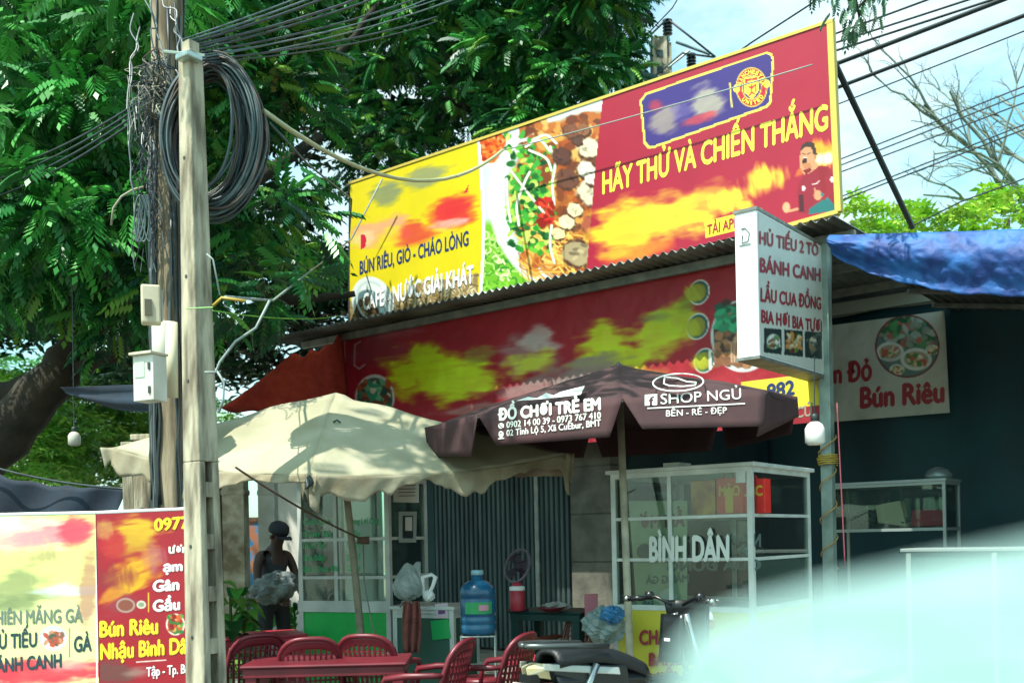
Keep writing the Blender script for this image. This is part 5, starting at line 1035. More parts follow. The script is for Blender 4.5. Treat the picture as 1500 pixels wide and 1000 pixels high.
text(c3, 'CHÁO VỊT', fl3, (938, 943), (1034, 941), 20, m_br, 0.045, off=0.012); text(c3, 'BÁNH CANH', fl3, (952, 974), (1068, 971), 18, m_br, 0.045, off=0.012); text(c3, 'MIẾN', fl3, (952, 1005), (1004, 1003), 20, m_br, 0.045, off=0.012)
# goods in the white cart
def sp(px, py, k): # a point on the shelf depth k of cart f3
    pl = plane3(f3.o+f3.ey*k, f3.o+f3.ex+f3.ey*k, f3.o+f3.ey*k+UP); return pl(px, py)
m_rbag = mat('red gift bag', '#e23024', 0.5, c2='#d0261e', scale=6); m_ybag = mat('yellow paint', '#d8a83a', 0.5)
for (x0, x1, y0, k, m, lab, txt) in ((1012, 1048, 704, 0.14, mat('orange brown pack', '#a85028', 0.5, c2='#d09a40', scale=9), 'brown orange snack packs on the top shelf of the white cart', None), (1050, 1088, 700, 0.08, m_rbag, 'red paper bag with yellow lettering on the top shelf of the white cart', 'MÃO'), (1084, 1121, 702, 0.12, m_rbag, 'second red paper bag, half behind the corner post of the white cart', 'LỘC')):
    a_ = sp(x0, 755, k); b_ = sp(x1, 755, k); zt_ = sp(x0, y0, k).z; zb_ = 1.63+0.028; t = thing('gift_bag' if txt else 'snack_packs', Vector(((a_.x+b_.x)/2, a_.y, zb_)), lab, 'bag' if txt else 'packets')
    o = Vector((a_.x, a_.y, 0)); w_ = (Vector((b_.x, b_.y, 0))-o).length
    MB().obox(o, f3.ex, f3.ey, (0, w_, 0, 0.12, zb_, zt_)).build('bag_body', m, t, bevel=0.006)
    if txt:
        pl = plane3(o, o+f3.ex, o+UP); text(t, txt, pl, (x0+4, 726), (x1-4, 725), 14, m_ybag, 0.05, off=0.006)
        MB().obox(o, f3.ex, f3.ey, (w_*.35, w_*.65, -0.003, 0.0, zb_+.01, zt_-.08)).build('yellow_strip', m_ybag, t); MB().tube([o+f3.ex*w_*.3+UP*zt_, o+f3.ex*w_*.38+UP*(zt_+.04), o+f3.ex*w_*.62+UP*(zt_+.04), o+f3.ex*w_*.7+UP*zt_], 0.005, 5).build('handle', m_rbag, t)
lumpy(sp(1100, 806, 0.4), 0.10, 0.08, 0.06, m_bag, 'noodle_bag', 'cloudy plastic bag lying on the middle shelf of the white cart', 'bag', amp=0.1)
MB().obox(f3.o, f3.ex, f3.ey, (f3.w-0.04-0.08, f3.w-0.045, 0.004-0.01, -0.002, zt3-0.12, zt3-0.04)).build('corner_plate', m_al, c3)
MB().obox(f3.o+f3.ex*0.42+UP*(zt3+0.03), f3.ex, f3.ey, (0, 0.14, 0.1, 0.3, 0, 0.04)).build('flat_box', m_al, None, label='small flat white box lying on top of the white framed cart', cat='box')
# far display case on legs
t3 = -0.9; g0 = F(1215, 780, t3); g1 = F(1386, 780, t3); f4 = Frame(g0, g1, g1+Vector((0.4, 0.6, 0))); f4.d = 0.55; zt4 = (F(1215, 712, t3).z+F(1386, 704, t3).z)/2
c4 = thing('display_case', f4.o+f4.ex*f4.w/2, 'thin framed empty glass case on legs standing before the teal tarpaulin', 'display case')
m_al2 = mat('dull aluminium', '#8f9c98', 0.5, 0.4)
cart(f4, c4, 0, (F(1300, 778, t3).z), zt4, None, m_al2, (), (), 0.03, lid=0.01)
MB().obox(f4.o, f4.ex, f4.ey, (0.03, f4.w-.03, 0.03, f4.d-.03, F(1300, 776, t3).z, F(1300, 776, t3).z+0.012)).build('floor_board', m_al2, c4)
zf = F(1300, 776, t3).z+0.03
def on4(px): q = F(px, 760, t3)-FN*0.25; return Vector((q.x, q.y, zf))
a_ = on4(1292); MB().hexa([a_+FD*-.13+UP*.05, a_+FD*.17+UP*.0, a_+FD*.17-FN*.15, a_+FD*-.13-FN*.15+UP*.05], [a_+FD*-.15+UP*.24, a_+FD*.11+UP*.28, a_+FD*.11-FN*.15+UP*.28, a_+FD*-.15-FN*.15+UP*.24]).build('pale_box', mat('cream carton', '#b5ad90', 0.7), None, bevel=0.01, label='tilted cream carton inside the thin framed case', cat='box')
a_ = on4(1350); MB().hexa([a_-FD*.19, a_+FD*.17, a_+FD*.17-FN*.18, a_-FD*.19-FN*.18], [a_-FD*.17+UP*.18, a_+FD*.16+UP*.17, a_+FD*.16-FN*.18+UP*.17, a_-FD*.17-FN*.18+UP*.18]).build('red_carton', mat('dark red carton', '#8a2f3c', 0.6), None, bevel=0.012, label='dark red carton inside the thin framed case, right of the cream one', cat='box')
lumpy(on4(1315)+UP*.05-FN*.1, .12, .08, .05, mat('dark rags', '#2f4a4c', .9), 'rags', 'dark rags heaped between the cartons in the thin framed case', 'cloth')
lumpy(on4(1252)+UP*.09-FN*.1, .13, .08, .10, mat('dark rags', '#2f4a4c', .9), 'dark_bag', 'dark bag slumped at the left end of the thin framed case', 'bag')
pt = F(1362, 700, t3)-FN*0.3; pt.z = zt4+0.03; MB().lathe(pt, [(.11, 0), (.135, .02), (.135, .05), (.10, .10), (.03, .13)], 20).build('pot_lid', mat('dull tin', '#7d8c8a', .4, .5), None, smooth=True, label='upturned metal pot on top of the thin framed case', cat='pot')
MB().obox(F(1325, 808, 0.35)*1.0-UP*F(1325, 808, 0.35).z, FD, FN, (0, 1.5, -0.55, 0, 0.0, F(1325, 808, 0.35).z)).build('pale_counter', mat('pale green laminate', '#35574f', .6, c2='#2c4a46', scale=2), None, bevel=.01, label='dull green counter block in front of the thin framed case at right', cat='counter')
_c = [o for o in COL.objects if o.name == 'pale_counter'][0]; _z = F(1325, 808, 0.35).z; _o = F(1325, 808, 0.35)-UP*_z
MB().obox(_o, FD, FN, (-0.03, 1.53, -0.58, 0.03, _z+0.002, _z+0.03)).build('top_board', m_al2, _c, bevel=.004)
for _x in (0.02, 0.74, 1.44): MB().obox(_o, FD, FN, (_x, _x+0.04, 0.002, 0.02, 0.02, _z-0.01)).build('edge_strip', m_al2, _c)

# ================================================================== plastic chairs, tables, small things
m_rc = mat('wine red plastic', '#701e2a', 0.4, c2='#5c1822', scale=5); m_rc2 = mat('red plastic top', '#b03040', 0.4); m_brc = mat('brown plastic', '#6b3a2a', 0.45); m_cream = mat('cream plastic', '#a8a890', 0.5)
def make_chair(lab, m=m_rc, grp='red plastic armchairs around the tables', lat=True):
    t = thing('plastic_chair', (0, 0, 0), lab, 'chair', grp)
    # local: faces +y, back at y=-0.22 ; seat z 0.44, top of back 0.86
    MB().grid(lambda u, v: Vector(((u-.5)*(0.44-0.04*(1-v)), (v-.5)*0.42, 0.44-0.02*math.sin(PI*u)*math.sin(PI*v))), 8, 6).build('seat', m, t, smooth=True, local=True, thick=0.018)
    def bp(a, z):      # back surface: a -1..1
        k = (z-0.44)/0.42; return Vector((a*(0.20+0.035*k), -0.21-0.10*k+0.055*a*a, z))
    top = [bp(a, 0.62+0.245*math.sqrt(max(0, 1-abs(a)**3.2))) for a in np.linspace(-1, 1, 17)]
    MB().tube([bp(-1, .44), bp(-1, .53)]+top+[bp(1, .53), bp(1, .44)], 0.017, 7).build('back_frame', m, t, smooth=True, local=True)
    MB().grid(lambda u, v: (lambda a, zt: bp(a, zt-0.065*v))(u*1.9-0.95, 0.615+0.245*math.sqrt(max(0, 1-abs(u*1.9-0.95)**3.2))), 16, 3).build('top_band', m, t, smooth=True, local=True, thick=0.012)
    mb = MB()
    for a in np.linspace(-0.8, 0.8, 11):
        zt = 0.60+0.2*math.sqrt(max(0, 1-abs(a)**3.2)); mb.tube([bp(a, .45), bp(a, .6), bp(a, zt)], 0.0105, 4)
    mb.build('back_slats', m, t, local=True)
    mb = MB()
    for z in (0.53, 0.575, 0.62, 0.665, 0.71, 0.755): mb.tube([bp(a, z) for a in np.linspace(-0.92, 0.92, 7)], 0.009, 4)
    mb.build('back_crossbars', m, t, local=True)
    for s_ in (-1, 1):
        MB().tube([bp(s_, .66), Vector((s_*.255, -.16, .665)), Vector((s_*.27, 0.02, .66)), Vector((s_*.265, .16, .64)), Vector((s_*.25, .20, .58)), Vector((s_*.235, .21, .44))], [.014, .02, .022, .022, .018, .016], 7).build('armrest', m, t, smooth=True, local=True)
        MB().tube([Vector((s_*.235, .20, .45)), Vector((s_*.265, .25, 0.01))], [.024, .016], 6).build('leg', m, t, smooth=True, local=True)
        MB().tube([Vector((s_*.215, -.2, .45)), Vector((s_*.25, -.30, 0.01))], [.024, .016], 6).build('leg', m, t, smooth=True, local=True)
    return t
chair0 = make_chair('dark red plastic armchair at the left, half behind the slotted pole')
def place(o, px, py, z, D, deg, lab=None, sc=1.0, tilt=0):
    q = P(px, py, D); o.location = (q.x, q.y, 0); o.rotation_euler = (tilt, 0, math.radians(deg)); o.scale = (sc,)*3
    if lab: o['label'] = lab
    return o
place(chair0, 360, 950, 0, 7.45, 35)
for px, D, deg, lab in ((453, 7.15, 12, 'dark red plastic armchair seen from behind between the two red tables'), (552, 7.3, -10, 'dark red plastic armchair with fine lattice back right before the green cart'), (622, 6.65, 72, 'dark red plastic armchair turned sideways at the right end of the front table'), (716, 7.0, 62, 'dark red plastic armchair turned sideways beside the red stool and bottle stand')):
    place(copy_tree(chair0), px, 950, 0, D, deg, lab)
bch = make_chair('brown plastic chair with cream back panel beside the dark table', m_brc, None)
place(bch, 832, 900, 0, 8.5, 140)
MB().grid(lambda u, v: Vector(((u-.5)*.2, -.245-.10*v*.8+0.02, .50+v*.26)), 5, 5).build('back_panel', m_cream, bch, smooth=True, local=True, thick=.008)
def table(A, B, dpt, h, m, lab, name='plastic_table'):
    A = Vector((A.x, A.y, 0)); B = Vector((B.x, B.y, 0)); ex = (B-A).normalized(); ey = Vector((-ex.y, ex.x, 0)); ey = ey if ey.y > 0 else -ey; w_ = (B-A).length
    t = thing(name, A+ex*w_/2+ey*dpt/2, lab, 'table')
    MB().obox(A, ex, ey, (0, w_, 0, dpt, h-.025, h)).build('table_top', m, t, bevel=.012)
    MB().obox(A, ex, ey, (.02, w_-.02, .02, dpt-.02, h-.085, h-.026)).build('apron', m, t, bevel=.004)
    for x in (.03, w_-.10):
        for y in (.03, dpt-.10):
            o = A+ex*x+ey*y; c = o+(ex+ey)*.035
            MB().hexa([c+(o-c)*.7, c+(o+ex*.07-c)*.7, c+(o+(ex+ey)*.07-c)*.7, c+(o+ey*.07-c)*.7], [o+UP*(h-.05), o+ex*.07+UP*(h-.05), o+(ex+ey)*.07+UP*(h-.05), o+ey*.07+UP*(h-.05)]).build('leg', m, t)
    return t
table(PZ(350, 975, .72), PZ(596, 969, .72), .55, .72, m_rc, 'long dark red plastic table in the foreground under the beige umbrella')
table(P(318, 925, 8.6), P(452, 925, 8.9), .6, .72, m_rc2, 'brighter red plastic table behind, between the slotted pole and the green cart')
def stool(c, r, h, m, lab, band=None):
    t = thing('plastic_stool', c, lab, 'stool'); c = Vector(c)
    MB().lathe(c, [(r*1.05, h-.05), (r*1.1, h-.02), (r, h), (0.01, h)], 20).build('seat', m, t, smooth=True)
    if band: MB().lathe(c, [(r*1.12, h-.075), (r*1.14, h-.05), (r*1.06, h-.048)], 20).build('pale_rim', band, t)
    for k in range(4):
        a = PI/4+k*PI/2; d = Vector((math.cos(a), math.sin(a), 0)); MB().tube([c+d*r*.8+UP*(h-.04), c+d*r*1.15+UP*.01], [.035, .025], 6).build('leg', m, t)
    return t
q = P(778, 960, 7.3); stool((q.x, q.y, 0), .17, .66, m_rc2, 'round red plastic stool with pale rim left of the motorbike tail', mat('pale rim', '#b8a8a0', .5))
q = P(705, 975, 7.9); stool((q.x, q.y, 0), .16, .45, m_rc, 'low dark red stool under the water bottle stand')
# big blue water bottle on a wire stand
q = P(701, 928, 8.0); ws = thing('bottle_stand', (q.x, q.y, 0), 'thin metal stand holding the big blue water bottle', 'stand'); zs = q.z
for dx in (-.13, .13):
    for dy in (-.13, .13): MB().tube([(q.x+dx, q.y+dy, 0.01), (q.x+dx, q.y+dy, zs)], .009, 6).build('leg', m_al2, ws)
for zz in (zs-.01, zs-.25, .15):
    for a, b in (((-.13, -.13), (.13, -.13)), ((.13, -.13), (.13, .13)), ((.13, .13), (-.13, .13)), ((-.13, .13), (-.13, -.13))): MB().tube([(q.x+a[0], q.y+a[1], zz), (q.x+b[0], q.y+b[1], zz)], .007, 5).build('rail', m_al2, ws)
wbt = thing('water_bottle', (q.x, q.y, zs), 'big ribbed blue water bottle with green label on the metal stand', 'water bottle')
R = .14; prof = [(R*.9, 0), (R, .02), (R, .07), (R*.95, .08), (R, .09), (R, .13), (R*.95, .14), (R, .15), (R, .27), (R*.95, .28), (R, .29), (R, .33), (R*.93, .37), (R*.6, .41), (R*.32, .425), (R*.32, .46)]
mblue = mat('blue bottle plastic', '#174a6a', .22, c2='#215f80', scale=4); MB().lathe((q.x, q.y, zs), prof, 28).build('bottle_body', mblue, wbt, smooth=True)
MB().lathe((q.x, q.y, zs+.46), [(R*.36, 0), (R*.36, .03), (R*.3, .04)], 16).build('cap', mat('pale blue cap', '#7fa8b5', .4), wbt, smooth=True)
mb = MB(); mb.add([(q.x+(R+.003)*math.cos(a), q.y+(R+.003)*math.sin(a), zs+z) for z in (.165, .255) for a in np.linspace(-2.3, -.7, 11)], [(i, i+1, i+12, i+11) for i in range(10)]); mb.build('label_band', mat('green label', '#1f8a50', .5), wbt, smooth=True)
mb = MB(); mb.add([(q.x+(R+.006)*math.cos(a), q.y+(R+.006)*math.sin(a), zs+z) for z in (.19, .235) for a in np.linspace(-1.5, -.95, 6)], [(i, i+1, i+7, i+6) for i in range(5)]); mb.build('label_patch', mat('pink patch', '#a87a8a', .5), wbt, smooth=True)
# dark table with jug, dishes and fan
q = P(742, 893, 9.0); q2_ = P(850, 893, 8.6); table(Vector((q.x, q.y, 0)), Vector((q2_.x, q2_.y, 0)), .5, .88, mat('dark green laminate', '#16423f', .5), 'dark green table holding a red jug in front of the folding shutter', 'serving_table')
tz = .885
q = P(758, 890, 8.85); jg = thing('insulated_jug', (q.x, q.y, tz), 'red insulated jug with white rim on the dark green table', 'jug')
MB().lathe((q.x, q.y, tz), [(.06, 0), (.065, .01), (.065, .17), (.06, .175)], 18).build('jug_body', m_rc2, jg, smooth=True); MB().lathe((q.x, q.y, tz+.176), [(.067, 0), (.067, .03), (.05, .04)], 18).build('rim', m_w, jg, smooth=True); MB().lathe((q.x, q.y, tz+.217), [(.045, 0), (.045, .02), (.02, .03)], 14).build('lid', m_rc2, jg, smooth=True)
q = P(815, 885, 8.75); lumpy(Vector((q.x, q.y, tz+.04)), .11, .08, .035, mat('dull dishes', '#9aa09a', .4), 'dishes', 'heap of dull dishes on the dark green table right of the jug', 'dishes')
q = P(808, 890, 8.65); MB().lathe((q.x, q.y, tz), [(.07, 0), (.11, .03), (.115, .04), (.1, .035)], 18).build('red_basin', m_rc, None, smooth=True, label='shallow dark red basin under the heap of dishes', cat='basin')
q = P(866, 886, 8.45); MB().box((q.x, q.y, .88), (.11, .02, .32)).build('pink_board', mat('dusty pink', '#b06a78', .6), None, bevel=.004, label='upright pink board beside the block pillar', cat='board')
lumpy(P(885, 915, 7.9), .16, .1, .13, mat('clear bags', '#9aa8a4', .3, c2='#6f8a88', scale=12, bump=1., bscale=18, transl=.2), 'rubbish_bag', 'grey translucent bag of scraps hanging left of the white cart', 'bag', amp=.12)
lumpy(P(897, 900, 7.8), .09, .07, .06, mat('blue film', '#2f6f9c', .4, bump=.8, bscale=14), 'blue_bag', 'small blue plastic bag on top of the grey bag', 'bag', amp=.15, seed=3)
q = P(758, 828, 8.9); fan = thing('electric_fan', (q.x, q.y, tz), 'dark caged electric fan tilted on the dark green table behind the bottle', 'fan'); RF = Matrix.Rotation(math.radians(-35), 3, 'Z') @ Matrix.Rotation(math.radians(68), 3, 'X'); fc = Vector(q)+UP*.0
m_fan = mat('dark fan plastic', '#3a2f3c', .5)
MB().tube([fc+RF @ Vector((.125*math.cos(t), .15*math.sin(t), 0)) for t in np.linspace(0, 2*PI, 25)], .012, 6).build('cage_rim', mat('grey purple plastic', '#6a6470', .5), fan, smooth=True)
for k in range(18):
    a = 2*PI*k/18; MB().tube([fc+RF @ Vector((.02*math.cos(a), .02*math.sin(a), .05)), fc+RF @ Vector((.09*math.cos(a), .11*math.sin(a), .045)), fc+RF @ Vector((.125*math.cos(a), .15*math.sin(a), 0))], .0022, 4).build('cage_wire', m_fan, fan)
for k in range(3):
    a = 2*PI*k/3; mb = MB(); mb.grid(lambda u, v: fc+RF @ Vector(((.02+.085*u)*math.cos(a+(v-.5)*1.3), (.02+.1*u)*math.sin(a+(v-.5)*1.3), .02*(v-.5))), 4, 4); mb.build('blade', m_fan, fan, smooth=True, thick=.003)
MB().lathe(fc, [(.035, -.09), (.045, -.02), (.03, .02)], 14, R=RF).build('motor', m_fan, fan, smooth=True)
MB().tube([fc-UP*.02+RF @ Vector((0, 0, -.06)), fc-UP*.22+Vector((.03, .02, 0)), Vector((q.x, q.y+.02, tz+.02))], .018, 8).build('neck', m_fan, fan, smooth=True); MB().lathe((q.x, q.y+.02, tz), [(.09, 0), (.09, .02), (.03, .035)], 18).build('fan_base', m_fan, fan)

# ================================================================== motorbike
m_bk = mat('black bodywork', '#14181a', .3); m_seat = mat('black seat vinyl', '#1c2022', .5, bump=.2, bscale=40); m_ch = mat('chrome', '#b8bcb8', .15, .95); m_tyre = mat('tyre rubber', '#121314', .85)
T0 = P(797, 960, 6.1); H0 = P(993, 868, 6.9); dirb = Vector((H0.x-T0.x, H0.y-T0.y, 0)); Lb = dirb.length; ang = math.atan2(dirb.y, dirb.x)
mk = thing('motorbike', (T0.x, T0.y, 0), 'black parked motorbike with pale tail light in front of the white cart', 'motorbike', rz=ang); WM[mk] = Matrix.Identity(4)
print('bike', T0, H0, Lb)
def b(mb, n, m, **k): return mb.build(n, m, mk, local=True, **k)
ys_ = lambda f: [f(-1), f(1)]
b(MB().grid(lambda u, v: Vector((.02+.80*u, (v-.5)*(.24-.07*abs(u-.3))*(1), .80+.05*math.sin(u*PI*0.8+.5)-.12*u*u+(-.09*(2*v-1)**4))), 18, 10), 'seat', m_seat, smooth=True, thick=.03)
b(MB().grid(lambda u, v: Vector((.0+.80*u, (.125-.02*u)*math.sin(PI*(v-.5)*1.0)*(1.0), .73+.02*math.cos(PI*(v-.5))-.06*u-.16*abs(v-.5)*1.2)), 14, 8), 'tail_body', m_bk, smooth=True, thick=.02)
for s_ in (-1, 1):
    mb = MB(); mb.hexa([(-.02, s_*.06, .66), (.55, s_*.12, .50), (.60, s_*.15, .52), (-.02, s_*.11, .70)], [(-.06, s_*.05, .75), (.55, s_*.10, .72), (.58, s_*.135, .70), (-.06, s_*.10, .78)]); b(mb, 'side_panel', m_bk, bevel=.01); mb = MB(); mb.hexa([(-.10, s_*.102, .735), (.50, s_*.140, .655), (.50, s_*.150, .655), (-.10, s_*.112, .735)], [(-.10, s_*.098, .775), (.50, s_*.125, .70), (.50, s_*.138, .70), (-.10, s_*.108, .775)]); b(mb, 'side_stripe', mat('pale silver paint', '#b5b8b0', .3, .4), bevel=.004)
    mb = MB(); mb.hexa([(-.16, s_*.02, .70), (-.02, s_*.075, .67), (.10, s_*.115, .70), (-.08, s_*.03, .72)], [(-.17, s_*.02, .755), (-.03, s_*.095, .745), (.12, s_*.12, .74), (-.08, s_*.03, .775)]); b(mb, 'tail_light', mat('pale amber lens', '#dcd8b8', .15, c2='#e8c890', scale=20), bevel=.008)
    b(MB().tube([Vector((.42, s_*.12, .84)), Vector((.12, s_*.15, .865)), Vector((-.08, s_*.12, .875)), Vector((-.15, s_*.03, .875)), Vector((-.155, 0, .875))], .018, 8), 'grab_rail', mat('dull silver', '#59605f', .35, .6), smooth=True)
    b(MB().tube([Vector((.15, s_*.11, .45)), Vector((.30, s_*.14, .74))], .025, 8), 'shock_absorber', m_ch, smooth=True)
    b(MB().tube([Vector((Lb+.02, s_*.05, .98)), Vector((Lb+.24, s_*.08, .30))], .022, 8), 'fork_leg', m_ch, smooth=True)
    b(MB().tube([Vector((Lb-.01, s_*.05, 1.04)), Vector((Lb-.03, s_*.17, 1.09)), Vector((Lb-.07, s_*.25, 1.08))], .012, 8), 'handlebar', m_bk, smooth=True)
    gr = MB().tube([Vector((Lb-.07, s_*.25, 1.08)), Vector((Lb-.10, s_*.36, 1.075))], .019, 10); b(gr, 'grip', m_bk, smooth=True)
    b(MB().tube([Vector((Lb-.10, s_*.36, 1.075)), Vector((Lb-.106, s_*.385, 1.074))], .022, 10), 'bar_end', m_ch, smooth=True)
    b(MB().tube([Vector((Lb-.0, s_*.21, 1.09)), Vector((Lb+.01, s_*.30, 1.085)), Vector((Lb-.03, s_*.36, 1.08))], .007, 6), 'brake_lever', m_ch, smooth=True)
    b(MB().lathe(Vector((Lb-.04, s_*.22, 1.10)), [(.03, -.03), (.035, 0), (.028, .025)], 10), 'switch_box', m_bk, smooth=True)
    b(MB().lathe(Vector((Lb+.16, s_*.14, .90)), [(.015, -.03), (.035, -.01), (.035, .02), (.01, .035)], 10), 'indicator', mat('amber lens', '#c87a1c', .2), smooth=True)
mb = MB(); mb.box((-.175, 0, .60), (.006, .17, .12)); pl_ = b(mb, 'number_plate', mat('white plate', '#d8d8d0', .5)); b(MB().box((-.12, 0, .66), (.08, .1, .10)), 'plate_bracket', m_bk)
b(MB().grid(lambda u, v: Vector((Lb+.05+.10*math.cos((u-.5)*2.6)+.06*v, .20*math.sin((u-.5)*2.6)*(1-.35*v), 1.06-.45*v)), 14, 8), 'front_cowl', m_bk, smooth=True, thick=.02)
b(MB().lathe(Vector((Lb+.24, 0, .92)), [(.02, -.05), (.09, -.02), (.10, .01), (.08, .03)], 16, R=Matrix.Rotation(PI/2, 3, 'Y')), 'headlight', mat('headlight lens', '#c8d0d0', .1), smooth=True)
b(MB().grid(lambda u, v: Vector((Lb-.06-.03*v, (u-.5)*(.19), .98-.32*v)), 6, 6), 'leg_shield', m_bk, smooth=True, thick=.02); b(MB().box((Lb-.085, .03, .80), (.004, .05, .04)), 'sticker', m_w)
b(MB().box(((Lb)/2+.1, 0, .52), (Lb*.75, .16, .14)), 'frame', m_bk, bevel=.04); b(MB().box((Lb*.5, 0, .35), (.34, .2, .22)), 'engine', mat('engine metal', '#4a4c4c', .4, .7), bevel=.03)
b(MB().tube([Vector((Lb*.5, -.14, .25)), Vector((.2, -.17, .28)), Vector((-.12, -.18, .36))], [.03, .045, .045], 10), 'exhaust', m_ch, smooth=True)
for xw, nm in ((.12, 'rear'), (Lb+.26, 'front')):
    Rw = Matrix.Rotation(PI/2, 3, 'X'); wob_ = MB().tube([Vector((xw+.25*math.cos(t), 0, .285+.25*math.sin(t))) for t in np.linspace(0, 2*PI, 31)], .035, 8, cap=False); w_ = b(wob_, 'wheel', m_tyre, smooth=True)
    MB().tube([Vector((xw+.215*math.cos(t), 0, .285+.215*math.sin(t))) for t in np.linspace(0, 2*PI, 25)], .012, 6, cap=False).build('rim', m_ch, w_, local=True, smooth=True)
    for k in range(10):
        a = 2*PI*k/10; MB().tube([Vector((xw, 0, .285)), Vector((xw+.21*math.cos(a), 0, .285+.21*math.sin(a)))], .004, 4).build('spoke', m_ch, w_, local=True)
    b(MB().grid(lambda u, v: Vector((xw+.31*math.cos(.3+u*2.2), (v-.5)*.12, .285+.31*math.sin(.3+u*2.2))), 12, 4), 'mudguard', m_bk, smooth=True, thick=.006)
# ================================================================== foliage
m_leaf = mat_attr('tree leaf', 0.42, transl=0.14, spec=0.5)
m_bark = mat('dark bark', '#3a3428', 0.95, c2='#221f1a', scale=3, bump=0.8, bscale=10)
def frond_template(pairs=6, L_=0.31, ll=0.108, lw=0.023, droop=1.0):
    q = []
    for k in range(pairs+1):
        s_ = 0.22+0.78*k/pairs; o = np.array([s_*L_, 0, -droop*L_*0.5*s_*s_])
        for sd in ((-1, 1) if k < pairs else (0,)):
            l = ll*(0.75+0.35*math.sin(PI*s_)); d = np.array([0.45 if sd else 1.0, sd*0.85, -0.55-0.35*s_]); d /= np.linalg.norm(d)
            w_ = np.cross(d, [0, 0, 1.0]); w_ /= np.linalg.norm(w_)+1e-9; up = np.cross(w_, d)
            q.append([o, o+d*l*0.45+w_*lw-up*0.004, o+d*l-np.array([0, 0, 0.012]), o+d*l*0.45-w_*lw-up*0.004])
    return np.array(q)          # (n,4,3)
def rotmats(yaw, pitch, roll):
    cy, sy, cp, sp_, cr_, sr_ = np.cos(yaw), np.sin(yaw), np.cos(pitch), np.sin(pitch), np.cos(roll), np.sin(roll); Z = np.zeros_like(yaw); O_ = np.ones_like(yaw)
    Rz = np.stack([cy, -sy, Z, sy, cy, Z, Z, Z, O_], -1).reshape(-1, 3, 3); Ry = np.stack([cp, Z, sp_, Z, O_, Z, -sp_, Z, cp], -1).reshape(-1, 3, 3); Rx = np.stack([O_, Z, Z, Z, cr_, -sr_, Z, sr_, cr_], -1).reshape(-1, 3, 3)
    return Rz@Ry@Rx
def foliage(name, C, yaw, pitch, scl, par, tmpl, cols, m=None, kind=None):
    n = len(C); R_ = rotmats(yaw, pitch, rng.uniform(-0.5, 0.5, n)); T = tmpl.reshape(-1, 3)
    V = np.einsum('nij,kj->nki', R_, T)*scl[:, None, None]+C[:, None, :]; nq = len(tmpl)
    V = V.reshape(-1, 3); Fc = np.arange(len(V)).reshape(-1, 4)
    cl = np.array([lin(c) for c in cols])[rng.integers(0, len(cols), n)]*rng.uniform(0.75, 1.3, (n, 1)); cl = np.repeat(cl, nq*4, axis=0)
    V = V-np.array(WM[par].translation); o = npmesh(name, V, Fc, cl, m or m_leaf); o.parent = par; WM[o] = WM[par]
    if kind: o['kind'] = kind
    return o
def clump_fronds(cents, rads, per):
    Cs, Ys, Ps = [], [], []
    for c, r in zip(cents, rads):
        n = int(per*r*r/0.5); d = rng.normal(size=(n, 3)); d /= np.linalg.norm(d, axis=1)[:, None]; d[:, 2] = np.where(d[:, 2] < -0.35, -d[:, 2], d[:, 2]); rr = r*rng.uniform(0.45, 1.0, n)**0.6
        Cs.append(c+d*rr[:, None]*np.array([1, 1, 0.62])); Ys.append(np.arctan2(d[:, 1], d[:, 0])+rng.normal(0, 0.5, n)); Ps.append(0.15-0.6*d[:, 2]+rng.normal(0, 0.3, n))
    return np.vstack(Cs), np.hstack(Ys), np.hstack(Ps)
FT = frond_template()
greens = ['#2a6e36', '#348038', '#1d5632', '#4a9a40', '#184630', '#2a6e36', '#6a9c3c']
def shades(p):
    # a clump whose shadow would fall on the billboard or the coil is pruned
    den = SUN.dot(FN); k = (p-L0).dot(FN)/den; h = p-SUN*k
    return k > 0 and -2.0 < sof(h) < 7.5 and 3.9 < h.z < 7.6
HOLES = [(402, 235, 26, 40), (560, 68, 28, 14), (618, 138, 26, 16), (450, 170, 14, 20), (428, 265, 18, 16), (500, 288, 14, 14), (540, 160, 10, 10), (348, 60, 12, 8), (668, 75, 10, 10), (120, 130, 6, 8), (700, 200, 10, 8), (492, 120, 12, 10)]
for _ in range(60): HOLES.append((float(rng.uniform(20, 920)), float(rng.uniform(0, 450)), float(rng.uniform(16, 27)), float(rng.uniform(13, 21))))
def hole(px, py, grow=1.0):
    return any(((px-a)/(c*grow+14))**2+((py-b_)/(d*grow+14))**2 < 1 for a, b_, c, d in HOLES[:12])
def sample(n, x0, x1, y0, y1, D0, D1, ok, r0, r1):
    C_, R_ = [], []; tries = 0
    while len(C_) < n and tries < n*40:
        tries += 1; px = rng.uniform(x0, x1); py = rng.uniform(y0, y1); D = rng.uniform(D0, D1); p = P(px, py, D); r = rng.uniform(r0, r1)
        if not ok(px, py, p, r*1500/D): continue
        C_.append(np.array(p)); R_.append(r)
    return C_, R_
def behind(p, mt=-1.6): return (p-L0).dot(FN) < mt or sof(p) < -2.2
def lit_ok(Cc):
    S_ = np.array(SUN); n_ = np.array(FN); L_ = np.array(L0); d_ = np.array(FD)
    k = ((Cc-L_)@n_)/(S_@n_); h = Cc-S_*k[:, None]; s_ = (h-L_)@d_
    bad = (k > 0) & (s_ > -0.4) & (s_ < 7.2) & (h[:, 2] > 4.2) & (h[:, 2] < 6.9)
    k = (Cc[:, 1]-17.3)/S_[1]; h = Cc-S_*k[:, None]; bad |= (k > 0) & (h[:, 0] > -5.3) & (h[:, 0] < -3.0) & (h[:, 2] < 2.9) & (h[:, 2] > 0.4)
    k = (Cc[:, 1]-11.0)/S_[1]
    return ~bad
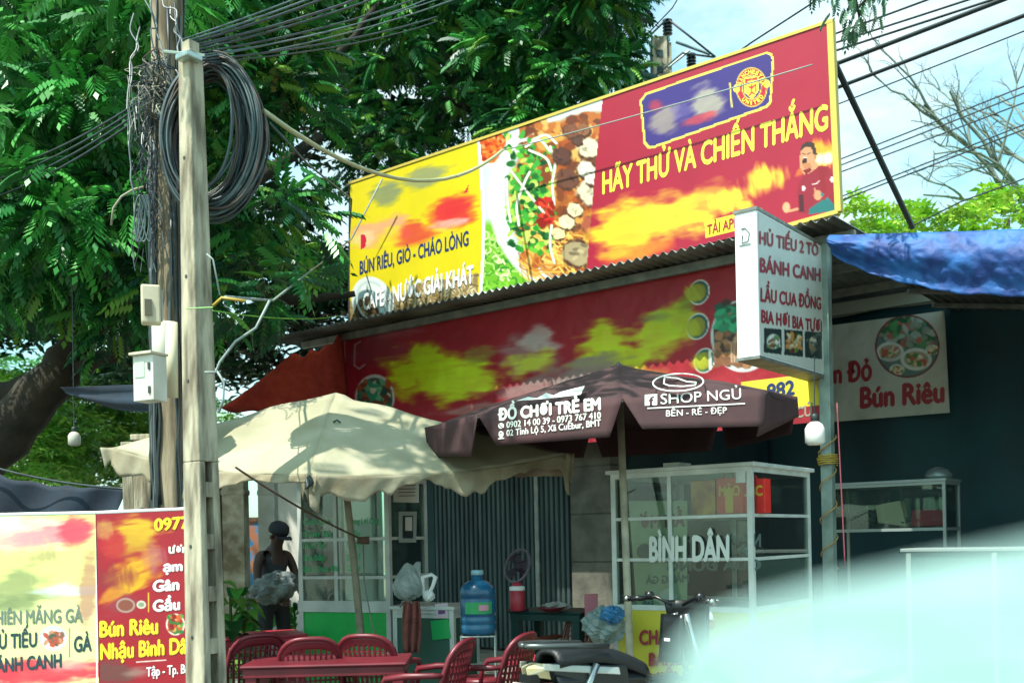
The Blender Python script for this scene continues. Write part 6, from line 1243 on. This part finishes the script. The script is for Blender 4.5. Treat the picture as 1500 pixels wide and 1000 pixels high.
# ---- great tree at the left
tb = P(-190, 900, 13.2); tb.z = 0
tree1 = thing('large_tree', tb, 'huge spreading tree with drooping feathery leaves and thick dark limb filling the left', 'tree')
def limb(pts, r0, r1, name='limb', par=tree1, n=10):
    pts = [Vector(p) for p in pts]; out = []
    for i in range(len(pts)-1):
        for k in range(4): out.append(pts[i].lerp(pts[i+1], k/4)+Vector((random.uniform(-1, 1), 0, random.uniform(-1, 1)))*0.04)
    out.append(pts[-1]); return MB().tube(out, [r0+(r1-r0)*i/(len(out)-1) for i in range(len(out))], n).build(name, m_bark, par, smooth=True)
limb([tb, P(-140, 780, 13.0), P(-60, 700, 12.8)], 0.6, 0.38, 'trunk', n=14)
limb([P(-100, 740, 12.9), P(10, 640, 12.6), P(75, 560, 12.6), P(118, 495, 12.7), P(200, 400, 13.2), P(330, 300, 14), P(470, 200, 15)], 0.36, 0.07)
limb([P(-140, 620, 12.8), P(-10, 590, 12.8), P(60, 560, 12.7)], 0.22, 0.16)
limb([P(60, 560, 12.7), P(110, 540, 12.6), P(160, 520, 12.4), P(230, 500, 12.5)], 0.14, 0.04)
limb([P(118, 495, 12.7), P(100, 380, 13), P(60, 240, 13.2), P(20, 60, 13.5)], 0.22, 0.08); limb([P(200, 400, 13.2), P(210, 250, 13.5), P(150, 80, 13.5), P(120, -80, 13)], 0.18, 0.06)
limb([P(330, 300, 14), P(380, 200, 14.5), P(480, 100, 15), P(560, 0, 15)], 0.12, 0.04)
limb([P(200, 400, 13.2), P(330, 430, 13.6), P(450, 440, 14), P(520, 430, 14)], 0.12, 0.04)
def ok1(px, py, p, rp):
    if px > 590: return False
    if px < 140 and py > 470-(px*0.2): return False
    if px < 330 and py > 525: return False
    if py > 500: return False
    if hole(px, py, 1.0): return False
    if not behind(p) and px > 430: return False
    if shades(p): return False
    return vnoise(np.array([px/55.0]), np.array([py/45.0+3]), 5)[0] > 0.17 or rng.random() < 0.25
C1, R1_ = sample(265, -90, 590, -110, 520, 10.4, 17.5, ok1, 0.40, 0.75)
Cc_, Y_, P_ = clump_fronds(C1, R1_, 92)
keep = np.ones(len(Cc_), bool); PX_, PY_ = proj(Cc_)
for a, b_, c, d in HOLES: keep &= ~((((PX_-a)/c)**2+((PY_-b_)/d)**2) < 1)
keep &= (PX_ < 480-np.clip(PY_-380, 0, 200)*0.5) | (((Cc_-np.array(L0))@np.array(FN)) < -0.7)
keep &= ~((PX_ < 330) & (PY_ > 560)) & ~((PX_ < 120) & (PY_ > 500) & (PX_*0.9+PY_ > 545) )
keep &= lit_ok(Cc_)
Cc_, Y_, P_ = Cc_[keep], Y_[keep], P_[keep]; print('fronds1', len(Cc_))
foliage('crown', Cc_, Y_, P_, rng.uniform(0.8, 1.25, len(Cc_)), tree1, FT, greens)
# near big sprays
C1b, R1b = sample(34, -60, 330, -80, 480, 9.2, 10.4, lambda px, py, p, rp: (px < 175 or py < 60) and (py < 420+px*0.1) and not shades(p), 0.22, 0.42)
Cb_, Yb_, Pb_ = clump_fronds(C1b, R1b, 120); kb_ = lit_ok(Cb_); Cb_, Yb_, Pb_ = Cb_[kb_], Yb_[kb_], Pb_[kb_]; foliage('near_sprays', Cb_, Yb_, Pb_+0.15, rng.uniform(0.9, 1.3, len(Cb_)), tree1, FT, ['#388c3a', '#489c40', '#2a6c36'])
# unseen leaf sprays added along the sun rays to dapple the umbrella
Co = []
for _ in range(150):
    u, v = rng.uniform(0, 1, 2); tgt = Vector((-1.3+2.6*u, 7.2+1.7*v, 2.4)); tgt.x += 0.2
    if rng.random() < 0.45: continue
    Co.append(np.array(tgt+SUN*rng.uniform(5.2, 8.5)))
Co = np.array(Co); Co = np.repeat(Co, 4, axis=0)+rng.normal(0, 0.13, (len(Co)*4, 3)); Co = Co[lit_ok(Co)]
foliage('added_dapple_sprays', Co, rng.uniform(0, 6.28, len(Co)), rng.uniform(0, .6, len(Co)), rng.uniform(.8, 1.2, len(Co)), tree1, FT, greens)
limb([P(20, 60, 13.5), Vector((-3.6, 9.5, 9.4)), Vector((-2.2, 6.3, 8.8))], .09, .03)  # bough added to carry the unseen dapple sprays
# ---- tree behind the billboard
t2b = S(4.2, -7.2, 0); tree2 = thing('tree_behind_shop', t2b, 'dense dark green tree with feathery leaves rising behind the billboard', 'tree')
limb([t2b, t2b+UP*3, t2b+UP*5+Vector((-.4, 0, 0))], .35, .25, 'trunk', tree2); base2 = t2b+UP*5+Vector((-.4, 0, 0))
for e in (P(600, 120, 16), P(700, 60, 16.5), P(780, 120, 15.5), P(860, 30, 15.5), P(900, 120, 15)): limb([base2, base2.lerp(e, .5)+UP*.5, e], .16, .03, 'limb', tree2)
def ok2(px, py, p, rp):
    if hole(px, py, 1.0): return False
    if px > 905-0.12*abs(py-40)+12*math.sin(py/17): return False
    if p.z < 5.2 or not behind(p, -1.0): return False
    return True
C2, R2_ = sample(190, 520, 930, -110, 270, 12.5, 19, ok2, 0.38, 0.70)
Cc_, Y_, P_ = clump_fronds(C2, R2_, 88); PX_, PY_ = proj(Cc_); keep = (PX_ < 935) & (((Cc_-np.array(L0))@np.array(FN)) < -0.5)
for a, b_, c, d in HOLES: keep &= ~((((PX_-a)/c)**2+((PY_-b_)/d)**2) < 1)
Cc_, Y_, P_ = Cc_[keep], Y_[keep], P_[keep]; print('fronds2', len(Cc_))
foliage('crown', Cc_, Y_, P_, rng.uniform(0.8, 1.25, len(Cc_)), tree2, FT, greens)
# ---- deeper crown mass behind both, its shade painted as darker leaf colours
LT = np.array([[[0, 0, 0], [.10, .045, .01], [.22, 0, -.03], [.10, -.045, .01]], [[0.02, 0.02, 0], [.02, .16, .0], [-.04, .26, -.04], [-.07, .13, .01]], [[0.02, -.02, 0], [.07, -.13, .01], [.02, -.26, -.04], [-.03, -.14, 0]], [[-.02, 0, 0], [-.1, .05, .02], [-.2, 0, -.02], [-.1, -.05, .01]]])
t3b = P(330, 900, 23); t3b.z = 0; tree3 = thing('painted_shade_tree', t3b, 'deep tree with shade painted into its dark leaves, closing the gaps behind the cables', 'tree'); limb([t3b, t3b+UP*4], .5, .4, 'trunk', tree3)
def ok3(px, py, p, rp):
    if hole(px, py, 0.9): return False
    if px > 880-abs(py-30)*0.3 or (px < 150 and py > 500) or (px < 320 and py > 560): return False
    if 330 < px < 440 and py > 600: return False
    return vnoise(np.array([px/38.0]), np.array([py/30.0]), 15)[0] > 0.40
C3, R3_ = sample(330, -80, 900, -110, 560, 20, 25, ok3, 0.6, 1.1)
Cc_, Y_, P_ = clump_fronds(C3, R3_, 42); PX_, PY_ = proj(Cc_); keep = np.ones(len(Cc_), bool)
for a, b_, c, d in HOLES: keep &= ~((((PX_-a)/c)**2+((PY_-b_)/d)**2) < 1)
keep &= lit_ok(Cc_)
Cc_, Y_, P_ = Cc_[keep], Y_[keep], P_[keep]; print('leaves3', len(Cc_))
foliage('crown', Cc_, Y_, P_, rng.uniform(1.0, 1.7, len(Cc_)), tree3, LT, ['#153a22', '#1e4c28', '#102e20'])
# ---- sunlit bushes at the lower left
for i, (px, py, D, n, x0, x1, y0, y1, lab) in enumerate(((60, 900, 24, 46, -70, 120, 560, 760, 'sunlit bushy tree under the thick limb at the far left'), (170, 900, 27, 46, 90, 260, 540, 720, 'yellow green tree behind the white junction box'), (-10, 900, 31, 30, -80, 160, 520, 700, 'paler bushy tree farther back between the limb and navy strip'), (300, 900, 29, 20, 230, 345, 590, 700, 'low bright tree seen behind the timber pole'))):
    b0 = P(px, py, D); b0.z = 0; t = thing('bushy_tree', b0, lab, 'tree'); limb([b0, b0+UP*2.2], .2, .12, 'trunk', t)
    Cx, Rx = sample(n, x0, x1, y0, y1, D-2, D+2, lambda *a: True, 0.5, 0.95); Ca, Ya, Pa = clump_fronds(Cx, Rx, 70)
    foliage('crown', Ca, Ya, Pa, rng.uniform(0.6, 1.1, len(Ca)), t, LT, [['#6fa83a', '#5a9a3a', '#8aba4a'], ['#7fb03c', '#4f8a34', '#a0c050'], ['#5a9a50', '#6aa85a'], ['#8fbf4a', '#6aa83a']][i])
# ---- crowns over the blue tarp
for i, (x0, x1, y0, y1, D, n, lab) in enumerate(((1236, 1262, 298, 330, 21, 6, 'small leafy treetop just right of the billboard corner'), (1288, 1312, 302, 330, 22, 6, 'small isolated leafy treetop above the blue tarpaulin'), (1335, 1420, 305, 340, 20, 16, 'bright treetop over the blue tarpaulin where the strut ends'), (1420, 1530, 286, 335, 19, 26, 'largest bright treetop at the right edge above the blue tarpaulin'))):
    b0 = P((x0+x1)/2, 600, D); b0.z = 0; t = thing('treetop', b0, lab, 'tree'); limb([b0, P((x0+x1)/2, (y0+y1)/2+10, D)], .16, .05, 'trunk', t)
    Cx, Rx = sample(int(n*1.8), x0-8, x1+8, y0, y1+60, D-1, D+1, lambda *a: True, 0.16, 0.34); Ca, Ya, Pa = clump_fronds(Cx, Rx, 90)
    foliage('crown', Ca, Ya, Pa-.3, rng.uniform(0.6, 1.0, len(Ca)), t, LT, ['#9acb3c', '#7ab83a', '#b5d850'])
# ---- leaves hanging into the top right
b0 = P(1270, -60, 8.6); t = thing('overhanging_branch', b0, 'dark leafy branch hanging into the top edge beside the billboard corner', 'branch')
for a, b_ in (((1150, -40), (1320, -60)), ((1320, -60), (1900, -420)), ((1230, -50), (1260, 30)), ((1300, -50), (1250, 20)), ((1185, -40), (1180, -5))): MB().tube([P(a[0], a[1], 8.6), P((a[0]+b_[0])/2+6, (a[1]+b_[1])/2, 8.6), P(b_[0], b_[1], 8.6)], [.02, .014, .008], 6).build('twig', m_bark, t, smooth=True)
pts = [(rng.uniform(1218, 1300), rng.uniform(-45, 24)) for _ in range(46)]+[(rng.uniform(1170, 1215), rng.uniform(-30, -12)) for _ in range(8)]+[(rng.uniform(1232, 1262), rng.uniform(20, 48)) for _ in range(9)]
Ca = np.array([P(x, y, rng.uniform(8.3, 8.9)) for x, y in pts]); foliage('leaf_sprays', Ca, rng.uniform(0, 6.28, len(Ca)), rng.uniform(.4, 1.1, len(Ca)), rng.uniform(.38, .55, len(Ca)), t, FT, ['#1f4a2a', '#285a30'])
# ---- bare tree at the right
b0 = P(1620, 800, 20); b0.z = 0; bt = thing('bare_tree', b0, 'leafless tree with thin pale branches against the sky at the right', 'tree')
m_twig = mat('grey green twig', '#7d8a80', .9, c2='#5f6a62', scale=4)
MB().tube([b0, P(1600, 520, 20), P(1575, 400, 20)], [.28, .18, .13], 8).build('trunk', m_twig, bt, smooth=True)
def twig(p, d, L_, r, lev):
    pts = [p]; dd = Vector(d)
    n = 7
    for i in range(n):
        dd = (dd+Vector((random.gauss(0, .16), random.gauss(0, .16), random.gauss(0, .16)))).normalized(); pts.append(pts[-1]+dd*L_/n)
    MB().tube(pts, [r*1.5*(1-.7*i/n) for i in range(n+1)], 5 if lev < 2 else 4, cap=False).build('branch' if lev < 2 else 'twig', m_twig, bt, smooth=True)
    if lev < 3:
        for k in range([5, 4, 3][lev]):
            i = random.randint(2, n); a = Vector(dd)+Vector((random.gauss(-.1, .6), random.gauss(0, .5), random.gauss(.25, .55))); twig(pts[i], a.normalized(), L_*random.uniform(.28, .5), r*.45, lev+1)
for (x0, y0, x1, y1, r) in ((1570, 395, 1340, 152, .055), (1560, 380, 1408, 118, .05), (1575, 390, 1395, 145, .045), (1540, 330, 1325, 262, .04), (1560, 360, 1490, 118, .05), (1560, 330, 1350, 200, .035)):
    a = P(x0, y0, 20); b_ = P(x1, y1, 20+random.uniform(-1, 1)); twig(a, (b_-a).normalized(), (b_-a).length, r, 0)

# ================================================================== rear pole with insulators, wires
ip = P(974, 400, 17.5); ip.z = 0; tpz = P(972, 58, 17.5).z; ipt = thing('insulator_pole', ip, 'concrete pole top with three dark ribbed insulators rising behind the billboard', 'utility pole')
MB().box((ip.x-.03, ip.y, tpz/2), (.26, .26, tpz)).build('shaft', m_cp, ipt, bevel=.01); MB().box((ip.x+.14, ip.y, tpz/2+.05), (.07, .2, tpz-.3)).build('side_rib', m_cp, ipt)
for k in range(6): MB().box((ip.x-.03, ip.y-.135, tpz-.3-k*.28), (.10, .012, .12)).build('slot', m_dark, ipt)
m_ins = mat('dark glazed ceramic', '#26343c', .25)
def insul(px, y0, y1, nm):
    a = P(px, y1, 17.4); h = P(px, y0, 17.4).z-a.z; n = 5; prof = []
    for k in range(n): prof += [(.045, h*(k+.05)/n), (.085, h*(k+.3)/n), (.085, h*(k+.45)/n), (.045, h*(k+.6)/n)]
    MB().lathe(a, prof+[(.03, h)], 12).build('insulator', m_ins, ipt); MB().tube([a-UP*.35, a], .02, 5).build('pin', m_back, ipt)
insul(943, 95, 128, 0); insul(978, 28, 52, 0); insul(1013, 78, 102, 0)
for pts in (((938, 130), (1010, 74)), ((990, 62), (1040, 80)), ((978, 50), (980, 60))): MB().tube([P(x, y, 17.4) for x, y in pts], .025, 5).build('cross_arm', mat('galvanised arm', '#7f9490', .4, .6), ipt)
for k, pts in enumerate((((860, 120), (928, 76), (975, 30)), ((980, 30), (1012, 55), (1048, 84)), ((900, 175), (940, 128), (1000, 78), (1046, 84)))): MB().tube([P(x, y, 17.3) for x, y in pts], .018, 5).build('jumper_wire', m_bl, None, smooth=True, label=['thin wire running down left from the topmost insulator', 'thin wire running down right from the topmost insulator', 'pale wire crossing low behind the insulators'][k], cat='wire')
wires = [(1217, 44, 1335, 0, .014, 13), (1217, 57, 1382, 3, .014, 13), (1222, 67, 1426, 0, .016, 13), (1221, 87, 1450, -2, .03, 13), (1222, 122, 1500, 14, .026, 13), (1224, 146, 1500, 37, .009, 13), (1231, 226, 1500, 119, .012, 16), (1231, 235, 1500, 129, .012, 16), (1231, 245, 1500, 143, .012, 16), (1234, 280, 1500, 175, .012, 16), (1233, 286, 1500, 182, .013, 16)]
for k, (x0, y0, x1, y1, r, D) in enumerate(wires):
    sl = (y1-y0)/(x1-x0); a = P(1040, y0+sl*(1040-x0)+6, D+3.5); b_ = P(2500, y0+sl*(2500-x0), D-4.5)
    MB().tube(sag(a, b_, .04), r*1.1, 5).build('overhead_cable', m_bl, None, smooth=True, label='%s overhead cable%s, counted downward right of the billboard' % (ORD[k], [' (thin)', ' (thin)', ' (medium)', ' and the thickest', ' (thick)', ' (very thin)', ' (first of a close trio)', ' (middle of a close trio)', ' (last of a close trio)', ' (upper of a close pair)', ' (lower of a close pair)'][k]), cat='cable', group='overhead cables right of the billboard')
MB().tube([P(x, y, 15) for x, y in ((1330, 334), (1358, 320), (1406, 296), (1500, 262), (1600, 225))], .012, 5).build('low_wire', m_bl, None, smooth=True, label='thin wire curving up to the right just above the treetops', cat='wire')
MB().tube([P(1060, 92, 12.5), P(1100, 63, 12), P(1185, 8, 11), P(1240, -30, 10.5)], .01, 5).build('lone_wire', m_bl, None, smooth=True, label='lone thin wire slanting up above the purple panel of the billboard', cat='wire')
MB().tube([P(925, 75, 14), P(985, 12, 13.5), P(1010, -30, 13)], .008, 5).build('faint_wire', m_bl, None, smooth=True, label='faint wire rising steeply from the treetop left of the insulators', cat='wire')
for k in range(11):
    a = P(268+k*3.2, 58+k*3.4, 6.9); b_ = P(640, -92+k*13-(k % 3)*6, 9.5+0.2*k)
    MB().tube(sag(a, b_, .04+.012*(k % 4)), random.choice([.006, .008, .010]), 5).build('overhead_cable', random.choice([m_bl, m_c2]), None, smooth=True, label='%s cable of the fan rising right from the concrete pole head' % ORD[k], cat='cable', group='cables fanning up from the concrete pole head')
for k in range(4):
    MB().tube(sag(P(240, 125+k*7, 7.8), P(-40, 260+k*13, 10), .1), .010, 5).build('overhead_cable', m_bl, None, smooth=True, label='%s cable leading left from the tangle into the tree' % ORD[k], cat='cable', group='cables leading left from the tangle')
MB().tube(sag(P(395, 75, 9), P(700, -14, 11), .05), .007, 5).build('thin_wire', m_c2, None, smooth=True, label='single thin wire crossing the tree crown toward the top centre', cat='wire')

# ================================================================== added close pane: window glare painted as pale mint colour and streaks
def mat_glare_pane():
    m = bpy.data.materials.new('painted window glare'); m.use_nodes = True; n = m.node_tree; K = n.links; b_ = n.nodes['Principled BSDF']
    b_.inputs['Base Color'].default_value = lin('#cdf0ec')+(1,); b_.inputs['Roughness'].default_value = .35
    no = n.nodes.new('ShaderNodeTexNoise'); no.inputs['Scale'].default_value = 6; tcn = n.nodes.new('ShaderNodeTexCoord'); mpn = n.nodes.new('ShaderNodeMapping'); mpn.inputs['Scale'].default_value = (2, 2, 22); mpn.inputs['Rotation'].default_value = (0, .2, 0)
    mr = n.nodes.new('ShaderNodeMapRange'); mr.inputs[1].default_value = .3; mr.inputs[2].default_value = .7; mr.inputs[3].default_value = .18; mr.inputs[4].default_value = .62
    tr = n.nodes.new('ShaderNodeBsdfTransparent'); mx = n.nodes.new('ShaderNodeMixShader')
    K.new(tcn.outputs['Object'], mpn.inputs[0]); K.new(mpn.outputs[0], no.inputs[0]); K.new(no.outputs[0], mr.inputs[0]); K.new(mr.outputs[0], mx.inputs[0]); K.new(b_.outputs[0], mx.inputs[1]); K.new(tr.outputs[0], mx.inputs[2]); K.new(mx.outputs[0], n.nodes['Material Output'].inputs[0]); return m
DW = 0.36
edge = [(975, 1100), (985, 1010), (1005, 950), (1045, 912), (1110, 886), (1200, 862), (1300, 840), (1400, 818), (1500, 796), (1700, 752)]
cw = thing('window_glare_pane', P(1250, 1100, DW), 'added pane painted pale mint as window glare, blurred and very close, across the lower right', 'vehicle window')
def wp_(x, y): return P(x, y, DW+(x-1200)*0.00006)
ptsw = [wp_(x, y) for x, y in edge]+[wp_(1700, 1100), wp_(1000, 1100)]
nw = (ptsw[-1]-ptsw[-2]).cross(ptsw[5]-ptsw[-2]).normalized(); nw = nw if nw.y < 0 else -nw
MB().slab(ptsw, nw, .005).build('glass_pane', mat_glare_pane(), cw)
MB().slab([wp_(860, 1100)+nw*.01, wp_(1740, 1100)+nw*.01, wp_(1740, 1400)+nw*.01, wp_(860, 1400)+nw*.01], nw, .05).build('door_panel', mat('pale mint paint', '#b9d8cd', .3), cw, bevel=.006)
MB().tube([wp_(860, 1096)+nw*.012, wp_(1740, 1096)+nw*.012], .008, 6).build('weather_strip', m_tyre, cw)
for m_ in list(bpy.data.materials):
    if m_.users == 0: bpy.data.materials.remove(m_)
